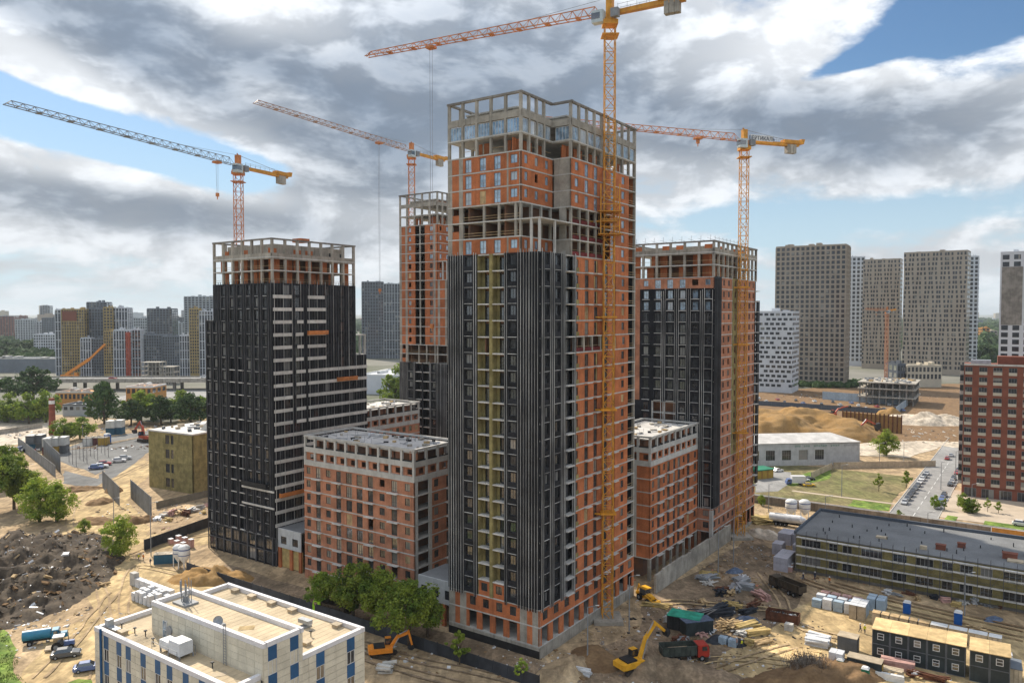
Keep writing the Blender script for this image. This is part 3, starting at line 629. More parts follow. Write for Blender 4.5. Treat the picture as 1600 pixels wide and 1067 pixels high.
    for fc, a, L_, k in edges:
        xs = frange(.0, L_-.5, k)
        if fc is n1: xs = xs[1:-1]
        if fc is n2: xs = xs[1:-1]
        for j, x in enumerate(xs):
            fc.put('crown_column', box_mesh('crown_column', .5, .5, zP-zt, 'concrete'), x, zt)
        fc.put('crown_beam', box_mesh('crown_beam', round(L_,2), .4, 1.25, 'concrete'), 0, zB-.75, -.03)
        fc.put('crown_beam', box_mesh('crown_beam', round(L_,2), .42, .5, 'concrete'), 0, zA-.45, -.03)
        fc.put('pergola_beam', box_mesh('pergola_beam', round(L_+.3,2), .6, .4, 'concrete_dark'), -.15 if fc is fr else 0, zP, .1)
        xs = frange(.0, L_-.5, k)
        for j in range(k-1):
            g = xs[j+1]-xs[j]-.5
            gl = 'glass_sky'
            if kf > 15: fc.put('window', win_mesh(g-.1, 2.55, 'frame_white', gl, 3), xs[j]+.55, zA+.06, -.1)
            if not (fc is fr and j == 0): fc.put('brick_infill', box_mesh('brick_infill2', round(g*.55,2), .2, 2.6, 'brick'), xs[j]+.5+(g*.45 if j % 2 else 0), zt+.02, -2.2)
            if j % 2: fc.put('guard_rail', box_mesh('guard_rail', round(g,2), .05, .07, 'timber'), xs[j]+.5, zt+1.0, -.1)
    # side and rear pergola beams close the ring
    MB().box(-W,-W+.5,.7,Dp-.1,zP,zP+.4).box(-W+.5,-.5,Dp-.6,Dp-.1,zP,zP+.4).build('pergola_beam', 'concrete_dark', root)
    for y in frange(3.5, Dp-.6, 10): put('crown_column', box_mesh('crown_column', .5, .5, zP-zt, 'concrete'), root, (-W, y, zt))
    for x in frange(-W+4, -.6, 5): put('crown_column', box_mesh('crown_column', .5, .5, zP-zt, 'concrete'), root, (x, Dp-.6, zt))
    return root

C1 = G(843, 1030)
big_tower('tower_block', 'tallest brick and black unfinished tower in the middle, crane mast against it', C1.x, C1.y, 21, 21, (22, 23))
big_tower('tower_block', 'slim brick tower with open middle bays behind the middle tower, black only at its foot', -21.6, 256.6, 12, 12, (12, 13), wool=False)

def crown(root, W, Dp, zt, zP, front_n, right_n, orange=.6, fx=0.0, fl=2):
    """two open frame storeys and a pergola on top"""
    fr, rt = Face(root, -W, 0, 0), Face(root, 0, 0, 1); step = 3.3
    for j in range(fl): put('floor_slab', slab_mesh(('cr',root.name), [[(-W,-.05),(.05,-.05),(.05,Dp),(-W,Dp)]], .3), root, (0,0,zt+(j+1)*step))
    zr = zt+fl*step
    MB().box(-W+2.8,-2.6,2.6,Dp-2.6,zr+.02,zP-.8).build('crown_wall', 'concrete', root)
    for fc, L_, k in ((fr, W, front_n), (rt, Dp, right_n)):
        xs = frange(0, L_-.6, k)
        for j, x in enumerate(xs):
            if fc is rt and j == 0: continue
            fc.put('crown_column', box_mesh('crown_column', .6, .55, zP-zt, 'concrete'), x, zt)
        fc.put('crown_beam', box_mesh('crown_beam', round(L_,2), .45, 1.5, 'concrete'), 0, zr-.6, -.04)
        fc.put('pergola_beam', box_mesh('pergola_beam', round(L_+.2,2), .6, .4, 'concrete_dark'), -.1 if fc is fr else 0, zP, .08)
        for j in range(k-1):
            g = xs[j+1]-xs[j]-.6; x = xs[j]+.6
            for f in range(fl):
                z = zt+f*step
                if rng.random() < orange: fc.put('brick_infill', box_mesh('brick_infill', round(g*.6,2), .2, 2.9, 'brick'), x+rng.choice((0,g*.4)), z+.02, -2.0)
                fc.put('guard_rail', box_mesh('guard_rail', round(g,2), .05, .08, 'timber'), x, z+1.0, -.1)
                if rng.random() < .5: fc.put('guard_rail', box_mesh('guard_rail', round(g,2), .05, .08, 'timber'), x, z+.5, -.1)
            if rng.random() < .75: (fc.put('brick_infill', box_mesh('brick_infill3', round(g*.75,2), .12, 1.9, 'brick'), x+g*.1, zr+.35, -2.53) if rng.random() < .65 else fc.put('vent_slot', box_mesh('vent_slot2', round(g*.5,2), .08, 1.2, 'machine_black'), x+g*.2, zr+.9, -2.55))
    MB().box(-W+5,-5,5,Dp-5,zt,zr-.3).build('core_wall', 'interior', root)
    MB().box(-W,-W+.5,.6,Dp-.1,zP,zP+.4).box(-W+.5,-.6,Dp-.6,Dp-.1,zP,zP+.4).build('pergola_beam', 'concrete_dark', root)
    for y in frange(3.5, Dp-.6, 7): put('crown_column', box_mesh('crown_column', .55, .55, zP-zt, 'concrete'), root, (-W, y, zt))
    for x in frange(-W+4, -.6, 5): put('crown_column', box_mesh('crown_column', .55, .55, zP-zt, 'concrete'), root, (x, Dp-.6, zt))

# ---- left tower, all black
C2 = G(430.5, 886)
root = thing('tower_block', 'black-clad tower on the left with pale horizontal bands and open frame top', 'building', (C2.x, C2.y, 0), TH)
W, WL, Dp, DL, z0, fh, n = 24.6, 28.3, 27.9, 31.9, 7.5, 3.2, 20
lf, ff, rr = Face(root, -WL, 0, 0), Face(root, -W, 0, 0), Face(root, 0, 0, 1)
zs = z0+17*fh; zr_ = z0+14*fh
MB().box(-W+.3,-.3,.35,Dp-.05,0,z0+n*fh-.05).box(-WL+.1,-W+.3,.35,Dp-.1,0,zs-.05).box(-W+.3,-.3,Dp-.05,DL-.05,0,zr_-.05).build('core_wall', 'black_clad', root)
CL = [26.7,23.8,20.1,16.5,13.0,9.6,6.2,2.9]
for i in range(n):
    z = z0+i*fh; low = i < 17
    bays, xs, x, prev = [], [], 0, 0
    L_ = WL if low else W
    for t in CL:
        s = L_-t
        if s < .9: continue
        rec = low and t in (16.5, 13.0) and i < 14
        bays.append((s-.75-prev, 0, None)); prev = s+.75
        bays.append((1.5, 0, (.1,1.4,.5,fh-.5)) if not rec else (1.5, None, None)); xs.append((s-.75, rec))
    bays.append((L_-prev, 0, None))
    fc = lf if low else ff
    put_wall(fc, 'cladding_panel', ('lt', low, i < 14), bays, fh, .4, ('black_clad',), 0, z, 0, -.1)
    for s, rec in xs:
        fc.put('window', win_mesh(1.3, fh-1.0, 'frame_dark', 'glass_dark', 1, 0, .1), s+.1, z+.5, 0 if not rec else -.3)
        fc.put('sill_bar', box_mesh('sill_bar', 1.5 if not rec else 2.3, .12 if not rec else .3, .10 if not rec else .2, 'rail' if not rec else 'ledge'), s if not rec else s-.4, z-.05, .2 if not rec else .22)
    # right side
    D_ = DL if i < 14 else Dp
    bays = []; x = 0
    pat = [3.2,2.2,1.0,2.2,4.2,1.8,2.0,2.0] ; k = 0; tot = 0; wn = []
    while tot < D_-.1:
        w = min(pat[k % 8], D_-tot)
        if k % 2 == 1 and w > 1.5: bays.append((w, 0, (.15,w-.15,.35,fh-.35))); wn.append((tot+.15, w-.3))
        else: bays.append((w, 0, None))
        tot += w; k += 1
    rr.put('cladding_panel', wall_mesh(('ltr', i < 14), bays, fh, .4, ('black_clad',), -.1), 0, z)
    for s, w in wn: rr.put('window', win_mesh(w, fh-.7, 'frame_dark', 'glass_dark', 2, 0, .1), s, z+.35)
    if i == 0: continue
    if i < 14:
        if i < 8: segs = [(0, D_)]
        else: segs = [(0, 5.7), (7.0, 10.0), (10.9, D_)] if i > 8 else [(0, D_)]
    else: segs = [(0, 5.7), (6.9+(i%2)*.5, 9.4), (10.8, 17.0)] if i < n-1 else [(0, 5.7), (11.0, 16.6)]
    for s0, s1 in segs: rr.put('facade_band', box_mesh('facade_band', round(s1-s0,2), .16, .85, 'ledge'), s0, z-.6, .32)
zt = z0+n*fh
for fc, L_, za, zb in ((lf, WL, 7, zs), (ff, W, zs, zt+.6)):
    m = int(L_/.95)
    for j in range(m):
        s = (j+.5)*L_/m; t = L_-s
        if any(abs(t-c) < .72 for c in CL): continue
        fc.put('facade_slat', box_mesh('facade_slat', .12, .12, round(zb-za,1), 'rail_dark'), s, za, .25)
for j in range(34):
    s = .4+j*.92
    if s > DL-.2: break
    top = zt+.7 if s < Dp-.3 else zr_+.2
    rr.put('facade_rail', box_mesh('facade_rail', .07, .1, round(top-4,1), 'rail' if (j*7) % 3 == 0 else 'rail_dark'), s, 4, .22)
# lower frame grid
for fc, L_ in ((lf, WL), (rr, 16)):
    for j in range(int(L_/3.4)+1):
        fc.put('frame_post', box_mesh('frame_post', .28, .2, 7.4, 'rail_dark'), min(j*3.4+.1, L_-.4), .1, .2)
    for z in (3.6, 7.2): fc.put('frame_beam', box_mesh('frame_beam', L_, .15, .2, 'rail_dark'), 0, z, .16)
    for j in range(int(L_/3.4)): fc.put('window', win_mesh(2.4, 2.8, 'frame_dark', 'glass_dark', 1, 0, 0), j*3.4+.8, .6, -.1); fc.put('window', win_mesh(2.4, 2.6, 'frame_dark', 'glass_dark', 1, 0, 0), j*3.4+.8, 4.2, -.1)
for i in range(2): lf.put('facade_band', box_mesh('facade_band', 13.0, .2, .45, 'ledge'), WL-13.0, 14.6+i*4.2, .32)
MB().box(-WL,-W-.02,0,Dp,zs-.05,zs+.15).build('step_roof', 'concrete_dark', root)
MB().box(-W,0,Dp-.02,DL,zr_-.03,zr_+.2).build('step_roof', 'concrete_light', root)
for y in (Dp+1.6, DL-.5): 
    for x in (-.5, -6): put('column', box_mesh('column', .45, .45, 5.2, 'concrete_light'), root, (x, y, zr_+.2))
MB().box(-8,.05,Dp+.1,DL+.05,zr_+5.4,zr_+5.7).build('frame_roof', 'concrete_light', root)
crown(root, W, Dp, zt, 82.3, 7, 8, .95)
MB().box(-7,-3.6,12,15,82.7,83.7).build('stair_hut', 'brick', root)
# ---- right tower
C4 = G(1112, 862)
root = thing('tower_block', 'black and brick tower on the right beside the lettered crane, frame top with scaffold', 'building', (C4.x, C4.y, 0), TH)
W, Dp, z0, fh, n = 25.0, 36.3, 11.7, 3.1, 20
fr, rt = Face(root, -W, 0, 0), Face(root, 0, 0, 1); zt = z0+n*fh
for i in range(n+1): put('floor_slab', slab_mesh(('rt',), [[(-W,-.05),(.05,-.05),(.05,Dp),(-W,Dp)]], .24), root, (0,0,z0+i*fh))
MB().box(-W+3,-3,3,Dp-3,0,zt-.3).build('core_wall', 'interior', root)
MB().box(-W,-.3,Dp-.35,Dp-.05,0,zt).box(-W,-W+.3,.35,Dp-.35,0,zt).build('rear_wall', 'black_clad', root)
cols = [3.8+1.9, 9.2, 12.8, 16.4, 20.0, 23.4]
for i in range(n):
    z, H = z0+i*fh, fh-.24
    s0 = 0.0
    if i == n-1 or (i == n-2 and False):
        storey(fr, 'rtu', [('B',3.6),('w',3.5,1.4),('t',3.6,1.7),('t',3.6,1.7),('t',3.6,1.7),('o',3.6,1.8),('w',3.5,1.4)], z, H, ('brick_pale','concrete'), 0, 0, 'frame_grey', 'glass_sky')
    else:
        bl = i < 9
        spec = [(3.2,1,None) if i > 8 else (3.2,0,None), (3.6,0,None if True else None)]
        bays = [(3.6, 1 if i > 8 else 0, None)]
        for j in range(6):
            rec = i < 9 and j in (1, 2)
            wdt = 3.6 if j < 5 else 3.4
            bays.append((wdt, 0, (1.0,wdt-1.0,.4,fh-.45)) if not rec else (wdt, None, None))
        put_wall(fr, 'cladding_panel', ('rtb', i < 9, i > 8), bays, fh, .42, ('black_clad','brick_pale'), 0, z, 0, -.18)
        for j in range(6):
            wdt = 3.6 if j < 5 else 3.4; s = 3.6+3.6*j; rec = i < 9 and j in (1, 2)
            if not rec:
                fr.put('window', win_mesh(wdt-2.0, fh-.85, 'frame_grey' if i > 15 else 'frame_dark', 'glass_dark' if i < 17 else 'glass_sky', 1), s+1.0, z+.4)
                fr.put('sill_bar', box_mesh('sill_bar', 2.3, .2, .14, 'ledge' if j in (1,2,3) else 'rail'), s+.7, z+.16, .3)
            else: fr.put('column', box_mesh('column', .4, .4, H, 'concrete_light'), s, z)
    # right side: a black strip, then brick with an insulation column
    if i < n: rt.put('cladding_panel', box_mesh('cladding_panel', 5.2, .5, fh, 'black_clad'), 0, z, .18)
    storey(rt, 'rts', [('B',.9),('w',2.9,1.3),('B',.8),('w',3.4,1.5),('B',.8),('C',.4),('w',4.4,1.4),('B',.6),('w',3.2,1.4),('B',1.0),('w',3.2,1.4),('B',1.0),('w',3.2,1.4),('B',.8),('w',2.4,1.2)], z, H, ('brick_pale','concrete'), 5.2, 0, 'frame_dark', 'glass_brick', missing=.12)
    if i > 3: 
        rt.put('wool_panel', wall_mesh(('rtw',), [(4.4,0,(1.5,2.9,.75,fh-.6))], fh, .12, ('olive_wool',), 0), 14.4, z, .12)
    rt.put('balcony_slab', box_mesh('balcony_slab', 2.4, 1.0, .18, 'ledge'), Dp-2.6, z-.16, .95)
    rt.put('balcony_slab', box_mesh('balcony_slab', 2.0, .7, .18, 'ledge'), 24.2, z-.16, .65)
rt.put('side_strip', box_mesh('side_strip', 2.0, .5, zt-18, 'black_slat'), Dp-.2, 12, .4)
for j in range(40):
    s = 3.9+.56*j
    if s > W-.15: break
    ph = (s-3.6) % 3.6
    if .9 < ph < 2.7: continue
    if s < 10.0: continue
    fr.put('facade_rail', box_mesh('facade_rail', .09, .12, round(zt-z0-fh+rng.uniform(-.2,.8),1), 'rail'), s, z0-.4, .33)
for j in range(7): rt.put('facade_rail', box_mesh('facade_rail', .09, .12, zt-z0, 'rail_dark'), .3+.75*j, z0-.4, .33)
for fc, L_, k in ((fr, W, 7), (rt, Dp, 10)):
    q = L_/k
    storey(fc, ('rtg',k), sum([[('B',q*.12),('x',q*.76),('B',q*.12)] for _ in range(k)], []), .9, 4.3, ('brick_pale','concrete'))
    storey(fc, ('rts2',k), [('w',q,q*.45)]*k, 5.4, 2.95, ('brick_pale','concrete')); storey(fc, ('rts2',k), [('w',q,q*.45)]*k, 8.6, 2.86, ('brick_pale','concrete'))
    fc.put('plinth', box_mesh('plinth', L_, .5, .9, 'concrete'), 0, 0, .1)
for z in (5.4, 8.6): put('floor_slab', slab_mesh(('rt',), [[(-W,-.05),(.05,-.05),(.05,Dp),(-W,Dp)]], .24), root, (0,0,z))
put('corner_column', box_mesh('corner_column', .9, .9, 11.2, 'concrete_light'), root, (-.7,-.3,0))
crown(root, W, Dp, zt, 82.9, 7, 11, .8)
b = MB()
for k in range(9):
    x = -W+2+k*2.7; b.bar((x,.6,82.9),(x+.1,.6,84.8),.06); b.bar((x-.8,.6,84.0),(x+1.6,.7,83.2),.06)
for k in range(7):
    y = 2+k*3; b.bar((-.6,y,82.9),(-.6,y,84.6),.06); b.bar((-.6,y-1,84.2),(-.6,y+2,83.9),.05)
b.build('scaffold_poles', 'crane_grey', root)

# ---- ten-storey brick blocks
def low_block(label, cx, cy, W, Dp, fspec, rspec, pale, nfl=8, z0=2.3, colgnd=False):
    root = thing('brick_block', label, 'building', (cx, cy, 0), TH); fh = 3.18; bm_ = 'brick_pale' if pale else 'brick'
    fr, rt = Face(root, -W, 0, 0), Face(root, 0, 0, 1); zt = z0+nfl*fh
    poly = [(-W,-.06),(.06,-.06),(.06,Dp),(-W,Dp)]
    for i in range(nfl+1): put('floor_slab', slab_mesh(('lb',W,Dp), [poly], .24), root, (0,0,z0+i*fh))
    for z in (zt+3.2, ): put('floor_slab', slab_mesh(('lb',W,Dp), [poly], .24), root, (0,0,z))
    MB().box(-W+2.5,-3,2.5,Dp-2.5,0,zt+5.9).build('core_wall', 'interior', root)
    MB().box(-W,-.3,Dp-.35,Dp-.05,0,zt).box(-W,-W+.3,.35,Dp-.35,0,zt).build('rear_wall', bm_, root)
    for i in range(nfl):
        z = z0+i*fh
        storey(fr, ('lbf',W), fspec, z, fh-.24, (bm_,'concrete_light'), missing=.05)
        storey(rt, ('lbr',W), rspec, z, fh-.24, (bm_,'concrete_light'), missing=.05)
    if colgnd:
        for fc, L_ in ((fr, W), (rt, Dp)):
            for x in frange(.2, L_-.7, int(L_/3.4)): fc.put('column', box_mesh('column', .6, .5, z0-.24, 'concrete'), x, 0)
    else:
        for fc, L_ in ((fr, W), (rt, Dp)): fc.put('plinth', box_mesh('plinth', L_, .4, z0-.24, bm_), 0, 0, .05)
    # two framed storeys on top
    k1, k2 = int(round(W/3.5)), max(3, int(round(Dp/3.6)))
    for fc, L_, k in ((fr, W, k1), (rt, Dp, k2)):
        xs = frange(0, L_-.55, k+1)
        for j, x in enumerate(xs):
            if fc is rt and j == 0: continue
            fc.put('frame_column', box_mesh('frame_column', .55, .5, 6.7, 'concrete_light'), x, zt, .02)
        fc.put('frame_beam', box_mesh('frame_beam', L_, .5, 1.1, 'concrete_light'), 0, zt-.12, .05); fc.put('frame_beam', box_mesh('frame_beam', L_, .5, 1.15, 'concrete_light'), 0, zt+3.0, .05)
        fc.put('roof_edge', box_mesh('roof_edge', L_+.3, .7, .45, 'concrete_light'), 0, zt+6.5, .12)
        for j in range(k):
            g = xs[j+1]-xs[j]-.55; x = xs[j]+.55
            if rng.random() < .9: fc.put('brick_infill', wall_mesh(('inf',round(g,2)), [(g,0,(g*.4,g*.9,.3,1.5))], 2.0, .2, (bm_,)), x, zt+1.0, -.35)
            if rng.random() < .6: fc.put('brick_infill', box_mesh('brick_infill', round(g*.5,2), .2, 2.3, bm_), x+rng.choice((0, g*.5)), zt+4.15, -1.6)
            fc.put('guard_net', box_mesh('guard_net', round(g,2), .05, .35, 'machine_black'), x, zt+4.16, -.1)
    b = MB().box(-W+.6,-.6,.6,Dp-.6,zt+5.9,zt+6.2); b.build('roof_deck', 'roof_white', root)
    MB().box(-W-.1,-W+.5,.6,Dp-.05,zt+6.5,zt+6.95).box(-W+.5,-.6,Dp-.5,Dp-.05,zt+6.5,zt+6.95).build('roof_edge', 'concrete_light', root)
    # what lies on the roof deck
    r2 = random.Random(int(W*10)); b = MB(); b2 = MB()
    for _ in range(26):
        x, y = r2.uniform(-W+2,-2), r2.uniform(2,Dp-2); b.cbox((x,y,zt+6.2+.25), (r2.uniform(.4,1.6),r2.uniform(.3,1.2),r2.uniform(.2,.6)), r2.uniform(0,3), r2.choice((0,1,2,3)))
    for _ in range(18):
        x, y = r2.uniform(-W+2,-2), r2.uniform(2,Dp-2); a = r2.uniform(0,6); b2.bar((x,y,zt+6.35),(x+math.cos(a)*3,y+math.sin(a)*3,zt+6.4),.12)
        b2.bar((x,y,zt+6.2),(x,y,zt+7.6),.05)
    b.build('roof_clutter', ['wrap_white','timber','concrete','machine_black'], root); b2.build('steel_bars', 'crane_grey', root)
    return root
LF = [('w',3.2,1.4),('L',3.6,1.6),('w',3.4,1.6),('L',3.6,1.6),('t',3.4,1.9),('t',3.4,1.9),('L',3.6,1.6),('w',3.6,1.6),('L',3.8,1.7),('w',4.0,1.5)]
LR = [('C',1.2),('x',3.6),('C',1.0),('w',3.0,1.5),('B',1.2),('L',3.0,1.5),('B',3.0)]
d5 = 164.0
r5 = low_block('ten-storey brick block with balcony slabs behind the roadside trees, left of the middle tower', (646-800)/1200*d5, d5, 35.6, 16.0, LF, LR, True)
LR2 = [('w',3.0,1.2),('L',3.6,1.6),('w',2.4,1.2),('L',3.2,1.6),('B',.8),('t',2.4,1.4),('L',3.4,1.6),('w',2.8,1.3),('L',3.6,1.7),('B',1.2),('w',3.4,1.5)]
LF2 = [('B',6.6),('w',3.2,1.4),('C',2.6),('B',3.6)]
d6 = 181.0
low_block('brick block standing on open columns, right of the middle tower', (1018-800)/1200*d6, d6, 16.0, 29.8, LF2, LR2, False, 7, 5.5, True)
P7 = Vector((-30.8, 254.7))-BX*30
low_block('pale-framed block half hidden between the left black tower and the slim tower', P7.x, P7.y, 16.0, 30.0, LF2, [('w',3.0,1.4)]*10, True)
# two grey podium links
def podium(label, o, X0, X1, Y, zb, z1, side):
    root = thing('podium_link', label, 'building', (o.x, o.y, 0), TH); L_ = X1-X0
    f = Face(root, X0, Y, 0)
    n = max(2, int(L_/3)); q = L_/n
    f.put('concrete_panel', wall_mesh(('pod',L_), [(q,0,(q*.25,q*.75,1.0,2.9))]*n, z1-zb, .3, ('podium_panel',)), 0, zb)
    for j in range(n): f.put('window', win_mesh(q*.5, 1.9, 'frame_dark', 'glass_dark', 1), j*q+q*.25, zb+1.0)
    for j in range(n+1): f.put('column', box_mesh('column_b', .9, .5, zb, 'brick'), min(j*q, L_-.9), 0)
    for j in range(n): f.put('infill_board', box_mesh('infill_board', q-.9, .2, zb-.4, 'timber_yellow' if side else 'interior'), j*q+.9, .2, -.5 if side else -2)
    MB().box(X0,X1,Y+.32,Y+9,z1-.4,z1-.1).build('roof', 'roof_grey', root)
    MB().box(X0,X1,Y+8.7,Y+9,0,z1-.4).build('rear_wall', 'podium_panel', root)
o1 = Vector((C1.x, C1.y)); podium('grey panelled link with three windows between the brick block and the middle tower', o1, -21.6-9.6, -21.65, 1.5, 4.6, 9.4, 0)
o2 = Vector((C2.x, C2.y)); podium('grey panelled link with boarded ground floor at the left tower corner', o2, .35, 9.0, .6, 5.2, 10.0, 1)
# retaining wall along the right hand blocks
w_ = thing('retaining_wall', 'long bare concrete wall below the columns of the right brick block', 'wall', (C1.x, C1.y, 0), TH)
for j in range(12):
    MB().box(3.3, 3.8, 43.03+j*4.2, 43+(j+1)*4.2, 0, 4.6 if j % 4 else 4.3).build('wall_section', 'concrete', w_)
# ---------------------------------------------------------------- tower cranes
def lattice(b, z0, z1, s, step, w, m=0):
    for x in (-s, s):
        for y in (-s, s): b.bar((x,y,z0),(x,y,z1), w*1.5, m=m)
    k = int(round((z1-z0)/step)); st = (z1-z0)/k
    for i in range(k):
        za, zb = z0+i*st, z0+(i+1)*st
        for (p, q) in (((-s,-s),(s,-s)),((s,-s),(s,s)),((s,s),(-s,s)),((-s,s),(-s,-s))):
            b.bar((*p,za),(*q,za), w, m=m)
            (b.bar((*p,za),(*q,zb), w, m=m) if i % 2 else b.bar((*q,za),(*p,zb), w, m=m))
def tower_crane(label, x, y, ztop, tip, clen, rise=1.5, mast='crane_yellow', jibm='crane_orange', trolley=.6, hook=30, lettering=None, ties=(), zb=0.0):
    root = thing('tower_crane', label, 'crane', (x, y, 0))
    b = MB(); lattice(b, zb, ztop-2.5, 1.05, 2.4, .11); b.build('mast', mast, root)
    if zb == 0: MB().box(-3,3,-3,3,0,.8).build('base', 'concrete', root)
    b = MB()
    for i in range(3): z = zb+(ztop-zb)*(.55+.0*i)
    b.box(-1.5,1.5,-1.5,1.5,ztop-2.5,ztop-1.6).build('slewing_ring', mast, root); MB().box(-1.7,1.7,-1.7,1.7,ztop-4.6,ztop-4.4).build('rest_platform', mast, root)
    v = Vector((tip[0]-x, tip[1]-y)); L_ = v.length; ang = math.atan2(v.y, v.x)
    up = thing_part('upper_works', root, (0,0,ztop), ang)
    zj = 0.0
    b = MB(); n = int(L_/2.6); hw = .75; hh = 1.9
    pt = lambda i: i/n*(L_-2)+2.0
    zc = lambda xx: rise*xx/L_
    for i in range(n):
        xa, xb = pt(i), pt(i+1); tz = hh*(1-.45*(i/n)); tz2 = hh*(1-.45*((i+1)/n))
        for s in (-hw, hw):
            b.bar((xa,s,zc(xa)),(xb,s,zc(xb)),.17); xm = (xa+xb)/2
            b.bar((xa,s,zc(xa)),(xm,0,zc(xm)+tz),.09); b.bar((xm,0,zc(xm)+tz),(xb,s,zc(xb)),.09)
        b.bar((xa,-hw,zc(xa)),(xa,hw,zc(xa)),.09)
        xm2 = (pt(i+1)+pt(i+2))/2 if i < n-1 else xb
        b.bar((xm,0,zc(xm)+tz),(xm2,0,zc(xm2)+(tz2 if i < n-1 else 0)),.16)
    for i in range(1, 9):
        xx = L_*i/9; b.box(xx-.4,xx+.4,-hw-.1,hw+.1,zc(xx)-.15,zc(xx)+.15)
    put('jib', b.mesh('jib', jibm), up)
    b = MB().bar((0,0,-1.2),(0,0,3.2),1.3,1.3); b.bar((-.6,-.6,3.2),(.9,.6,3.4),.3); put('tower_head', b.mesh('tower_head', mast), up)
    b = MB().box(.6,3.0,.8,2.5,-2.2,.2); put('cab', b.mesh('cab', 'crane_cab'), up); b = MB().box(1.2,3.05,.75,2.55,-1.5,-.3); put('cab_glass', b.mesh('cab_glass', 'glass_car'), up)
    b = MB().box(-2.4,-.8,.7,1.9,-1.4,.3); put('winch_box', b.mesh('winch_box', 'crane_grey'), up)
    b = MB()
    b.add([(-1,-.6,.3),(-1,.6,.3),(-clen,.7,.6),(-clen,-.7,.6),(-1,-.6,-.5),(-1,.6,-.5),(-clen,.7,-.4),(-clen,-.7,-.4)], [(0,1,2,3),(7,6,5,4),(0,4,5,1),(1,5,6,2),(2,6,7,3),(3,7,4,0)])
    b.box(-clen-.6,-clen+5.2,-.95,.95,.3,1.3); b.frus((-clen-1.4,-.9),(-clen-.6,.9),.35,(-clen-1.8,-.9),(-clen-.6,.9),1.7)
    put('counter_jib', b.mesh('counter_jib', 'crane_yellow'), up)
    b = MB()
    for s in (-.9,.9): b.bar((-2,s,1.2),(-clen+5,s,1.5),.05); [b.bar((-2-j*2.0,s,.3),(-2-j*2.0,s,1.4),.05) for j in range(int((clen-6)/2))]
    b.bar((-.2,0,3.2),(-clen+4,0,1.3),.09); b.bar((0,0,3.2),(L_*.3,0,zc(L_*.3)+hh*.9),.06); put('stay_rods', b.mesh('stay_rods', 'crane_grey'), up)
    for j in range(3): b = MB().box(-clen+1.0+j*1.05,-clen+1.95+j*1.05,-.7,.7,-2.4,.1); put('counterweight', b.mesh('counterweight', 'concrete'), up)
    xt = L_*trolley
    b = MB().box(xt-1,xt+1,-.9,.9,zc(xt)-.75,zc(xt)-.25); put('trolley', b.mesh('trolley', 'crane_orange'), up)
    b = MB()
    for s in (-.35,.35): b.bar((xt+s,0,zc(xt)-.7),(xt+s*.6,0,zc(xt)-hook),.055)
    put('hoist_rope', b.mesh('hoist_rope', 'crane_grey'), up)
    b = MB().box(xt-.4,xt+.4,-.3,.3,zc(xt)-hook-1,zc(xt)-hook).bar((xt,0,zc(xt)-hook-1),(xt,0,zc(xt)-hook-1.8),.18); put('hook_block', b.mesh('hook_block', 'crane_orange'), up)
    for z in ties:
        b = MB().box(-1.6,1.6,-1.6,1.6,z,z+.35); b.bar((-1.3,-1.3,z+.15),(-5.5,.5,z+.15),.3).bar((-1.3,1.3,z+.15),(-4.2,4,z+.15),.3); b.build('wall_tie', mast, root)
    return root, up
def thing_part(name, parent, loc, rz):
    o = MB().box(-1.25,1.25,-1.25,1.25,-1.6,-1.0).build(name, 'crane_yellow', parent, loc, rz); return o
m1 = D(953, 30, 158); tp = D(573, 97, 188)
r, u = tower_crane('tallest orange tower crane, mast climbing the middle tower', m1.x, m1.y, 124.6, (tp.x, tp.y), 15.5, 1.2, trolley=.70, hook=64, ties=(22.5, 44.0, 63, 82.5))
for za, zb_ in ((80, 90),):
    b = MB()
    for i in range(6):
        z = za+i*1.5
        for s in (-1.9, 1.9): b.bar((-1.9,s,z),(1.9,s,z),.12); b.bar((s,-1.9,z),(s,1.9,z),.12)
    for s in (-1.9,1.9):
        for t in (-1.9,1.9): b.bar((s,t,za),(s,t,zb_),.22)
    b.box(-2.4,2.4,-2.4,2.4,za-.1,za+.05).box(-2.4,2.4,-2.4,2.4,za+4.5,za+4.62); b.build('climbing_cage', 'crane_yellow', r)
m2 = D(372, 265, 224); t2 = G(8, 163, 108.0)
tower_crane('tower crane with long grey jib behind the black left tower', m2.x, m2.y, 106.4, (t2.x, t2.y), 20.5, 1.6, 'crane_orange', 'crane_grey', .12, 9)
m3 = D(643, 240, 279); t3 = G(398, 161, 123.6)
tower_crane('tower crane rising behind the slim brick tower, pale jib', m3.x, m3.y, 121.9, (t3.x, t3.y), 19, 1.7, 'crane_orange', 'crane_pale', .25, 50)
m4 = D(1163, 225, 217)
r4, u4 = tower_crane('tower crane at the right tower with lettering on its counter-jib', m4.x, m4.y, 112.0, (m4.x-.95*62, m4.y-.316*62), 18, 1.0, trolley=.24, hook=.9, ties=(30, 55, 71))
def text(body, size, parent, loc, rot, mt, depth=.03):
    c = bpy.data.curves.new('lettering', 'FONT'); c.body = body; c.size = size; c.extrude = depth; c.align_x = 'CENTER'
    o = bpy.data.objects.new('lettering', c); col.objects.link(o); dg = bpy.context.evaluated_depsgraph_get()
    me = bpy.data.meshes.new_from_object(o.evaluated_get(dg)); bpy.data.objects.remove(o); me.materials.clear(); me.materials.append(M[mt])
    p = put('lettering', me, parent, loc, rot=rot); return p
sg = MB().box(-8.6,-1.4,-.0,.12,.15,1.75); so = put('name_board', sg.mesh('name_board', 'white_paint'), u4, (0,1.05,0))
text('ВЕРТИКАЛЬ', 1.45, so, (-5.0,.15,.42), (math.pi/2,0,math.pi), 'cloth_navy')
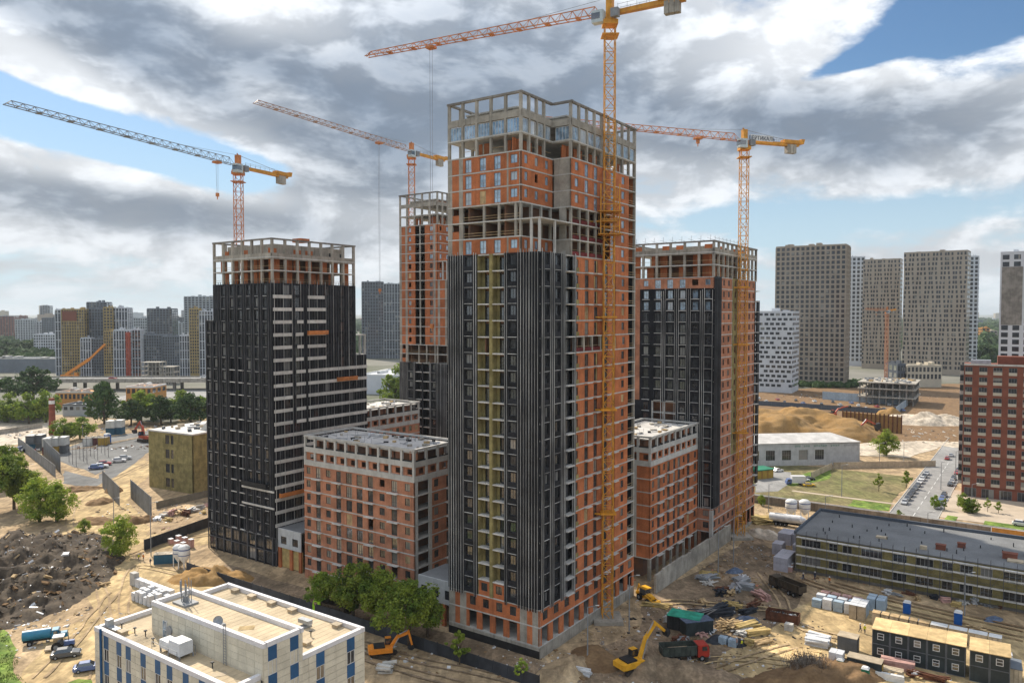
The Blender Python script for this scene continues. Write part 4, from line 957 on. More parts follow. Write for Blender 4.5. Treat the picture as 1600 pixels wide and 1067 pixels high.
# ---------------------------------------------------------------- city around the site
def city_tower(label, u0, u1, vt, vb, mt, rows, cols, dep=None, rz=0.0, style='grid', name='apartment_tower', dist=None, trim=None, cat='building', group=None, glass='glass_far', top=None, sidecols=3):
    """a block standing on the ground row vb, spanning photo columns u0..u1, its roof at row vt"""
    if dist is None: dist = G((u0+u1)/2, vb).y
    xc = D((u0+u1)/2, vb, dist).x; ts = [(D(u, vb, dist).x/dist*dist-xc)/(math.cos(rz)-(D(u, vb, dist).x/dist)*math.sin(rz)) for u in (u0, u1)]
    w = ts[1]-ts[0]; xm = xc+math.cos(rz)*(ts[0]+ts[1])/2; ym = dist+math.sin(rz)*(ts[0]+ts[1])/2; h = D(u0, vt, dist).z; dep = dep or min(w*.7, 22)
    root = thing(name, label, cat, (xm, ym, 0), rz, group)
    MB().box(-w/2, w/2, 0, dep, 0, h).build('wall', mt, root)
    b = MB(); t_ = MB(); fh = h/rows; bw = w/cols
    def grid(ox, oy, ux, uy, nx, ny, L_, cols_):
        bw_ = L_/cols_
        def q(s0, s1, z0, z1, d0, d1, mb, m=0):
            pts = []
            for z in (z0, z1):
                for s, d_ in ((s0,d0),(s1,d0),(s1,d1),(s0,d1)): pts.append((ox+ux*s+nx*d_, oy+uy*s+ny*d_, z))
            mb.add(pts, [(0,3,2,1),(4,5,6,7),(0,1,5,4),(1,2,6,5),(2,3,7,6),(3,0,4,7)], m)
        for i in range(rows):
            for j in range(cols_):
                z = i*fh; s = j*bw_
                if i == 0 and style != 'all': continue
                if style == 'weave':
                    sh = (.22*bw_)*math.sin(i*.55+(j//2)*2.1)*(1 if j % 2 else -1); q(s+bw_*.26+sh, s+bw_*.74+sh, z+fh*.22, z+fh*.85, -.05, .10, b)
                elif style == 'offset':
                    sh = bw_*.35 if i % 2 else 0
                    if (i*3+j*5) % 11 == 0: continue
                    q(s+bw_*.1+sh, min(s+bw_*.78+sh, L_), z+fh*.28, z+fh*.82, -.05, .10, b)
                elif style == 'strip': q(s+bw_*.18, s+bw_*.82, z+fh*.2, z+fh*.88, -.05, .10, b)
                else: q(s+bw_*.2, s+bw_*.8, z+fh*.2, z+fh*.86, -.05, .08, b)
        if style in ('grid', 'strip'):
            for j in range(cols_+1): q(max(0, j*bw_-.35), min(L_, j*bw_+.35), 0, h-.1, 0, .45, t_)
            if style == 'grid':
                for i in range(1, rows+1): q(0, L_, i*fh-.35, i*fh+.2 if i < rows else i*fh-.05, .02, .38, t_)
            else:
                for i in range(3, rows, 3): q(0, L_, i*fh-.3, i*fh+.3, .02, .5, t_)
    grid(-w/2, 0, 1, 0, 0, -1, w, cols); grid(w/2, 0, 0, 1, 1, 0, dep, sidecols); grid(-w/2, dep, 0, -1, -1, 0, dep, sidecols)
    if b.f: tag(b.build('window_grid', glass, root), kind='stuff')
    if t_.f: tag(t_.build('facade_grid', trim or mt, root), kind='stuff')
    r = random.Random(int(u0*7)); b = MB().box(-w/2, w/2, 0, .5, h, h+1).box(-w/2, w/2, dep-.5, dep, h, h+1).box(-w/2,-w/2+.5,.5,dep-.5,h,h+1).box(w/2-.5,w/2,.5,dep-.5,h,h+1)
    for _ in range(4): x = r.uniform(-w*.4,w*.35); b.box(x, x+w*.07, dep*.3, dep*.6, h, h+r.uniform(1.5,3.5))
    b.build('roof_parapet', top or trim or mt, root)
    return root, w, h, dep
# right-hand cluster
city_tower('huge tan grid-fronted apartment tower, leftmost and broadest of the right cluster', 1210, 1319, 385, 602, 'tower_tan', 29, 14, 26, R(-31), 'grid', sidecols=5)
city_tower('slim white tower squeezed between the two tan towers', 1322, 1349, 402, 577, 'tower_white', 26, 4, 20, R(-20), 'plain', dist=930)
city_tower('narrower tan tower with wavy window columns behind the small crane', 1346, 1404, 406, 574, 'tower_tan', 26, 11, 24, R(-33), 'weave', dist=880)
city_tower('broad tan tower with wavy window columns on the right', 1409, 1508, 394, 585, 'tower_tan', 26, 16, 26, R(-37), 'weave', sidecols=5)
city_tower('slim white tower edging out behind the right tan tower', 1512, 1526, 401, 565, 'tower_white', 26, 2, 20, R(-33), 'plain', dist=930)
city_tower('white mid-rise with staggered dark windows left of the tan towers', 1166, 1237, 488, 613, 'tower_white', 17, 8, 30, R(-30), 'offset', sidecols=5)
rt_, w, h, dp = city_tower('white tower with large dark panel at the right edge', 1559, 1668, 395, 590, 'tower_white', 28, 6, 24, R(-36), 'none', dist=350)
MB().box(-w/2+.7, -w/2+8.8, -.15, .05, h*.64, h-6).build('dark_panel', 'concrete_dark', rt_)
for i in range(26):
    z = 3+i*(h-6)/26; put('window', win_mesh(2.0, 1.7, 'frame_dark', 'glass_far', 1, 0, -.2), rt_, (-w/2+12.4, 0, z)); put('window', win_mesh(2.0, 1.7, 'frame_dark', 'glass_far', 1, 0, -.2), rt_, (-w/2+16.8, 0, z))
# red brick apartment house with windows one by one
P = G(1502, 775); root = thing('apartment_house', 'red brick apartment house with cream window bands at the right edge', 'building', (P.x, P.y, 0), TH+R(4))
W, Dp, fh, nf = 52.0, 17.0, 3.5, 12; f = Face(root, 0, 0, 0); H = 4.0+nf*fh
MB().box(0,W,.35,Dp,0,H).build('wall_core', 'brick_red', root)
sp_ = [('w',2.9,2.2)] + [('B',1.2),('w',3.2,2.4),('B',1.1),('w',3.1,2.6)]*6
sp_ = [s for s in sp_]
for i in range(nf):
    z = 4.0+i*fh; bays, x, wn = [], 0, []
    for k, wd, *hw in sp_:
        if k == 'w': a = (wd-hw[0])/2; bays.append((wd,0,(a,a+hw[0],.2,fh-.6))); wn.append((x+a, hw[0]))
        else: bays.append((wd,0,None))
        x += wd
    f.put('wall_panel', wall_mesh(('red',), bays, fh, .35, ('brick_red',)), 0, z)
    for j, (s, wd) in enumerate(wn):
        f.put('window', win_mesh(wd, fh-1.9, 'frame_grey', 'glass_far', 2, 0, .15), s, z+1.25); f.put('cream_spandrel', box_mesh('cream_spandrel', wd, .2, 1.0, 'tower_beige'), s, z+.22, -.06)
for j in range(9): f.put('shop_window', win_mesh(3.6, 3.0, 'frame_grey', 'glass_far', 2, 0, .0), .8+j*5.2, .3, -.2)
f.put('cornice', box_mesh('cornice', W, .3, .6, 'concrete_light'), 0, H-.1, .12)
for i in range(nf): put('balcony', box_mesh('balcony', 1.2, 3.0, 1.1, 'concrete_light'), root, (-1.2, 1.5, 4.2+i*fh)); put('balcony_glazing', box_mesh('balcony_glazing', 1.1, 3.0, 2.0, 'glass_far'), root, (-1.15, 1.5, 5.3+i*fh))
MB().box(10,22,5,11,H,H+3).box(26,29,6,9,H,H+4.5).build('roof_hut', 'brick_red', root); MB().box(2,8,4,8,H,H+1.6).box(31,34,5,9,H,H+2.2).build('roof_units', 'steel', root)
# orange block and low blocks near the forest
city_tower('small orange block in front of the far forest', 1534, 1546, 513, 541, 'orange_facade', 7, 2, 12, 0, 'none', dist=1400); city_tower('pale annex beside the small orange block', 1547, 1558, 517, 540, 'tower_beige', 6, 2, 14, 0, 'grid', dist=1405)
# beige low building, concrete frame under construction, warehouse
P = G(1416, 600); 
city_tower('beige low building with one row of dark windows before the tan towers', 1417, 1471, 572, 601, 'tower_beige', 3, 9, 22, R(-3), 'plain', 'low_building', dist=660); city_tower('dark annex of the beige low building', 1402, 1416, 570, 601, 'tower_slate', 3, 3, 24, 0, 'none', 'low_building', dist=664)
fr_ = thing('unfinished_building', 'two-storey bare concrete frame being built in front of the tan towers', 'building', (0,0,0)); a = G(1342, 631); c = G(1428, 636); e = G(1458, 622); v1 = Vector((c.x-a.x, c.y-a.y)); fr_.location = (a.x, a.y, 0); fr_.rotation_euler = (0,0,math.atan2(v1.y, v1.x)); L_ = v1.length; dpt = 40
for z in (5.2, 11.0, 15.2): MB().box(-1,L_+1,-1,dpt,z,z+.7).build('floor_slab', 'concrete', fr_)
for i in range(9):
    for j in range(4):
        put('column', box_mesh('column_f', .9, .9, 15.2, 'concrete_dark'), fr_, (i*(L_-1)/8, j*(dpt-3)/3, 0))
MB().box(8,L_-8,12,30,0,15).build('core_wall', 'concrete_dark', fr_)
b = MB(); r = random.Random(2)
for _ in range(60): b.cbox((r.uniform(2,L_-2), r.uniform(1,dpt-3), 16.4), (r.uniform(.5,4), r.uniform(.5,2), r.uniform(.3,1.8)), r.uniform(0,3), r.randrange(3))
b.build('deck_clutter', ['timber','concrete_light','crane_grey'], fr_)
# small far crane on that site
P = G(1384, 605); tower_crane('small far orange crane in front of the tan towers', P.x, P.y, 66, (P.x-28, P.y-20), 12, 1, 'crane_orange', 'crane_orange', .5, 3)
# white warehouse with square windows
a = G(1160, 729.5); c = G(1343, 725); v1 = Vector((c.x-a.x, c.y-a.y)); root = thing('warehouse', 'white warehouse with square barred windows and green lettering', 'building', (a.x, a.y, 0), math.atan2(v1.y, v1.x)); L_ = v1.length; f = Face(root, 0, 0, 0); h = 9.6
wx = [L_*(u-1160)/183 for u in (1178.5, 1203, 1228, 1254, 1279.5)]; bays, x = [], 0
for t in wx: bays += [(t-2.0-x,0,None),(4.0,0,(.0,4.0,2.4,6.6))]; x = t+2.0
bays.append((L_-x,0,None)); f.put('front_wall', wall_mesh(('wh',), bays, h, .4, ('podium_panel',)), 0, 0)
for t in wx: f.put('window', win_mesh(4.0, 4.2, 'frame_grey', 'glass_dark', 3, 2.1, .2), t-2.0, 2.4)
MB().box(0,L_,8,20,0,h-.1).box(0,.4,.4,8,0,h-.1).box(L_-.4,L_,.4,8,0,h-.1).build('side_wall', 'podium_panel', root)
b = MB(); b.add([(-.5,-.5,h),(L_+.5,-.5,h),(L_+.5,20.5,h),(-.5,20.5,h),(-.5,10,h+2.6),(L_-8,10,h+2.6)], [(0,1,5,4),(2,3,4,5),(1,2,5),(3,0,4),(0,3,2,1)]); b.build('roof', 'roof_white', root)
for u0, u1 in ((1241,1250),(1255,1265),(1271,1292),(1297,1312),(1318,1341)):
    x0, x1 = L_*(u0-1160)/183, L_*(u1-1160)/183; k = max(3, int((x1-x0)/.9))
    b = MB(); 
    for j in range(k):
        xx = x0+(x1-x0)*j/k; b.box(xx, xx+.14, -.06, -.01, 7.9, 8.6); b.box(xx+.45, xx+.58, -.06, -.01, 7.9, 8.6); b.box(xx+.14, xx+.45, -.06, -.01, 8.2+(.28 if j % 2 else -.28), 8.32+(.26 if j % 2 else -.28))
    b.build('lettering', 'green_box' if u0 < 1310 else 'crane_grey', root)
# kiosk
P = G(1180, 750); root = thing('kiosk', 'small yellow kiosk with green roof beside the right tower', 'kiosk', (P.x, P.y, 0), R(24)); MB().box(0,9,0,6,0,3.4).build('wall', 'container_yellow', root); MB().box(-.4,9.4,-.4,6.4,3.4,3.8).build('roof', 'green_box', root); MB().box(3.2,3.45,-.06,0,0,3.3).box(6.1,6.35,-.06,0,0,3.3).build('frame_post', 'tower_brown', root); MB().box(9.0,9.06,.4,5.6,.3,3.0).build('dark_end', 'container_dark', root)
# centre-left grey tower and left colour cluster
city_tower('grey patterned twin tower seen between the left and slim towers', 566, 600, 441, 560, 'tower_slate', 24, 8, 30, R(10), 'grid', trim='tower_grey'); city_tower('pale streaked half of the grey twin tower', 600, 626, 444, 560, 'tower_slate', 24, 6, 30, R(-6), 'strip', trim='tower_pale')
CL_ = [('yellow-brown slab tower with dark red top, leftmost of the colourful cluster', 98, 133, 484, 586, 'tower_yellow', 22, 9, 'strip', 'tower_yellow', None), ('white-striped end strip left of the yellow-brown slab tower', 88, 97, 485, 586, 'tower_slate', 22, 2, 'strip', 'tower_white', None),
 ('slate grey tower with pale ribs beside the yellow strip', 141, 163, 483, 586, 'tower_slate', 22, 5, 'strip', 'tower_grey', 800), ('ochre strip tower with dark balconies', 163.5, 178, 481, 586, 'tower_yellow', 22, 3, 'strip', 'tower_yellow', 798), ('white-ribbed tower right of the ochre strip', 178.5, 201, 482, 586, 'tower_slate', 22, 5, 'strip', 'tower_white', 800),
 ('bluish tower standing behind the ochre strip', 137, 168, 473, 560, 'tower_grey', 25, 6, 'strip', 'tower_grey', 980), ('low white-ribbed block right of the yellow-brown tower', 127, 143, 529, 587, 'tower_slate', 13, 4, 'strip', 'tower_white', 770), ('low slate block behind the slanting orange crane boom', 143.5, 163, 530, 587, 'tower_slate', 13, 5, 'grid', 'tower_grey', 772),
 ('low ochre block at the head of the orange boom', 163.5, 178, 518, 587, 'tower_yellow', 15, 4, 'strip', 'tower_yellow', 766), ('white-ribbed block left of the red crane mast', 178.5, 204, 517, 588, 'tower_slate', 15, 6, 'strip', 'tower_white', 764), ('narrow brown and white block right of the red crane mast', 207, 221, 516, 586, 'tower_brown', 15, 3, 'strip', 'tower_white', 770),
 ('wide slate block left of centre in the colourful cluster', 222, 253, 524, 586, 'tower_slate', 14, 8, 'grid', 'tower_grey', 775), ('second slate block of the colourful cluster', 255, 281, 526, 586, 'tower_slate', 14, 7, 'grid', 'tower_grey', 775), ('white-ribbed block next to the rightmost ochre tower', 281.5, 297, 525, 586, 'tower_slate', 14, 4, 'strip', 'tower_white', 775),
 ('dark blue-grey tower standing behind the slate blocks', 231, 270, 483, 560, 'tower_slate', 22, 8, 'grid', 'tower_grey', 960), ('pale tower partly hidden behind the black left tower', 289, 340, 464, 560, 'tower_pale', 26, 9, 'strip', 'tower_pale', 1100), ('rightmost ochre tower of the colourful cluster', 297.5, 312, 483, 586, 'tower_yellow', 22, 4, 'strip', 'tower_yellow', 770), ('white-ribbed tower beside the black left tower', 312.5, 334, 487, 586, 'tower_slate', 22, 5, 'strip', 'tower_white', 770),
 ('grey-green low slab behind the cluster', 270, 290, 505, 560, 'tower_pale', 16, 4, 'plain', None, 1200), ('white nine-storey slab block left of the cluster', 53, 90, 523, 550, 'tower_white', 9, 10, 'plain', None, 1050), ('grey twin panel tower on the far left', 24, 52, 500, 527, 'tower_pale', 14, 7, 'plain', None, 1600), ('paler half of the far left panel towers', 52.5, 66, 503, 526, 'tower_white', 13, 3, 'none', None, 1620),
 ('long brown panel block at the far left edge', -30, 22, 494, 523, 'tower_brown', 12, 12, 'plain', 'tower_pale', 1750), ('blue glass block on the far left skyline', 63, 78, 478, 500, 'tower_grey', 14, 4, 'strip', None, 2600), ('grey slab between the slate tower and the ochre tower', 202, 230, 497, 520, 'tower_pale', 10, 8, 'plain', None, 1500)]
for lb, u0, u1, vt, vb, mt, rows, cols, st, tr, ds in CL_: city_tower(lb, u0, u1, vt, vb, mt, rows, cols, None, 0 if ds and ds < 900 else .1, st, dist=ds, trim=tr)
rd_ = [o for o in bpy.data.objects if o.get('label', '').startswith('yellow-brown slab')][0]; MB().box(-10,4,-.7,-.46,56,66).build('red_panel', 'tower_brown', rd_)
# unfinished low frames in front of the cluster
for lb, u0, u1, vt, vb in (('bare concrete frame with five decks before the slate blocks', 220, 250, 566, 592), ('lower bare concrete frame right of the five-deck one', 251, 271, 573, 592)):
    ds = 690; a, c = D(u0, vb, ds), D(u1, vb, ds); h = D(u0, vt, ds).z; w = c.x-a.x; root = thing('unfinished_building', lb, 'building', (a.x, ds, 0)); k = 5 if u0 < 230 else 3
    for i in range(k): MB().box(0,w,0,14,(i+1)*h/k-.5,(i+1)*h/k).build('floor_slab', 'concrete', root)
    for i in range(6):
        for j in (0, 13): put('column', box_mesh('column_g', .6, .6, h-.5, 'concrete'), root, (i*(w-.6)/5, j, 0))
    MB().box(w*.3,w*.7,4,9,0,h-.6).build('core_wall', 'concrete_dark', root)
# telescopic crane boom and red mast in the cluster
P = G(110, 590); root = thing('mobile_crane', 'long slanting orange telescopic crane boom before the ochre towers', 'crane', (P.x, P.y, 0)); e = D(164, 538, P.y)-P
MB().box(-9,8,-1.5,1.5,1,3).build('chassis', 'machine_orange', root); b = MB(); 
for x in (-7,-4,2,5): b.tube((x,-1.7,.9),(x,1.7,.9),.9,n=10)
b.build('wheels', 'tyre', root); MB().bar((-4,0,3),(e.x*.55,0,e.z*.55),2.6,2.8).bar((e.x*.5,0,e.z*.5),(e.x,0,e.z),1.7,1.9).build('boom', 'machine_orange', root); MB().box(4,7.5,-1.4,1.4,3,5).build('cab', 'machine_orange', root)
P = G(206, 589); root = thing('hoist_mast', 'slim red lattice mast standing before the white-ribbed block', 'mast', (P.x, P.y-6, 0)); b = MB(); lattice(b, 0, 45, 1.3, 3, .5); b.build('mast', 'machine_red', root)
# elevated road
root = tag(MB().box(-760,-95,0,26,7.2,9.0).build('elevated_road', 'asphalt_pale', None, (0,640,0), R(2)), kind='structure')
MB().box(-760,-95,-.3,0,7.0,10.2).box(-760,-95,26,26.3,7.0,10.2).build('parapet', 'concrete', root)
for i in range(24):
    for y in (4, 20): put('pier', box_mesh('pier', 2, 2.4, 7.2, 'concrete_dark'), root, (-740+i*27, y, 0))
b = MB(); 
for i in range(40): b.bar((-750+i*16, 13, 9),(-750+i*16, 13, 16),.18)
b.build('lamp_posts', 'crane_grey', root)
tag(sheet('far_road', [(-300,560),(-120,560),(-120,640),(-300,640)], .05, 'asphalt_pale'), kind='structure')
# low buildings on the left
def low_house(label, u0, u1, vt, vb, mt, roof, rows=1, cols=6, dep=18, rz=0, dist=None):
    return city_tower(label, u0, u1, vt, vb, mt, rows+1, cols, dep, rz, 'plain' if rows else 'none', 'low_building', dist, cat='building', top=roof)
low_house('long ochre brick depot left of the round tree', 87, 146, 614, 637, 'orange_facade', 'concrete_light', 1, 9, 22); low_house('small ochre office with white roof right of the round tree', 197, 237, 606, 627, 'orange_facade', 'white_paint', 1, 5, 24); low_house('grey metal shed behind the chimney', 98, 146, 634, 650, 'tower_pale', 'container_grey', 1, 5, 14)
low_house('long grey garage row on the far left', -20, 90, 561, 582, 'tower_grey', 'concrete_light', 0, 10, 30); low_house('white-roofed warehouse between left and slim towers', 560, 622, 587, 616, 'tower_white', 'white_paint', 0, 8, 60, R(-14)); low_house('ruined grey wall shed at the left edge', -30, 58, 645, 660, 'concrete_dark', 'concrete_dark', 0, 5, 16)
# striped chimney
P = G(82, 679); root = thing('chimney', 'slim red brick chimney with white bands', 'chimney', (P.x, P.y, 0)); h = D(82, 622, P.y).z; b = MB().lathe([(1.75,0),(1.35,h)], 14); b.lathe([(1.35,h),(0,h)], 14); b.build('shaft', 'chimney_brick', root)
for i in range(3): MB().lathe([(1.44+.04*i,h-3.0-i*4.2),(1.42+.04*i,h-1.2-i*4.2)], 14).build('white_band', 'white_paint', root)
# distant skyline
r = random.Random(11); k = 0
for i in range(230):
    ds = r.uniform(1700, 6000); u = r.uniform(-150, 1750) if i % 3 else r.uniform(-120, 640); h = r.choice((18,28,28,40,55,75))*r.uniform(.8,1.2)
    if i > 215: h *= 1.5; ds = r.uniform(4500, 7500)
    P = D(u, 489, ds); w = r.uniform(18, 80); dp = r.uniform(14, 22); mt = r.choice(('tower_pale','tower_grey','tower_white','tower_beige','tower_brown','tower_tan'))
    o = tag(MB().box(-w/2,w/2,0,dp,0,h).box(-w*.2,w*.1,dp*.3,dp*.7,h,h+3).build('distant_block', mt, None, (P.x, ds, 0), r.uniform(-.6,.6)), 'faint apartment block on the hazy skyline', 'building', 'faint blocks on the skyline')

r = random.Random(17)
for i in range(22):
    u0 = -40+i*17+r.uniform(-5,5); w_ = r.uniform(14, 34); ds = r.uniform(1250, 2300); hh = r.choice((28,28,42,55,70)); mt = r.choice(('tower_pale','tower_beige','tower_grey','tower_white','tower_tan','tower_brown')); vt = 489-(hh-64)/ds*1200
    vb = 489+64/ds*1200; nm = {'tower_pale':'pale grey','tower_beige':'beige','tower_grey':'blue-grey','tower_white':'white','tower_tan':'tan','tower_brown':'brown'}[mt]
    city_tower(f'{nm} block in the hazy middle distance on the left, {ORD[i]} from the left edge', u0, u0+w_, vt, vb, mt, int(hh/3), max(5, int(w_/2.6)), 16, r.uniform(-.3,.3), r.choice(('plain','strip')), 'apartment_block', ds, None, 'building', 'left middle-distance blocks')
# ---------------------------------------------------------------- pale office with blue strips, lower left
O8 = G(148, 980, 23.0); root = thing('office_building', 'cream tiled flat-roofed office with blue window strips at the lower left', 'building', (O8.x, O8.y, 0), TH)
W, Dp, H, PH = 29.0, 20.0, 23.0, 26.6
f1, f2 = Face(root, 0, 0, 0), Face(root, W, 0, 1)
MB().box(.3,W-.3,.3,Dp-.3,0,H-.55).build('wall_core', 'cream_tile', root)
MB().box(.3,W-.3,0.02,.3,0,13).box(W-.3,W-.02,.3,Dp-.02,0,13).build('lower_wall', 'cream_tile', root)
MB().box(.45,W-.45,.45,4.0,H-.55,H-.45).box(.45,6.7,4.0,9.6,H-.55,H-.45).box(.45,W-.45,9.6,Dp-.45,H-.55,H-.45).build('roof_felt', 'roof_beige', root)
MB().box(6.95,W-.3,4.25,9.35,H-.5,PH-.55).build('penthouse_core', 'cream_tile', root); MB().box(7.1,W+.2,4.4,9.2,PH-.55,PH-.4).build('penthouse_roof', 'roof_beige', root)
for (x0,x1,y0,y1,z) in ((0,W-.0,0,.45,H),(0,.45,.45,Dp-.45,H),(0,W,Dp-.45,Dp,H),(W-.45,W,.45,4.0,H),(W-.45,W,9.65,Dp-.45,H),(6.7,W+.45,4.0,4.4,PH),(6.7,W+.45,9.2,9.62,PH),(6.7,7.1,4.4,9.2,PH),(W+.05,W+.45,4.4,9.2,PH)):
    MB().box(x0-.06,x1+.06,y0-.06,y1+.06,z-.42,z+.14).build('parapet', 'parapet_white', root)
MB().box(6.7,W+.4,3.98,4.25,H-.5,PH-.42).box(6.7,6.95,4.25,9.6,H-.5,PH-.42).box(6.95,W+.4,9.35,9.6,H-.5,PH-.42).build('penthouse_wall', 'cream_tile', root)
MB().box(W-.3,W+.38,4.26,9.34,0,PH-.42).build('stair_tower', 'cream_tile', root)
def strips(fc, L_, spots, sw, ztop, zbot, out=0.0, skip=None, x_from=0.0):
    ed = [x_from]
    for s in spots: ed += [s-sw/2, s+sw/2]
    ed.append(L_); fhh = 3.35
    for i, s in enumerate(spots):
        z = ztop-.45
        while z > zbot:
            fc.put('blue_panel', box_mesh('blue_panel', sw, .12, 1.65, 'blue_panel'), s-sw/2, z-1.65, out+.05)
            fc.put('window', win_mesh(sw, fhh-1.7, 'frame_white', 'glass_dark', 1, 0, -.02), s-sw/2, z-fhh+.03, out); z -= fhh
    for j in range(0, len(ed), 2):
        a, c = ed[j], ed[j+1]
        if c-a < .2: continue
        k = max(1, round((c-a)/1.5)); q = (c-a)/k
        for i in range(k):
            z = ztop-.45; 
            while z > zbot:
                fc.put('tile', box_mesh('tile', round(q-.05,3), .1, .785, 'cream_tile'), a+i*q+.025, z-.808, out+.04); z -= .83
strips(f1, W, [2.9,6.0,8.2,11.6,14.8,17.3,20.6,23.8,27.0], 1.15, H, 15.5)
f1.put('backing_wall', box_mesh('backing_wall', W, .15, 10.2, 'container_grey'), 0, 12.9, -.12); f2.put('backing_wall', box_mesh('backing_wall_b', Dp, .15, 10.2, 'container_grey'), 0, 12.9, -.12)
strips(f2, Dp, [12.6, 17.6], 1.3, H, 14.5, 0, None, 9.65); strips(f2, 3.95, [2.0], 1.15, H, 14.5)
fp = Face(root, W+.4, 4.05, 1); strips(fp, 5.5, [1.2, 4.3], 1.2, PH, 15, 0)
fpf = Face(root, 6.7, 3.98, 0); strips(fpf, W-6.3, [], 1, PH, H+.1)
fpf.put('roof_door', win_mesh(1.0, 2.3, 'frame_white', 'glass_sky', 0, 1.1, -.12), 2.6, H-.4); fpf.put('hose_reel', MB().tube((0,-.12,0),(0,.1,0),.55,n=14).mesh('hose_reel', 'frame_grey'), 4.2, H+.9, .15)
b = MB()
for s in (0,.5): b.bar((s,0,0),(s,0,4.9),.06)
for i in range(14): b.bar((0,0,.3+i*.33),(.5,0,.3+i*.33),.04)
fpf.put('ladder', b.mesh('ladder', 'frame_grey'), 15.6, H-.4, .2)
b = MB().box(0,2.3,0,1.8,.5,1.9).box(.05,2.25,.05,1.75,1.9,2.05).box(2.35,4.6,.2,1.6,.5,1.5); b.build('ventilation_unit', 'wrap_white', root, (17.2,3.1,H-.45), R(180)); b = MB()
for x, y in ((0,0),(2.3,0),(0,1.8),(2.3,1.8),(4.5,.3),(4.5,1.5)): b.box(x-.08,x+.08,y-.08,y+.08,0,.5)
for s in (-.3, 2.1): b.bar((0,s,1.2),(5.4,s,1.2),.05); [b.bar((t,s,0),(t,s,1.2),.05) for t in (0,1.8,3.6,5.4)]
b.build('unit_stand', 'frame_grey', root, (17.2,3.1,H-.45), R(180))
b = MB(); P0 = Vector((9.2, 6.6, PH-.4))
for dx_, dy_ in ((0,0),(.9,0),(.45,.8),(1.6,.4)): b.bar(P0+Vector((dx_,dy_,0)), P0+Vector((dx_,dy_,3.2)), .08)
for z in (.5, 1.2, 1.9): b.bar(P0+Vector((0,0,z)),P0+Vector((.9,0,z)),.06); b.bar(P0+Vector((.9,0,z)),P0+Vector((.45,.8,z)),.06); b.bar(P0+Vector((.45,.8,z)),P0+Vector((0,0,z)),.06)
b.box(P0.x-.2,P0.x+.0,P0.y-.1,P0.y+.1,P0.z+1.4,P0.z+2.9).box(P0.x+.9,P0.x+1.1,P0.y-.1,P0.y+.1,P0.z+1.2,P0.z+2.7).box(P0.x-.8,P0.x+2,P0.y-.8,P0.y+1.2,P0.z+.02,P0.z+.25).box(P0.x+.1,P0.x+.8,P0.y+.1,P0.y+.5,P0.z+.25,P0.z+1.0)
b.build('antenna_mast', 'frame_grey', root)
b = MB().lathe([(0,0),(.3,.04),(.5,.12),(.6,.22)], 16); o = b.build('satellite_dish', 'steel', root, (19.6,5.0,PH+.2)); o.rotation_euler = (R(75),0,R(40)); MB().bar((19.6,5.0,PH-.4),(19.6,5.0,PH+.15),.1).box(19.0,20.2,4.8,5.6,PH-.4,PH-.2).build('dish_stand', 'frame_grey', root)
for i, (x, y, z) in enumerate(((3,19.0,H),(7,18.9,H),(11.5,18.9,H),(16,18.9,H),(25,18.9,H),(2.0,12,H),(26,13,H),(4.0,1.6,H))): put('roof_vent', MB().box(-.5,.5,-.4,.4,0,.4).box(-.6,.6,-.5,.5,.4,.5).mesh('roof_vent', 'wood_board') if ('rv' not in cache) else cache['rv'], root, (x,y,z-.45))
b = MB()
for x, y in ((2.2,2.4),(5,2.6),(10,2.2),(7,2.9),(22,2.5),(12.5,12.5),(20,11),(24.5,15)): b.tube((x,y,H-.45),(x,y,H+.25),.07,n=6).box(x-.16,x+.16,y-.16,y+.16,H+.2,H+.34)
b.build('roof_pipes', 'frame_dark', root); MB().box(.6,3.2,1.0,1.8,H-.1,H+.05).box(.6,1.4,1.0,1.8,H+.05,H+.9).build('duct', 'steel', root); MB().box(20.5,22.5,16.2,17,H+.1,H+.6).box(21,22,15.5,17.3,H-.45,H-.2).build('skylight', 'steel', root)
MB().tube((1.95,-.25,0),(1.95,-.25,H+.4),.16,n=8).build('downpipe', 'blue_panel', root)
b = MB()
for i in range(28): b.box(.6+i*1.0,.615+i*1.0,9.7,Dp-.5,H-.45,H-.435); b.box(.6+i*1.0,.615+i*1.0,.5,3.95,H-.45,H-.435)
for i in range(22): b.box(7.2+i,7.215+i,4.45,9.15,PH-.4,PH-.385)
tag(b.build('roof_seams', 'wood_board', root), kind='stuff')
for i, (x, y, sx, sy) in enumerate(((4,2.2,1.6,.9),(13,12.5,2.4,1.3),(21,13.5,1.5,2.2),(10,7,2.2,1.0),(23,6.5,1.8,1.2),(24,2.0,1.6,1.1))): put('felt_patch', MB().box(-sx/2,sx/2,-sy/2,sy/2,0,.012).mesh('felt_patch', 'wood_board' if i % 2 else 'dirt_sand'), root, (x,y,(PH-.4 if 4 < y < 9.3 else H-.45)+.018), .2*i)
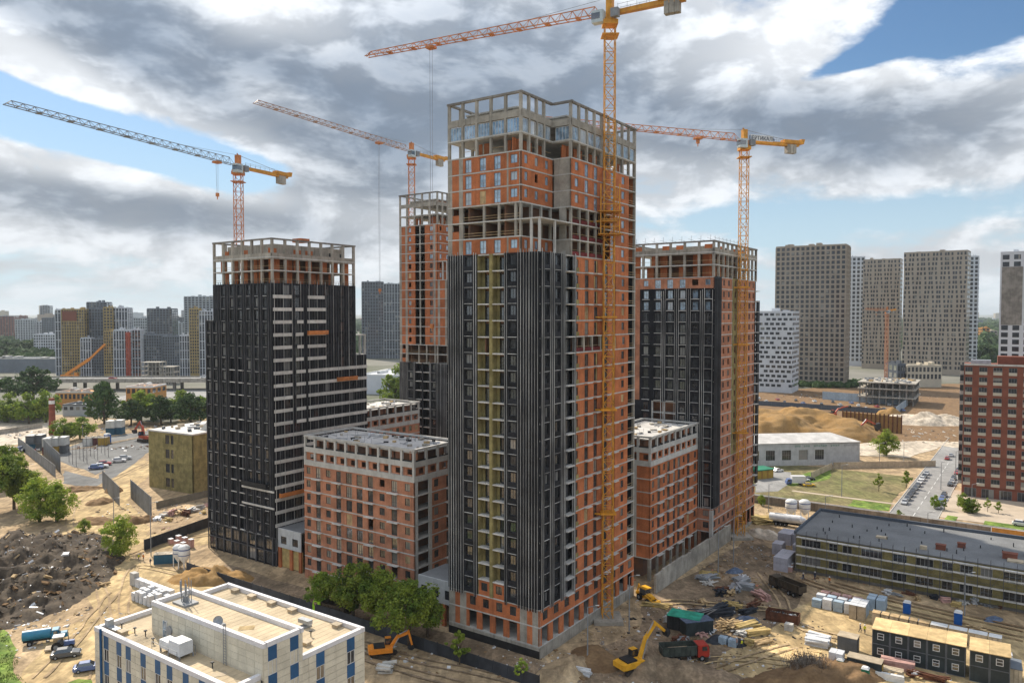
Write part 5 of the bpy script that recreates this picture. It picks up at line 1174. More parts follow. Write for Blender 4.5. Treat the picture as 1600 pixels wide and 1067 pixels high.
# ---------------------------------------------------------------- scaffolded school-like block on the right
L9 = G(1243, 891); root = thing('low_building', 'long two-storey building wrapped in insulation and scaffold with grey flat roof', 'building', (L9.x, L9.y, 0), TH); W, Dp, H = 74.0, 26.0, 9.4
f1 = Face(root, 0, 0, 0)
MB().box(.3,W,.35,Dp,0,H-.3).build('wall_core', 'interior', root)
widths = [7.2,3.0,3.4,7.4,4.6,5.6,3.4,4.0,3.6,7.0,5.2,7.0,4.0,5.0,3.6]
for r_, z in enumerate((.6, 4.9)):
    bays, wn, x = [], [], 0
    for i, w in enumerate(widths):
        hw = w*.62; a = (w-hw)/2; hh = 2.3; bays.append((w,0,(a,a+hw,1.0,1.0+hh))); wn.append((x+a, hw)); x += w
    f1.put('wool_wall', wall_mesh(('sch',), bays, 4.3, .3, ('olive_wool',)), 0, z)
    for s, hw in wn: f1.put('window', win_mesh(hw, 2.3, 'frame_white', 'glass_dark', max(1, int(hw/1.1)), 0, .12, .05), s, z+1.0); f1.put('window_head', box_mesh('window_head', hw+.4, .1, .14, 'ledge'), s-.2, z+3.35, .1)
MB().box(-.02,.3,.3,Dp,.6,9.2).build('end_wall', 'olive_wool', root); MB().box(-.3,W,-.3,.0,0,.6).build('plinth', 'concrete_dark', root)
MB().box(-.4,W,-.4,Dp+.2,H-.25,H).build('roof', 'roof_grey', root); MB().box(-.4,W,Dp-.4,Dp+.2,H,H+.75).box(-.4,0,-.4,Dp-.4,H,H+.7).build('roof_parapet', 'tower_slate', root)
b = MB(); b2 = MB()
for i in range(31):
    s = .4+i*2.4
    for o_ in (.9, 1.7): b.bar((s,-o_,0),(s,-o_,10.6),.07)
    for z in (2.2,4.4,6.6,8.8): b.bar((s,-.8,z),(s,-1.8,z),.06)
    if i % 4 == 1: b.bar((s,-1.75,4.4),(s+2.4,-1.75,8.8),.05)
for z in (3.3, 5.4, 9.6): b.bar((.4,-1.7,z),(72.4,-1.7,z),.05)
b.build('scaffold_frame', 'rail_dark', root)
for z in (2.2,4.4,6.6,8.8):
    for i in range(15): put('scaffold_deck', box_mesh('scaffold_deck', 4.7, .75, .2, 'ledge'), root, (.5+i*4.8, -1.7, z+(.02 if i % 2 else 0)))
b = MB(); r = random.Random(4)
for i in range(46): x, y = r.uniform(2,70), r.uniform(2,23); b.box(x,x+.22,y,y+.22,H,H+r.uniform(.5,1.0))
b.build('roof_pipes', 'frame_dark', root)
for x, y, w, d_, h in ((30,5,2.0,1.2,1.1),(34,9.5,1.6,1.1,1.0),(43,6,2.8,1.6,1.2),(47,10,1.4,1.2,2.2),(50,5,3.4,1.6,1.3),(52.5,7,1.5,2.2,2.0),(60.5,6,5,1.6,1.1),(61,6.4,2.2,1.4,2.4),(69,6,2,1.4,1.8)): MB().box(x,x+w,y,y+d_,H,H+h).box(x-.1,x+w+.1,y-.1,y+d_+.1,H+h,H+h+.12).build('brick_vent', 'brick_red', root)
b = MB()
for i in range(25): b.box(.2,W-.2,.6+i*1.0,.64+i*1.0,H,H+.014)
tag(b.build('roof_seams', 'tower_slate', root), kind='stuff')
MB().box(17,19.4,7,8.4,H,H+.4).box(27,28.4,3,4,H,H+.8).box(44,47,4,6,H,H+.35).build('roof_hatch', 'wood_board', root)
# ---------------------------------------------------------------- long fences
def fence(name, label, p0, p1, h, panel, mt, post='crane_grey', th=.08, cat='fence', gaps=(), zc=0.0):
    p0, p1 = Vector((p0[0],p0[1])), Vector((p1[0],p1[1])); v = p1-p0; L_ = v.length; n = max(1, round(L_/panel)); q = L_/n
    root = thing(name, label, cat, (p0.x, p0.y, zc), math.atan2(v.y, v.x))
    for i in range(n):
        if i in gaps: continue
        put('fence_panel', box_mesh('fence_panel', round(q-.06,3), th, h, mt), root, (i*q+.03,0,random.uniform(-.04,.04)))
    for i in range(n+1): put('post', box_mesh('post', .1, .14, h+.1, post), root, (i*q-.05,.085,0))
    return root
def wl(o, X, Y): p = Vector((o.x, o.y))+AX*X+BX*Y; return (p.x, p.y)
fence('site_fence', 'dark site fence running in front of the towers past the trees', wl(C1,-98,-9.5), wl(C1,6,-9.5), 2.4, 3.2, 'fence_dark', 'fence_dark')
fence('concrete_fence', 'long weathered concrete fence along the street on the right', W2(-6,0), W2(68,0), 2.6, 3.0, 'fence_conc', 'fence_conc', .14); fence('site_fence', 'ochre boarded stretch of the street fence', W2(68.3,-.3), W2(92,-.3), 2.6, 2.9, 'fence_orange', 'fence_orange'); fence('concrete_fence', 'grey end of the street fence at the right edge', W2(92.4,-.1), W2(125,-.1), 2.6, 3.0, 'fence_conc', 'fence_conc', .14)
for lb, a, c, h in (('first of two grey hoardings by the sandy track', (160,762), (186,790), 6.5), ('second of two grey hoardings by the sandy track', (204,778), (236,808), 6.5), ('long grey hoarding edging the left trees', (28,698), (86,745), 4.6), ('dark hoarding along the gravel yard', (68,712), (94,738), 7.5)):
    p, q = G(*a), G(*c); fence('hoarding', lb, p, q, h, 2.4, 'fence_grey')
for lb, a, c, h in (('thin mesh fence in front of the gravel yard poles', (245,795), (330,775), 2.4), ('pale panel fence edging the waste ground', (1302,732), (1462,729), 2.6), ('cream fence running to the warehouse corner', (1268,748), (1300,733), 2.6), ('slate fence of the car park behind the sand hill', (1165,632), (1400,648), 3.4), ('pale blue fence of the car park, far side', (1285,624), (1418,634), 6.0), ('pale blue end fence of the car park', (1400,648), (1418,634), 5.0), ('dark site fence behind the pallets left of the black tower', (226,860), (330,822), 3.0), ('barrier of concrete blocks at the left edge', (-20,682), (66,668), 2.6)):
    p, q = G(*a), G(*c); fence('fence', lb, p, q, h, 3.0, {'thin':'net_scaf','pale':'wood_board','crea':'wood_board','slat':'tower_slate','dark':'fence_dark','barr':'concrete'}[lb[:4]] if 'blue' not in lb else 'wrap_blue')
# sheet-piled pit
a, c = G(1316, 668), G(1408, 678); root = fence('sheet_pile_wall', 'row of brown sheet piles with ochre lagging at the pit', (a.x, a.y), (c.x, c.y), 9.0, 3.0, 'heap_orange', 'rust', .2, 'wall'); 
for i in range(15): put('steel_pile', box_mesh('steel_pile', .5, .4, 10.0, 'rust'), root, (i*(c-a).xy.length/14, -.45, 0))
# ---------------------------------------------------------------- vehicles
def car_meshes():
    if 'car' in cache: return cache['car']
    b = MB(); prof = [(-2.15,.35),(-2.2,.75),(-2.0,.95),(-1.2,1.0),(1.0,.98),(2.0,.82),(2.2,.6),(2.15,.32)]
    n = len(prof); vs_ = []
    for y, k in ((-.88,.96),(-.78,1.0),(.78,1.0),(.88,.96)):
        for x, z in prof: vs_.append((x*(k if abs(y) > .8 else 1), y, z*(1 if abs(y) < .8 else .985) ))
    fs = [(r_*n+i, r_*n+(i+1)%n, (r_+1)*n+(i+1)%n, (r_+1)*n+i) for r_ in range(3) for i in range(n)]
    b.add(vs_, fs); b.add(vs_, [tuple(range(n-1,-1,-1)), tuple(range(3*n,4*n))])
    body = fixn(b.mesh('body', 'car_silver'))
    g_ = MB().frus((-1.75,-.74),(.95,.74),.96,(-1.25,-.6),(.3,.6),1.44).mesh('cabin_glass', 'glass_car'); rf = MB().frus((-1.3,-.61),(.33,.61),1.42,(-1.2,-.55),(.22,.55),1.48).mesh('roof', 'car_silver')
    wh = MB().tube((0,-.1,0),(0,.1,0),.32,n=12).tube((0,-.11,0),(0,.11,0),.17,n=8,m=1).mesh('wheel', ['tyre','steel']); hl = MB().box(0,.06,-.18,.18,0,.14).mesh('headlight', 'lamp_glass')
    cache['car'] = (body, g_, rf, wh, hl); return cache['car']
def car(label, P, rz, colr, s=1.0, group=None, tall=False, cat='car', detail=True):
    body, g_, rf, wh, hl = car_meshes(); root = thing('parked_car', label, cat, (P[0],P[1],.07), rz, group, s)
    put('body', body, root, mat=colr, scale=(1,1,1.12 if tall else 1)); sc = (1.12,1.02,1.25) if tall else (1,1,1); dz_ = -.22 if tall else 0
    put('cabin_glass', g_, root, (0,0,dz_), scale=sc); put('roof', rf, root, (0,0,dz_), mat=colr, scale=sc)
    if detail:
        for x in (-1.35, 1.35):
            for y in (-.8,.8): put('wheel', wh, root, (x,y,.32))
        for y in (-.6,.6): put('headlight', hl, root, (2.15,y,.58))
    return root
bz = math.atan2(BX.y, BX.x)
cols_ = {'silver':'car_silver','white':'car_white','black':'car_black','grey':'car_grey','blue':'car_blue','red':'car_red','yellow':'car_yellow'}
names = ['silver','grey','black','black','grey','grey','white','white','grey','silver']
for i, c_ in enumerate(names):
    car(f'{c_} parked car, {ORD[i]} from the junction on the near-left kerb of the side street', W2(SX0+2.1, 27+i*6.3), bz+R(180), cols_[c_], group='cars along the left kerb')
for i, (c_, y) in enumerate((('white',27),('blue',33),('blue',40),('black',46),('black',67),('silver',73),('black',79),('red',92),('grey',98))):
    car(f'{c_} parked car, {ORD[i]} from the junction on the right kerb of the side street', W2(SX1-1.6, y), bz+R(180), cols_[c_], tall=i%3==0, group='cars along the right kerb')
for lb, u, v, rz, c_ in (('dark red car waiting at the far end of the side street', 1480, 718, bz, 'car_red'), ('silver car beside the dark red one at the far end of the side street', 1486, 713, bz, 'car_silver'), ('white saloon parked next to the green-roofed kiosk', 1216, 737, .4, 'car_white'), ('yellow taxi-coloured car beside the white box van', 1264, 760, 0, 'car_yellow'), ('white car behind the white box van', 1256, 752, .2, 'car_white'), ('black car behind the yellow car', 1264, 750, 0, 'car_black')):
    P = G(u, v); car(lb, P, rz, c_)
P = G(1596, 822); car('white car passing at the right edge of the street', P, TH, 'car_white', 1.1, tall=True)
P = G(103, 1026); car('dark grey saloon parked beside the small tractor', P, R(22), 'car_grey', 1.15); P = G(138, 1047); car('pale blue saloon half hidden by the cream office', P, R(24), 'car_blue', 1.1)
for i in range(24):
    u = 1186+i*9.6+(i%3)*1.5; v = 624+(i%3)*4+i*.45; c_ = ['white','silver','black','blue','grey','white','black','red'][(i*5)%8]; car(f'{c_} car in the fenced car park beyond the sand hill, {ORD[i]} from the left', G(u, v), R(70)+.3*(i%2), cols_[c_], 1.15, 'cars in the far car park', i%4==0, 'car', False)
for i in range(8):
    c_ = ['white','silver','blue','black','white','red','grey','white'][i]; car(f'{c_} vehicle in the container yard, {ORD[i]} from the left of its row', G(22+i*6.2, 705-i*.6+(i%2)*3), R(60), cols_[c_], 1.2, 'cars in the container yard', i%2==0, 'car', False)
for i, (u, v, c_) in enumerate(((150,733,'blue'),(158,731,'white'),(163,727,'red'),(186,722,'white'),(195,718,'silver'))): car(f'{c_} vehicle standing on the gravel yard, {ORD[i]} from the left', G(u, v), R(20), cols_[c_], 1.25, None, True, 'van')
for i, (x, y) in enumerate(((-560,4),(-470,17),(-330,5),(-260,18),(-400,6))):
    o = car(f'far vehicle on the elevated road, {ORD[i]} in line', (0,0), 0, ('car_white','car_silver','car_red','car_white','car_black')[i], 1.5, None, True); q = Matrix.Rotation(R(2),3,'Z') @ Vector((x,y,9.0)); o.location = (q.x, q.y+640, q.z)
def wheels(root, xs, y, r_, w=.34, me=None):
    k = ('tw', r_, w)
    if k not in cache: cache[k] = MB().tube((0,-w/2,0),(0,w/2,0),r_,n=14).tube((0,-w/2-.02,0),(0,w/2+.02,0),r_*.5,n=10,m=1).mesh('wheel', ['tyre','crane_grey'])
    for x in xs:
        for s in (-1,1): put('wheel', cache[k], root, (x, s*y, r_))
def tipper(label, P, rz, cabm, bodym, z=0.0, load=True):
    root = thing('dump_truck', label, 'truck', (P[0],P[1],z), rz)
    MB().box(-4.2,4.0,-.5,.5,.75,1.1).build('chassis', 'machine_black', root); wheels(root, (-3.0,-1.6,2.9), 1.0, .55, .42)
    b = MB(); b.side([(2.1,.8),(4.25,.8),(4.3,1.9),(4.05,3.0),(2.1,3.0)], -1.2, 1.2); b.build('cab', cabm, root); MB().box(4.0,4.34,-1.05,1.05,1.95,2.7).box(2.9,3.85,-1.23,1.23,2.0,2.75).build('cab_glass', 'glass_car', root); MB().box(4.15,4.42,-1.2,1.2,.55,1.0).build('bumper', 'crane_grey', root)
    b = MB(); y = 1.25; b.box(-4.6,1.85,-y,y,1.25,1.4).box(-4.6,1.85,-y,-y+.1,1.4,2.85).box(-4.6,1.85,y-.1,y,1.4,2.85).box(1.75,1.85,-y+.1,y-.1,1.4,3.15).box(-4.6,-4.5,-y+.1,y-.1,1.4,2.7); b.build('tipper_body', bodym, root)
    for i in range(7): 
        for s in (-1,1): put('body_rib', box_mesh('body_rib', .12, .1, 1.4, bodym), root, (-4.4+i*1.0, s*(y+.05)-.05, 1.4))
    for s in (-1,1): put('body_rail', box_mesh('body_rail', 6.5, .16, .14, bodym), root, (-4.62, s*y-.08, 2.86))
    if load: heap2 = MB(); heap2.frus((-4.4,-1.1),(1.6,1.1),1.4,(-3,-.5),(.5,.5),2.35); heap2.build('load', 'dirt_dark', root)
    return root
P = G(1070, 1030); tipper('tipper lorry with red cab and dark body beside the yellow excavator', P, R(8), 'truck_red', 'tipper_green')
P = G(1229, 925); tipper('empty brown tipper lorry seen from behind near the scaffolded building', P, R(118), 'tipper_brown', 'tipper_brown', 0, False)
P = G(518, 962); tipper('lime green cabbed tipper half hidden between office and trees', P, R(150), 'lime_green', 'tipper_brown', 0, False)
def excavator(label, P, rz, colr, pose, swing=0.0, s=1.0, name='excavator'):
    root = thing(name, label, 'excavator', (P[0],P[1],0), rz, None, s)
    for y in (-1.25,1.25):
        b = MB(); pr = [(-2.1,.45),(-1.8,.85),(1.8,.85),(2.1,.45),(1.8,.05),(-1.8,.05)]; b.side(pr, y-.3, y+.3); o = b.build('track', 'track', root)
        b = MB()
        for i in range(12): b.box(-1.8+i*.32,-1.65+i*.32,y-.32,y+.32,.82,.92)
        b.build('track_pads', 'machine_black', o)
    MB().box(-1.3,1.3,-.95,.95,.35,.75).tube((0,0,.75),(0,0,1.05),.75,n=16).build('undercarriage', 'machine_black', root)
    h = MB(); h.side([(-2.5,1.1),(1.5,1.1),(1.5,1.9),(.2,2.0),(-2.3,2.05),(-2.6,1.7)], -1.35, 1.35); hs = h.build('house', colr, root, (0,0,0), swing)
    put('engine_cover', MB().box(-1.9,.1,-1.1,1.1,2.0,2.28).mesh('engine_cover', 'machine_black'), hs); put('counterweight', MB().box(-2.9,-2.3,-1.3,1.3,1.15,2.0).mesh('counterweight', colr), hs)
    put('cab', MB().side([(.25,1.9),(1.75,1.9),(1.7,2.5),(1.35,3.15),(.3,3.15)], .45, 1.33).mesh('cab', 'machine_black'), hs); put('cab_glass', MB().box(.4,1.55,.42,1.36,2.25,2.95).mesh('cab_glass', 'glass_car'), hs); put('cab_roof', MB().box(.28,1.4,.42,1.36,3.15,3.22).mesh('cab_roof', colr), hs)
    sh, el_, wr, bk = [Vector((p[0],-.25,p[1])) for p in pose]
    mid = (sh+el_)/2+Vector((-.35,0,.55))
    put('boom', MB().bar(sh,mid,.48,.62).bar(mid,el_,.44,.5).tube(mid-Vector((0,.3,0)),mid+Vector((0,.3,0)),.3,n=10).mesh('boom', colr), hs); put('stick', MB().bar(el_+(el_-wr)*.18,wr,.36,.44).mesh('stick', colr), hs)
    put('ram', MB().bar(sh+Vector((.3,.32,-.2)),mid+Vector((.1,.32,-.1)),.14).bar(sh+Vector((.3,-.32,-.2)),mid+Vector((.1,-.32,-.1)),.14).bar(mid+Vector((.2,0,.4)),el_+(el_-wr)*.16+Vector((0,0,.1)),.15).mesh('ram', 'steel'), hs)
    d_ = (bk-wr); q = Vector((-d_.z,0,d_.x))
    b = MB(); pts = [wr, wr+q*.7, wr+q*.65+d_*.6, wr+d_*1.0, wr+d_*.5-q*.1]; b.side([(p.x,p.z) for p in pts], -.85, .35); put('bucket', b.mesh('bucket', 'machine_black'), hs)
    return root
P = G(988, 1048); excavator('yellow crawler excavator with raised arm in the dug ground', P, R(24), 'machine_yellow', [(1.3,1.9),(4.6,6.9),(6.6,5.2),(6.9,4.2)], R(8), 1.12)
P = G(600, 1025); excavator('orange crawler excavator with folded arm beside the trees', P, R(-20), 'machine_orange', [(1.3,1.9),(4.6,4.2),(5.2,1.8),(4.4,1.2)], R(35), 1.0)
P = G(1300, 652); excavator('red excavator on top of the sand hill edge', P, R(10), 'machine_red', [(1.3,1.9),(5.0,4.4),(7.6,4.8),(8.2,3.6)], 0, 1.4)
P = G(1335, 684); excavator('red excavator working in the pit behind the warehouse', P, R(10), 'machine_red', [(1.3,1.9),(4.6,6.0),(7.6,4.6),(8.2,2.2)], 0, 1.5)
P = G(228, 690); excavator('red excavator beside the insulation-clad building on the left', P, R(150), 'machine_red', [(1.3,1.9),(3.2,5.4),(5.4,3.2),(5.2,2)], 0, 1.7)
# backhoe loader
P = G(1010, 938); root = thing('backhoe_loader', 'yellow backhoe loader parked at the middle tower corner', 'loader', (P.x, P.y, 0), R(-60)); wheels(root, (-1.2,), 1.0, .75, .5); wheels(root, (1.4,), .95, .5, .36); MB().box(-1.6,.6,-.7,.7,.7,1.3).side([(.5,.8),(2.2,.8),(2.2,1.5),(.5,1.75)],-.55,.55).build('body', 'machine_yellow', root); MB().frus((-1.5,-.85),(.5,.85),1.3,(-1.3,-.75),(.35,.75),2.75).build('cab', 'glass_car', root); MB().box(-1.55,.6,-.95,.95,2.75,2.95).build('cab_roof', 'machine_yellow', root); MB().bar((.4,.8,1.5),(3.2,.8,.7),.2).bar((.4,-.8,1.5),(3.2,-.8,.7),.2).build('loader_arms', 'machine_yellow', root); MB().side([(3.1,.2),(3.9,.15),(3.3,.9),(3.0,.9)],-1.15,1.15).build('front_bucket', 'machine_yellow', root); MB().bar((-1.6,0,1.2),(-2.6,0,3.0),.28).bar((-2.6,0,3.0),(-3.2,0,1.2),.24).side([(-3.4,.7),(-2.9,.6),(-2.9,1.3),(-3.3,1.3)],-.35,.35).build('rear_arm', 'machine_yellow', root)
# blue water tanker, tractor, white box van, cement tank trailer
P = G(72, 1003); root = thing('tanker_truck', 'old blue water tanker truck at the edge of the debris mound', 'truck', (P.x, P.y, 0), R(24)); wheels(root, (-2.6,2.5), .95, .5, .4); MB().box(-3.8,3.4,-.45,.45,.6,.95).build('chassis', 'machine_black', root); b = MB().tube((-3.9,0,1.85),(.9,0,1.85),.98,n=18); b.build('tank', 'tanker_blue', root); MB().frus((1.0,-1.05),(2.4,1.05),.9,(1.1,-.9),(2.2,.9),2.5).build('cab', 'tanker_blue', root); MB().box(2.15,2.42,-.8,.8,1.75,2.3).box(1.4,2.1,-1.04,1.04,1.75,2.25).build('cab_glass', 'glass_car', root); MB().frus((2.4,-.7),(3.8,.7),.8,(2.4,-.6),(3.6,.6),1.65).build('bonnet', 'tanker_blue', root); MB().box(2.0,3.2,-1.15,-.72,.85,1.15).box(2.0,3.2,.72,1.15,.85,1.15).build('mudguard', 'machine_black', root)
P = G(98, 1013); root = thing('tractor', 'small tractor with white-roofed cab between the tanker and the grey saloon', 'tractor', (P.x, P.y, 0), R(22)); wheels(root, (-1.0,), .85, .8, .42); wheels(root, (1.5,), .7, .48, .28); MB().frus((.2,-.4),(2.1,.4),.7,(.2,-.36),(2.0,.36),1.5).build('bonnet', 'car_blue', root); MB().frus((-1.6,-.75),(.3,.75),1.1,(-1.4,-.65),(.15,.65),2.5).build('cab', 'glass_car', root); MB().box(-1.6,.35,-.8,.8,2.5,2.68).build('cab_roof', 'white_paint', root); MB().box(-1.6,1.9,-.3,.3,.5,.9).box(.9,1.0,.3,.4,1.4,2.4).build('chassis', 'machine_black', root); MB().box(-2.9,-1.7,-1.0,1.0,.3,.6).build('mower_deck', 'wood_board', root)
P = G(1242, 757); root = thing('box_van', 'white box van parked beside the grass verge', 'van', (P.x, P.y, 0), R(178)); wheels(root, (-2.0,2.2), .95, .45, .34); MB().box(-3.6,1.4,-1.15,1.15,.8,3.4).build('box', 'car_white', root); MB().side([(1.5,.5),(3.4,.5),(3.3,1.4),(2.7,2.3),(1.5,2.3)],-1.0,1.0).build('cab', 'car_blue', root); MB().box(2.0,2.9,-1.03,1.03,1.4,2.1).build('cab_glass', 'glass_car', root)
P = G(1232, 822); root = thing('tank_trailer', 'cream cement tank trailer in front of the two white silos', 'trailer', (P.x, P.y, 0), TH); wheels(root, (-3.4,-2.1,-.8), .95, .52, .4); b = MB().tube((-5.5,0,2.2),(3.6,0,2.5),1.25,n=18).tube((3.6,0,2.5),(5.0,0,2.7),1.25,.4,n=18); b.build('tank', 'wrap_white', root); MB().box(-5.4,4.2,-.5,.5,.7,1.1).box(3.4,3.7,-.5,.5,0,.8).build('chassis', 'machine_black', root); MB().box(-4,3,-.4,.4,3.48,3.56).build('walkway', 'steel', root)
# silos
def silo(label, u, v, r_, h, leg):
    P = G(u, v); root = thing('silo', label, 'silo', (P.x, P.y, 0)); MB().lathe([(.25,leg-.6),(r_,leg+1.2),(r_,leg+h),(r_*.6,leg+h+.55),(.1,leg+h+.7)], 20).build('tank', 'white_paint', root); MB().lathe([(r_+.03,leg+h-.6),(r_+.03,leg+h-.3)], 20).lathe([(r_+.03,leg+1.6),(r_+.03,leg+1.8)], 20).build('band', 'car_blue', root)
    for i in range(4): a = i*math.pi/2+.4; put('leg', MB().bar((math.cos(a)*r_*.9,math.sin(a)*r_*.9,0),(math.cos(a)*r_*.9,math.sin(a)*r_*.9,leg+1.4),.18).mesh('leg', 'white_paint') , root)
silo('left one of two white silos beside the dark container', 279, 885, 1.3, 3.2, 1.9); silo('right one of two white silos beside the dark container', 288, 888, 1.45, 3.5, 1.9); silo('left one of two white silos by the cement tank trailer', 1236, 812, 1.75, 3.6, 2.3); silo('right one of two white silos by the cement tank trailer', 1257, 813, 1.7, 3.6, 2.3)
# ---------------------------------------------------------------- containers and cabins
def container(label, P, rz, L_, w, h, wall, roof, door=None, name='container', cat='container', z=0.0, ribs=True):
    root = thing(name, label, cat, (P[0],P[1],z), rz); MB().box(0,L_,0,w,0,h).build('body', wall, root); MB().box(-.08,L_+.08,-.08,w+.08,h,h+.12).build('roof', roof, root)
    if ribs:
        n = int(L_/.6); b = MB()
        for i in range(n): b.box(.1+i*L_/n,.25+i*L_/n,-.05,0,.1,h-.1)
        for i in range(int(w/.6)): b.box(L_,L_+.05,.1+i*.6,.25+i*.6,.1,h-.1)
        b.build('corrugation', wall, root)
    MB().box(L_+.055,L_+.1,w*.25,w*.75,.1,h*.85).build('door', door or wall, root); return root
def cabins(label, P, rz, n, h=2.75, blank=None):
    root = thing('site_cabins', label, 'cabin', (P[0],P[1],0), rz); w = 3.0
    for fl in range(2):
        for i in range(n):
            o = MB().box(i*w+.02,(i+1)*w-.02,0,5.8,fl*h+.0,(fl+1)*h-.04).build('cabin_box', 'container_dark', root)
            for x in (i*w+.02,(i+1)*w-.16): put('corner_post', box_mesh('corner_post', .14, .06, h-.05, 'container_grey'), o, (x,-.06,fl*h))
            put('base_rail', box_mesh('base_rail', w-.04, .07, .14, 'container_grey'), o, (i*w+.02,-.07,fl*h))
            if blank and (fl, i) in blank: continue
            put('window', win_mesh(1.1, 1.2, 'frame_white', 'glass_brick', 0, .6, -.08, .1), o, (i*w+.9,0,fl*h+.95))
    for i in range(n): MB().box(i*w-.1+.03,(i+1)*w+.1-.2 if i < n-1 else (i+1)*w+.1,-.3,6.1,2*h,2*h+.12).build('roof_board', 'ply', root)
    return root
P = G(1362, 1027); cabins('row of five double-stacked dark site cabins with plywood roofs', P, TH+R(3), 5); P = Vector((P.x,P.y,0))+Vector((AX.x,AX.y,0))*15.6; cabins('shorter pair of double-stacked dark site cabins at the right end', P, TH+R(3), 2, 2.75, ((0,0),(0,1)))
CT = [('grey metal shed beside the plank stacks', 1308, 1017, TH, 3.4, 2.6, 3.0, 'container_grey', 'wood_board'), ('low dark container with yellow doors below the grey shed', 1323, 1047, TH, 5.6, 2.4, 2.5, 'container_dark', 'wood_board'), ('weathered hut with grey slate roof at the lower right corner', 1560, 1066, TH+R(4), 3.4, 4.6, 2.9, 'wood_board', 'tower_grey'),
      ('dark blue container beside the left silos', 240, 882, R(12), 6.0, 2.4, 2.4, 'container_blue', 'dirt_pale'), ('black container under a teal tarpaulin', 1042, 982, TH+R(8), 6.5, 4.0, 2.8, 'machine_black', 'teal_tarp'), ('second black container beside the teal covered one', 1072, 995, TH+R(50), 6.0, 2.6, 2.7, 'container_dark', 'tarp_blue')]
for lb, u, v, rz, l_, w, h, wm, rm in CT: container(lb, G(u, v), rz, l_, w, h, wm, rm, 'container_yellow' if 'yellow' in lb else None)
YC = [(66,711,'container_white','container_red'),(77,710,'container_white','container_yellow'),(88,709,'container_white','container_grey'),(40,706,'container_grey','container_blue'),(52,705,'container_grey','container_grey'),(130,697,'container_white','container_white'),(142,696,'container_red','container_red'),(153,696,'container_white','container_yellow'),(165,680,'container_white','container_blue'),(177,679,'container_white','container_blue')]
for i, (u, v, up_, lo) in enumerate(YC):
    P = G(u, v); c_ = {'container_white':'white','container_red':'dark red','container_grey':'grey','container_yellow':'ochre','container_blue':'teal'}
    container(f'{c_[lo]} lower box in the left container yard, {ORD[i]} of the stacked row', P, R(6), 3.6 if v > 690 else 4.2, 5, 3.6, lo, 'concrete_dark')
    if i not in (5,6,7): container(f'{c_[up_]} upper box in the left container yard, {ORD[i]} of the stacked row', P, R(6), 3.6 if v > 690 else 4.2, 5, 3.6, up_, 'container_white', z=3.75)
def toilet(label, u, v, s=1.0, m='blue_plastic'):
    P = G(u, v); root = thing('portable_toilet', label, 'toilet', (P.x,P.y,0), TH, None, s); MB().box(-.6,.6,-.6,.6,.1,2.1).build('body', m, root); MB().frus((-.65,-.65),(.65,.65),2.1,(-.4,-.4),(.4,.4),2.4).build('roof', 'white_paint', root); MB().box(-.42,.42,-.64,-.6,.2,2.0).build('door', m, root)
toilet('blue portable toilet behind the boarded pallets, left of two', 1417, 958, 1.15); toilet('blue portable toilet behind the boarded pallets, right of two', 1497, 975, 1.2); toilet('blue portable toilet at the end of the container yard', 168, 692, 2.0); toilet('blue portable toilet beside the dark red yard box', 64, 702, 2.0); toilet('green cabinet at the foot of the grassy bank, left one', 1313, 1047, .95, 'green_box'); toilet('green cabinet at the foot of the grassy bank, right one', 1352, 1062, 1.0, 'green_box')
# skip full of rubble
P = G(1196, 968); root = thing('rubble_skip', 'long rusty open skip filled with rubble', 'skip', (P.x,P.y,0), TH+R(4)); b = MB().box(0,6.5,0,2.4,.1,.25).box(0,6.5,0,.1,.25,2.0).box(0,6.5,2.3,2.4,.25,2.0).box(0,.1,.1,2.3,.25,2.0).box(6.4,6.5,.1,2.3,.25,2.0); b.build('walls', 'rust', root)
for i in range(7): put('rib', box_mesh('rib', .12, .1, 1.7, 'rust'), root, (.2+i*1.0,-.1,.2))
scatter('rubble_load', 3.2, 1.2, 2.8, .9, 60, ['rubble','wrap_white','machine_black'], .2, .8, 3, lambda x, y: 1.5, root)
# ---------------------------------------------------------------- stacks and pallets
def pallet(label, P, rz, l_, w, h, mt, top=None, z=0.0, group=None, name='pallet_stack', layers=1, split=1):
    root = thing(name, label, 'pallet', (P[0],P[1],z), rz, group); MB().box(0,l_,0,.12,0,.12).box(0,l_,w-.12,w,0,.12).box(0,l_,w/2-.06,w/2+.06,0,.12).build('pallet', 'timber', root)
    lh = h/layers
    for k in range(layers):
        for s in range(split): put('bundle', box_mesh('bundle', round(l_/split-.05,2), round(w-.04,2), round(lh-.04,2), mt), root, (s*l_/split+.02,.02,.12+k*lh))
    if top: MB().box(-.03,l_+.03,-.03,w+.03,h+.13,h+.19).build('cover', top, root)
    return root
# wrapped white blocks on the sandy yard, left
base = G(205, 938); k = 0
for j in range(3):
    for i in range(5):
        p = Vector((base.x, base.y))+AX*(i*1.55+j*.5)+BX*(j*1.6); pallet(f'white wrapped block pallet on the sandy yard, {ORD[i]} along the {ORD[j]} row', p, TH, 1.2, 1.1, 2.4 if (i+j) % 3 else 1.8, 'wrap_white', None, 0, 'white block pallets', 'pallet_stack', 2)
base = G(200, 915)
for i in range(8): p = Vector((base.x, base.y))+AX*(i*2.1)+BX*.4; pallet(f'grey-white slab stack behind the block pallets, {ORD[i]} from the left', p, TH, 1.9, 1.3, 2.0 if i else 3.0, 'wrap_white' if i else 'concrete_light', None, 0, 'slab stacks', 'slab_stack', 2)
base = G(262, 850)
for i in range(6): p = Vector((base.x, base.y))+AX*(i*1.5)+BX*(i%2*1.4); pallet(f'pink-wrapped brick pallet behind the left silos, {ORD[i]} from the left', p, TH, 1.3, 1.1, 1.4+.8*(i%2), 'block_pink', 'wrap_white', 0, 'pink pallets')
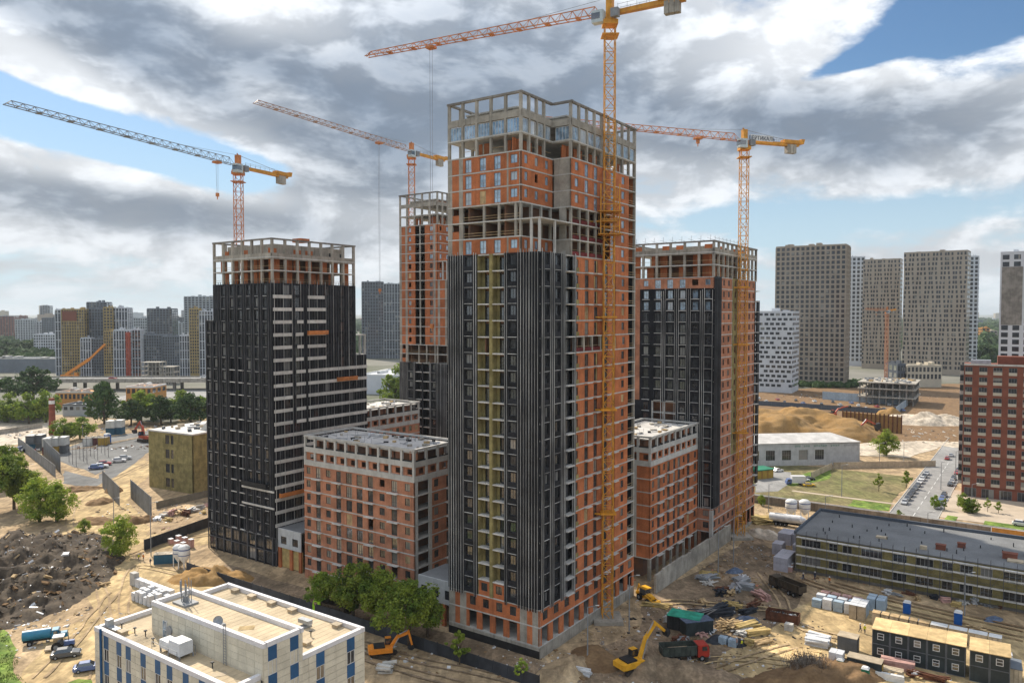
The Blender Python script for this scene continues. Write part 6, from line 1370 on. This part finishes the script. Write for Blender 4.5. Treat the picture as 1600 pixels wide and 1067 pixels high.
# lilac wrapped insulation blocks near the brown tipper
for i, (u, v, l_, w, h) in enumerate(((1208,891,3.4,8.0,3.4),(1206,866,2.6,3.6,3.0),(1215,850,3.6,5.5,3.2),(1228,850,2.6,5.0,3.0),(1238,865,2.4,3.0,2.4))): pallet(f'lilac-grey wrapped block of insulation packs, {ORD[i]} from the front', G(u, v), TH, l_, w, h, 'wrap_lilac', None, 0, 'insulation packs', 'wrapped_stack', 2, 2)
for i in range(4): pallet(f'pink and white bag pile beside the insulation packs, {ORD[i]} from the front', G(1229+i*1.5, 893-i*5), TH, 1.3, 1.0, 1.2, 'block_pink', 'wrap_white', 0, 'bag piles')
# the long row of pallets before the scaffolded building
base = G(1268, 948); fam = [('grey wrapped block pallet','wrap_blue'),('pale wrapped board pallet','wrap_white'),('pink block pallet','block_pink')]
for j in range(3):
    for i in range(4):
        p = Vector((base.x,base.y))+AX*(i*2.2+j*.4)+BX*(j*2.2); fm = fam[2 if j == 2 else (i+j) % 2]; pallet(f'{fm[0]}, {ORD[i]} along the {ORD[j]} row nearest the brown tipper', p, TH, 1.9, 1.5, 2.2-.5*(j==0 and i==0), fm[1], None, 0, 'pallets by the brown tipper', 'pallet_stack', 3)
base = G(1326, 966)
for i in range(2):
    for j in range(3): p = Vector((base.x,base.y))+AX*(i*1.6)+BX*(j*1.7); pallet(f'tall board pallet under white film, {ORD[i]} along the {ORD[j]} row beside the ochre patch', p, TH, 1.5, 1.5, 2.9, 'wood_board' if j == 0 else 'wrap_blue', 'wrap_white', 0, 'tall film-topped pallets')
base = G(1352, 955)
for i in range(2):
    for j in range(2): p = Vector((base.x,base.y))+AX*(i*1.9)+BX*(j*1.9+1); pallet(f'blue film wrapped pallet right of the tall board pallets, {ORD[i]} along the {ORD[j]} row', p, TH, 1.7, 1.7, 2.6, 'wrap_blue', None, 0, 'blue film pallets')
base = G(1362, 977); x = 0
for i in range(10):
    w = [1.6,1.5,1.7,1.6,1.5,2.0,3.0,3.2,3.2,2.2][i]; p = Vector((base.x,base.y))+AX*x; pallet(f'wood-board pallet with pale lid in the long row behind the cabins, {ORD[i]} from the left', p, TH, w-.15, 1.9, 2.6, 'wood_board', 'white_paint' if i > 5 else 'timber', 0, 'board pallets behind the cabins', 'pallet_stack', 1, 2 if w < 2 else 3); x += w+.12
    if i in (3,4,5,6): pallet(f'low grey pallet behind the wood-board row, {ORD[i-3]} from the left', p+BX*2.4, TH, 1.5, 1.5, 1.9, 'wrap_lilac', None, 0, 'low grey pallets')
# planks, sheets, beams
def planks(label, P, rz, n, L_, w, h, mt, seed=0, mess=.1, name='plank_stack', cat='planks', z=0.0):
    root = thing(name, label, cat, (P[0],P[1],z), rz); r = random.Random(seed); me = box_mesh('plank', L_, w, h, mt, True); per = max(2, int(n**.5))
    for i in range(n): o = put('plank', me, root, (r.uniform(-mess,mess)*L_*.3, (i%per)*w*1.12+r.uniform(-mess,mess)*w*2, (i//per)*h*1.06)); o.rotation_euler = (r.uniform(-mess,mess)*.3, r.uniform(-mess,mess)*.25, r.uniform(-mess,mess)*1.2)
    return root
for a in (('white insulated panels stacked in steps beside the grey shed', 1276,1010,TH+.1,20,4.2,.9,.28,'wrap_white',.15), ('yellow timber bundle on the dug ground', 1170,985,TH+1.0,24,5.5,.4,.22,'timber_yellow',.1), ('second yellow timber bundle right of the first', 1186,993,TH+.9,18,5.0,.4,.22,'timber_yellow',.1), ('dark formwork beams lying between the tarp container and the skip', 1120,965,TH+1.2,40,9,.35,.25,'fence_dark',.35), ('mixed boards and beams heap beside the dark beams', 1142,985,TH+.6,46,4,.3,.16,'timber',.9), ('scattered planks in front of the skip', 1190,1008,TH+1.1,20,5,.3,.1,'timber',.4),
          ('galvanised sheet bundles beside the right block wall', 1165,910,TH+1.2,16,3.4,.7,.2,'steel',.15), ('galvanised channel stack next to the sheet bundles', 1165,922,TH+.1,12,3.6,.5,.35,'steel',.08), ('steel formwork panels leaning in a heap by the retaining wall', 1110,905,TH+1.2,22,5,.7,.16,'steel',.3), ('rusty steel offcuts by the retaining wall', 1130,925,TH+.4,14,3,.5,.2,'rust',.6), ('long roofing planks between shed and bank', 1262,1028,TH+.3,16,4.5,.8,.1,'ply',.5), ('pink perforated block stack before the cabins', 1402,1046,TH+.1,9,5.5,.6,.5,'block_pink',.04), ('pale beam stack in front of the cabins', 1385,1055,TH+.1,9,5.2,.5,.4,'wood_board',.08), ('steel grating leaning in front of the cabins', 1390,1064,TH+.1,12,4.5,.2,.3,'white_paint',.05), ('rusty pipes right of the pale beams', 1450,1062,TH+.2,14,6,.25,.2,'rust',.3), ('pale boards heap beside the right tower foot', 1192,818,TH+.5,22,7,1.2,.3,'timber_yellow',.5),
          ('loose broken boards behind the wood-board row', 1530,985,TH+.3,20,3.0,.4,.12,'timber',.8), ('white panel stack near the hut', 1566,1030,TH,10,3,.8,.3,'wrap_white',.1), ('light planks near the backhoe loader', 1025,948,TH+.2,14,6,.4,.15,'timber_yellow',.3), ('white pipes on the spoil by the tower corner', 905,1052,TH+.1,7,4.2,.3,.3,'wrap_white',.2), ('concrete kerbs scattered beside the sandy road', 600,1050,TH+.2,8,2.6,.7,.35,'concrete_light',.5), ('small plank heap in the left yard', 160,915,R(15),14,2.6,.3,.14,'timber',.8)):
    lb, u, v, rz, n, L_, w, h, mt, ms = a; planks(lb, G(u, v), rz, n, L_, w, h, mt, int(u), ms)
P = G(1265, 1018); root = tag(MB().box(0,9,0,5.5,.06,.12).box(9.2,14,1,5,.08,.14).build('board_floor', 'ply', None, (P.x-9,P.y-1,0), TH), 'plywood sheets laid flat on the sunlit yard', 'boards')
for lb, u, v, m, sx, sy, sz in (('crumpled dark blue tarpaulin by the skip', 1165,972,'tarp_blue',3.2,2.2,1.2), ('blue tarpaulin bundle left of the galvanised sheets', 1148,893,'tarp_blue',2.4,1.6,.9), ('heap of black film below the timber bundles', 1150,1005,'machine_black',2.6,2,.8), ('dark green tarp heap beside beams', 1125,1000,'fence_dark',3,2,1.0), ('blue film pile behind the wood-board row', 1552,968,'tarp_blue',2.6,1.3,.6)):
    P = G(u, v); heap('tarpaulin', lb, (P.x,P.y,0), sx, sy, sz, m, .4, int(u), 24, .32, 'tarp', None, .6)
for i, (u, v, m) in enumerate(((1122,1006,'wrap_blue'),(1137,1010,'wrap_blue'),(1225,985,'concrete_light'))): pallet(('pale blue crate left of the two workers','pale blue crate touching the red-vested worker','stack of pale kerb stones by the skip')[i], G(u, v), TH, 1.6, 1.3, 1.4, m, None, 0, None, 'crate_stack', 2, 2)
pallet('big film-wrapped bundle at the foot of the grey shed', G(1294, 1042), TH, 2.4, 2.2, 2.8, 'wrap_white', None, 0, None, 'wrapped_stack', 2, 2)
r = random.Random(77)
for i in range(14):
    u, v = r.uniform(1255, 1480), 0; v = 1030+(u-1255)*.13+r.uniform(0,14); mt = r.choice(('timber','wrap_white','block_pink','ply','rust','concrete_light')); planks(f'small {dict(timber="timber", wrap_white="white panel", block_pink="pink block", ply="plywood", rust="rusty steel", concrete_light="kerb stone")[mt]} pile in the cluttered strip before the cabins, {ORD[i]} laid', G(u, v), r.uniform(0,3), r.randint(5,12), r.uniform(1.2,2.6), r.uniform(.2,.5), r.uniform(.1,.3), mt, i, .5)
MT = (('timber','timber'),('wrap_white','white panel'),('block_pink','pink block'),('rust','rusty steel'),('concrete_light','kerb stone'),('fence_dark','black formwork'),('steel','galvanised channel'),('timber_yellow','yellow board'))
r = random.Random(5)
for i in range(24):
    u, v = r.uniform(1030, 1235), r.uniform(893, 1010)
    if u+ (v-893)*.4 < 1075 or (1195 < u < 1250 and 900 < v < 975) : u += 45 if u < 1120 else -60
    mt, nm = MT[(i*3) % 8]; planks(f'{nm} heap on the dug ground right of the middle tower, {ORD[i]} laid', G(u, v), r.uniform(0,3), r.randint(8,22), r.uniform(1.6,4.5), r.uniform(.2,.55), r.uniform(.1,.3), mt, 100+i, r.uniform(.2,.8))
for i in range(12):
    u = 1385+i*18+r.uniform(-4,4); v = 925+(u-1385)*.14+r.uniform(-3,6); mt, nm = MT[(i*5+1) % 8]; planks(f'{nm} heap along the foot of the scaffold, {ORD[i]} from the left', G(u, v), r.uniform(0,3), r.randint(6,14), r.uniform(1.2,2.6), r.uniform(.2,.5), r.uniform(.1,.3), mt, 200+i, r.uniform(.2,.7))
for i in range(12):
    u = 250+i*7; v = 812-(u-250)*.22+r.uniform(-6,6); mt, nm = MT[(i*3+1) % 8]; planks(f'{nm} heap beside the insulation-clad building, {ORD[i]} from the left', G(u, v), r.uniform(0,3), r.randint(6,14), r.uniform(1.6,3.2), r.uniform(.3,.7), r.uniform(.2,.4), mt, 300+i, r.uniform(.2,.6))
# loose rubble all over the dug ground
for i, (u, v, rx, ry, k, ms) in enumerate(((1100,985,26,18,900,['rubble','timber','machine_black','heap_brown','wrap_white']),(1180,880,16,20,500,['rubble','steel','timber','heap_brown']),(980,1045,26,8,400,['rubble','heap_brown','wrap_white']),(700,1030,26,6,260,['rubble','heap_brown','wrap_white']),(1400,1050,24,8,260,['timber','wrap_white','block_pink','rubble']),(250,800,22,14,300,['wrap_white','rubble','heap_brown']),(300,830,16,6,120,['wrap_white','block_pink','timber']),(100,970,14,8,200,['rubble','timber','wrap_white']),(60,680,40,14,260,['wrap_white','rust','rubble','container_white']),(190,700,30,8,120,['rubble','rust','wrap_white']),(250,668,40,12,200,['container_grey','rust','wrap_white']),(1190,800,14,10,160,['timber_yellow','rubble','wrap_white']),(1440,680,40,25,300,['rubble','dirt_pale','container_white']),(1350,620,70,20,300,['rust','rubble','wrap_white','container_grey']),(10,1000,10,14,120,['rubble','wrap_white']),(1300,905,50,8,200,['brick_pallet','rubble','timber']))):
    P = G(u, v); far = 2.0 if v < 720 else 1.0; o = scatter('rubble', P.x, P.y, rx, ry, k, ms, .14*far, .8*far, i+20); tag(o, f'loose rubble and offcuts scattered over the ground, {ORD[i]} patch', 'rubble', None, 'stuff')
# insulation-clad unfinished building on the left
P = G(232, 760); c = G(300, 770); root = thing('unfinished_building', 'ochre insulation-clad four-storey building left of the black tower', 'building', (G(302,772).x, G(302,772).y, 0), TH+R(6)); W = 24.0; Dp = 26.0; fh = 5.2
f1, f2 = Face(root, -W, 0, 0), Face(root, 0, 0, 1); H = 4*fh
MB().box(-W+.4,-.4,.4,Dp-.4,0,H).build('wall_core', 'interior', root)
for i in range(4):
    f1.put('wool_wall', wall_mesh(('un1',), [(9,0,None),(3,0,(.4,2.6,1.2,4.4)),(2.2,0,(.4,1.8,1.2,4.4)),(9.8,0,None)], fh, .4, ('olive_wool',)), 0, i*fh); f2.put('wool_wall', wall_mesh(('un2',), [(6,0,None),(3,0,(.6,2.4,1.2,4.4)),(4,0,None),(3,0,(.6,2.4,1.2,4.4)),(10,0,None)], fh, .4, ('timber_yellow' if False else 'olive_wool',)), 0, i*fh)
    for s, w in ((9.4,2.2),(12.4,1.4)): f1.put('window', win_mesh(w, 3.2, 'frame_dark', 'glass_dark', 1), s, i*fh+1.2)
    for s in (6.6, 13.6): f2.put('window', win_mesh(1.8, 3.2, 'frame_dark', 'glass_dark', 1), s, i*fh+1.2)
MB().box(-W-.2,.2,-.2,Dp,H,H+.5).build('roof', 'roof_white', root); b = MB(); r = random.Random(8)
for _ in range(30): b.cbox((r.uniform(-W+2,-2), r.uniform(2,Dp-2), H+.9), (r.uniform(.6,3), r.uniform(.5,1.6), r.uniform(.3,1.2)), r.uniform(0,3), r.randrange(3))
b.build('roof_clutter', ['wrap_white','wood_board','container_grey'], root); MB().side([(-6,H+.5),(0,H+.5),(0,H+5),(-.8,H+5)], 8, Dp).build('roof_wedge', 'concrete_light', root)
# poles
def pole(label, u, v, h, r_=.12, mt='crane_grey', arm=True, name='lamp_post'):
    P = G(u, v); root = thing(name, label, 'pole', (P.x,P.y,0)); MB().tube((0,0,0),(0,0,h),r_,r_*.6,n=8).build('post', mt, root)
    if arm: MB().bar((0,0,h),(1.6,0,h+.35),.1).build('arm', mt, root); MB().box(1.4,2.1,-.14,.14,h+.3,h+.42).build('lamp_head', 'lamp_glass', root)
PL = [(1315,776,11,'on the waste ground near the grass triangle'),(1470,765,10,'between the two rows of parked cars'),(1493,745,10,'behind the right row of parked cars'),(1412,724,9,'in front of the pale fence, right'),(1374,726,9,'in front of the pale fence, left'),(1518,800,9,'by the shrubs at the red house'),(1289,835,11,'at the back corner of the grey flat roof'),(1201,800,9,'at the left end of the concrete fence'),(1507,962,9,'between the right toilet and the scaffold'),(918,1032,10,'beside the middle tower corner'),(983,985,11,'in front of the crane mast foot'),(1122,900,12,'in front of the right block retaining wall'),(1146,880,12,'below the right tower'),(236,868,14,'behind the dark blue container'),(178,826,9,'behind the lime green bush'),(130,712,14,'in the container yard'),(45,770,10,'rising among the left trees'),(1449,845,8,'on the street fence, centre')]
for u, v, h, w in PL: pole(f'slim street pole {w}', u, v, h, .14, 'crane_grey', True)
for i in range(12): pole(f'steel pole standing on the gravel yard, {ORD[i]} of the cluster', 108+i*5.6, 722-i*1.6+(i%3)*5, 6+(i%3)*2.5, .11, 'rail_dark', False, 'steel_pole')
# hanging work platforms
def cradle(label, face_root, X, Y, z, q, L_=6.5):
    p = face_root.matrix_basis @ Vector((X,Y,z)); root = thing('work_platform', label, 'platform', p, TH+q*math.pi/2); MB().box(0,L_,-.9,-.2,0,.1).box(0,L_,-.95,-.9,.1,1.1).box(0,L_,-.2,-.15,.1,.9).box(0,.1,-.9,-.2,.1,1.1).box(L_-.1,L_,-.9,-.2,.1,1.1).build('basket', 'crane_orange' if 'orange' in label else 'machine_black', root); [MB().bar((xr,-.5,1),(xr,-.5,12),.05).build('rope', 'crane_grey', root) for xr in (.3, L_-.3)]
lt = [o for o in bpy.data.objects if o.type == 'EMPTY' and o.get('label', '').startswith('black-clad tower on the left')][0]
cradle('orange hanging cradle high on the banded side of the left tower', lt, .3, 10.5, 58.3, 1); cradle('orange hanging cradle at mid height on the banded side of the left tower', lt, .3, 20.5, 45.5, 1, 7); cradle('orange hanging cradle low on the banded side of the left tower', lt, .3, 1.0, 17.5, 1, 8); cradle('dark hanging cradle on the front of the left tower', lt, -12, -.3, 19.8, 0, 10)
# ---------------------------------------------------------------- people
def person_mesh(pose):
    me = bpy.data.meshes.new('person'); k = .12 if pose else 0
    V = [(0,0,.95),(0,.0,1.15),(0,.01,1.38),(0,.01,1.50),(0,.03,1.66),(.1,0,.9),(.11,.08+k,.5),(.11,0.02+k*.6,.08),(.11,.16+k*.6,.04),(-.1,0,.9),(-.11,.05-k,.5),(-.11,-.05-k*2,.08),(-.11,.08-k*2,.04),(.2,0,1.40),(.27,-.02-k,1.12),(.25,.12+k,.9),(-.2,0,1.40),(-.27,-.02,1.12),(-.25,.14,.92),(0,.03,1.75)]
    E = [(0,1),(1,2),(2,3),(3,4),(4,19),(0,5),(5,6),(6,7),(7,8),(0,9),(9,10),(10,11),(11,12),(2,13),(13,14),(14,15),(2,16),(16,17),(17,18)]
    Rr = [.15,.14,.15,.06,.105,.1,.07,.05,.045,.1,.07,.05,.045,.075,.05,.04,.075,.05,.04,.09]
    me.from_pydata(V, E, []); o = bpy.data.objects.new('person', me); col.objects.link(o); sk = o.modifiers.new('skin', 'SKIN'); o.modifiers.new('sub', 'SUBSURF').levels = 1
    for i, r_ in enumerate(Rr): me.skin_vertices[0].data[i].radius = (r_, r_*.85)
    me.skin_vertices[0].data[0].use_root = True
    dg = bpy.context.evaluated_depsgraph_get(); m2 = bpy.data.meshes.new_from_object(o.evaluated_get(dg)); bpy.data.objects.remove(o)
    m2.materials.clear(); [m2.materials.append(M[x]) for x in ('cloth_navy','cloth_orange','skin')]
    for p in m2.polygons: z = p.center.z; p.material_index = 0 if z < .93 else (1 if z < 1.49 and not (z < 1.0 and abs(p.center.x) > .2) else 2); p.use_smooth = True
    return m2
try: pm = [person_mesh(0), person_mesh(1)]
except Exception as e: print('person', e); pm = []
helm = MB().lathe([(.16,1.74),(.15,1.80),(.09,1.88),(0,1.90)], 10, 0, (0,.03,0)).lathe([(.19,1.735),(.16,1.745)], 10, 0, (0,.03,0)).mesh('helmet', 'white_paint')
PP = [(1151,1011,'cloth_orange','worker in red-orange vest beside the pale blue crates',0),(1159,1013,'cloth_yellow','worker in yellow-green vest right of the red-orange one',1),(1255,907,'cloth_navy','worker in dark clothes behind the brown tipper, left of three',1),(1273,905,'cloth_navy','worker in dark clothes behind the brown tipper, middle of three',0),(1296,913,'cloth_orange','worker with orange vest behind the brown tipper, right of three',0),(1351,990,'cloth_yellow','worker in yellow vest next to the grey shed',0),(1344,988,'cloth_navy','dark-clothed worker bending beside the yellow-vested one at the shed',1),(235,883,'cloth_navy','worker in dark clothes walking near the dark blue container',1),(224,876,'cloth_orange','worker in orange vest near the lime green bush',0),(217,876,'cloth_yellow','worker in yellow vest near the lime green bush',1)]
for u, v, vest, lb, ps in PP:
    if not pm: break
    P = G(u, v); o = put('person', pm[ps], None, (P.x,P.y,.05), u*.7, mat=[None, vest, None], scale=1.02); tag(o, lb, 'person'); put('helmet', helm, o)
# ---------------------------------------------------------------- trees and shrubs
def crown_mesh(seed, h, rx, n_cl, per, leaf, mt, low=.25):
    r = random.Random(seed); b = MB(); cs = []
    for _ in range(n_cl):
        while True:
            p = Vector((r.uniform(-1,1), r.uniform(-1,1), r.uniform(-1,1)))
            if .25 < p.length < 1: break
        t = (p.z+1)/2; wd = (math.sin(min(1, t*.85+.18)*math.pi))**.6
        wd *= .62+.75*abs(noise.noise(Vector((p.x*1.6, p.y*1.6, t*2+seed*3.7))))+.25*r.random()
        cs.append((Vector((p.x*rx*wd, p.y*rx*wd, h*(low+(1-low)*t*(.88+.22*r.random())))), rx*r.uniform(.10,.34)))
    for c, cr in cs:
        for _ in range(per):
            d = Vector((r.gauss(0,1), r.gauss(0,1), r.gauss(0,.8))).normalized()*cr*r.random()**.4; q = c+d
            if q.z < .15: continue
            nrm = (d.normalized()*.6+Vector((r.uniform(-1,1),r.uniform(-1,1),r.uniform(-.3,1)))).normalized(); t1 = nrm.orthogonal().normalized(); t1.rotate(Matrix.Rotation(r.uniform(0,6.28),3,nrm)); t2 = nrm.cross(t1); s = leaf*r.uniform(.6,1.4)
            b.add([q-t1*s, q-t2*s*.55, q+t1*s, q+t2*s*.55], [(0,1,2,3)])
    return b.mesh('crown', mt)
def trunk_mesh(seed, h, rx):
    r = random.Random(seed); b = MB(); b.tube((0,0,-.2),(0.1,0,h*.45),.06*rx+.06,.04*rx+.04,n=8)
    for i in range(7): a = i*.9+r.random(); z = h*r.uniform(.25,.5); b.tube((.05,0,z),(math.cos(a)*rx*.6,math.sin(a)*rx*.6,h*r.uniform(.55,.85)),.035*rx+.03,.012,n=6)
    return b.mesh('trunk', 'bark')
VAR = {}
def variant(kind, i):
    k = (kind, i)
    if k not in VAR:
        if kind == 'near': VAR[k] = (crown_mesh(i, 10, 4.2, 62, 130, .21, 'leaf'), trunk_mesh(i, 10, 4.2))
        elif kind == 'lime': VAR[k] = (crown_mesh(i+30, 10, 4.6, 60, 120, .22, 'leaf_lime', .06), trunk_mesh(i, 10, 4.2))
        elif kind == 'mid': VAR[k] = (crown_mesh(i+60, 10, 4.8, 48, 75, .34, 'leaf', .12), trunk_mesh(i, 10, 4.2))
        elif kind == 'dark': VAR[k] = (crown_mesh(i+90, 10, 5.0, 48, 75, .36, 'leaf_dark', .10), trunk_mesh(i, 10, 4.2))
        elif kind == 'sap': VAR[k] = (crown_mesh(i+120, 10, 2.6, 26, 55, .30, 'leaf_lime', .25), trunk_mesh(i, 10, 2))
    return VAR[k]
def tree(label, u, v, vtop, kind='mid', i=0, wide=1.0, name='tree', group=None):
    P = G(u, v); h = D(u, vtop, P.y).z; root = thing(name, label, 'shrub' if name == 'shrub' else 'tree', (P.x,P.y,0), u*.37, group); c, t = variant(kind, i); s = h/10.3
    put('crown', c, root, scale=(s*wide,s*wide,s)); put('trunk', t, root, scale=(s*wide,s*wide,s)); return root
for i, (u, v, vt, w, lb) in enumerate(((505,955,888,1.0,'leftmost tree of the clump before the brick block'),(552,972,874,1.05,'tallest tree of the clump before the brick block'),(596,985,890,1.1,'middle tree of the clump before the brick block'),(640,1012,898,1.05,'front right tree of the clump before the brick block'),(668,995,925,1.0,'rear right tree of the clump, next to the grey link'))): tree(lb, u, v, vt, 'near', i % 3, w)
tree('thin sapling by the dark site fence', 718, 1038, 985, 'sap', 0, 1.3, 'sapling'); tree('tiny sapling at the fence bottom edge', 815, 1066, 1028, 'sap', 1, 1.2, 'sapling')
tree('round lime green bush on the sandy bend', 187, 870, 803, 'lime', 0, 1.0, 'shrub'); tree('small green bush at the white panels beside the mound', 132, 832, 810, 'lime', 1, 1.2, 'shrub')
for i, (u, v, vt, w) in enumerate(((-8,800,702,1.0),(22,795,706,.9),(62,815,742,1.15),(88,815,752,1.1),(40,790,728,1.1),(8,760,692,1.0))): tree(f'bright green tree above the debris mound, {ORD[i]} of that clump', u, v, vt, 'lime' if i in (2,3) else 'near', i % 2, w)
for lb, u, v, vt, k, w in (('tall round dark tree beside the ochre depot', 163, 662, 594, 'dark', .8), ('big spreading dark tree left of the depot', 52, 628, 571, 'dark', 1.3), ('green tree left of the chimney', 45, 662, 612, 'mid', 1.1), ('green tree at the left edge behind the yard', 12, 660, 615, 'mid', 1.2), ('green tree right of the chimney', 72, 660, 610, 'mid', .9), ('low bushy tree behind the container yard', 100, 690, 655, 'mid', 1.3), ('second low bushy tree behind the container yard', 125, 686, 650, 'mid', 1.3), ('green tree filling the gap left of the slim tower', 618, 640, 572, 'mid', 1.0), ('yellow-green tree beside the warehouse', 1385, 712, 671, 'lime', 1.2), ('young tree on the grass triangle', 1373, 768, 740, 'sap', 1.1), ('young tree at the edge of the waste ground', 1416, 762, 735, 'sap', 1.3), ('conical shrub at the street corner', 1461, 795, 772, 'mid', .8), ('small reddish young tree by the corner', 1476, 797, 778, 'sap', 1.0), ('round shrub before the red house', 1508, 800, 772, 'mid', 1.2), ('second round shrub before the red house', 1520, 802, 780, 'mid', 1.2), ('third small shrub on the lawn of the red house', 1560, 802, 783, 'sap', 1.4), ('young tree on the lawn of the red house', 1543, 800, 778, 'sap', 1.0), ('dark trees beneath the orange block', 1540, 570, 538, 'dark', 1.6), ('weeds by the concrete fence', 1404, 812, 796, 'sap', 1.5), ('weeds left along the concrete fence', 1190, 790, 772, 'lime', .9)): tree(lb, u, v, vt, k, int(u) % 2, w)
for i in range(9): tree(f'leafy tree in the belt left of the black tower, {ORD[i]} from the left', 205+i*15.5, 664-(i%3)*4, 622-(i*7%4)*5, 'mid' if i % 3 else 'dark', i % 3, 1.15, 'tree', 'tree belt left of the black tower')
for i in range(8): tree(f'tree behind the elevated road on the left, {ORD[i]} from the left', -20+i*14, 560, 535-(i%3)*3, 'dark', i % 2, 1.6, 'tree', 'trees behind the elevated road')
b = MB(); r = random.Random(9)
for _ in range(900):
    p = Vector((r.gauss(0,1.6), r.gauss(0,1.1), 0)); q = p+Vector((r.uniform(-1,1), r.uniform(-1,1), r.uniform(.6,2.2))); b.bar(p, q, .035)
P = G(1262, 1052); tag(b.build('dry_brushwood', 'rubble', None, (P.x,P.y,1.2)), 'heap of dry grey brushwood on the bank', 'brushwood')
# far forest and tree cover, too many to count
cm, _ = variant('dark', 0); r = random.Random(21); b = MB()
def blobtree(x, y, h, w):
    for k in range(7):
        c = Vector((x+r.uniform(-w,w)*.6, y+r.uniform(-w,w)*.6, h*r.uniform(.35,.8))); s = w*r.uniform(.35,.7)
        for _ in range(5):
            n_ = Vector((r.uniform(-1,1),r.uniform(-1,.2),r.uniform(-.2,1))).normalized(); t1 = n_.orthogonal().normalized(); t2 = n_.cross(t1); q = c+n_*s*.7
            b.add([q-t1*s,q-t2*s*.8,q+t1*s,q+t2*s*.8], [(0,1,2,3)])
for _ in range(5200):
    d_ = 900+r.random()**1.3*5200; u = r.uniform(-250, 1850); P = D(u, 489, d_)
    if d_ < 1300 and 560 < u < 1500: continue
    blobtree(P.x, d_, r.uniform(9,17)*(1 if d_ < 2500 else 1.4), r.uniform(6,13)*(1 if d_ < 2500 else 2))
for _ in range(900):
    u = r.uniform(1500, 1620); d_ = r.uniform(1300, 5000); P = D(u, 489, d_); blobtree(P.x, d_, r.uniform(14,24), r.uniform(10,22))
for _ in range(160):
    u = r.uniform(1230, 1400); d_ = r.uniform(655, 690); P = D(u, 489, d_); blobtree(P.x, d_, r.uniform(2,5), r.uniform(2,5))
tag(b.build('far_woods', 'leaf_dark'), 'far woods and street trees merging into green masses', 'woods', None, 'stuff')
# grass tufts on the near lawn
b = MB(); r = random.Random(31)
for _ in range(5000):
    u, v = r.uniform(-60, 60), r.uniform(985, 1090)
    if u > 8+(v-985)*.35+noise.noise(Vector((v*.05,1,0)))*14 or noise.noise(Vector((u*.06,v*.08,2))) < -.1: continue
    P = G(u, v); s = r.uniform(.08,.28); a = r.uniform(0,3.1); dx_, dy_ = math.cos(a)*.09, math.sin(a)*.09
    b.add([(P.x-dx_,P.y-dy_,.08),(P.x+dx_,P.y+dy_,.08),(P.x+r.uniform(-.15,.15),P.y+r.uniform(-.15,.15),.08+s)], [(0,1,2)])
tag(b.build('grass_tufts', 'grass'), kind='stuff')
# ---------------------------------------------------------------- the hazy air
HAZE = 5.5e-5
m = bpy.data.materials.new('haze_air'); m.use_nodes = True; t = m.node_tree; t.nodes.clear(); pvn = t.nodes.new('ShaderNodeVolumePrincipled'); pvn.inputs['Color'].default_value = (.80,.88,.95,1); pvn.inputs['Density'].default_value = HAZE; pvn.inputs['Anisotropy'].default_value = .2
on = t.nodes.new('ShaderNodeOutputMaterial'); t.links.new(pvn.outputs[0], on.inputs['Volume']); M['haze_air'] = m
if True: tag(MB().box(-20500,20500,-3500,30500,-1.5,160).build('haze', 'haze_air'), kind='stuff')
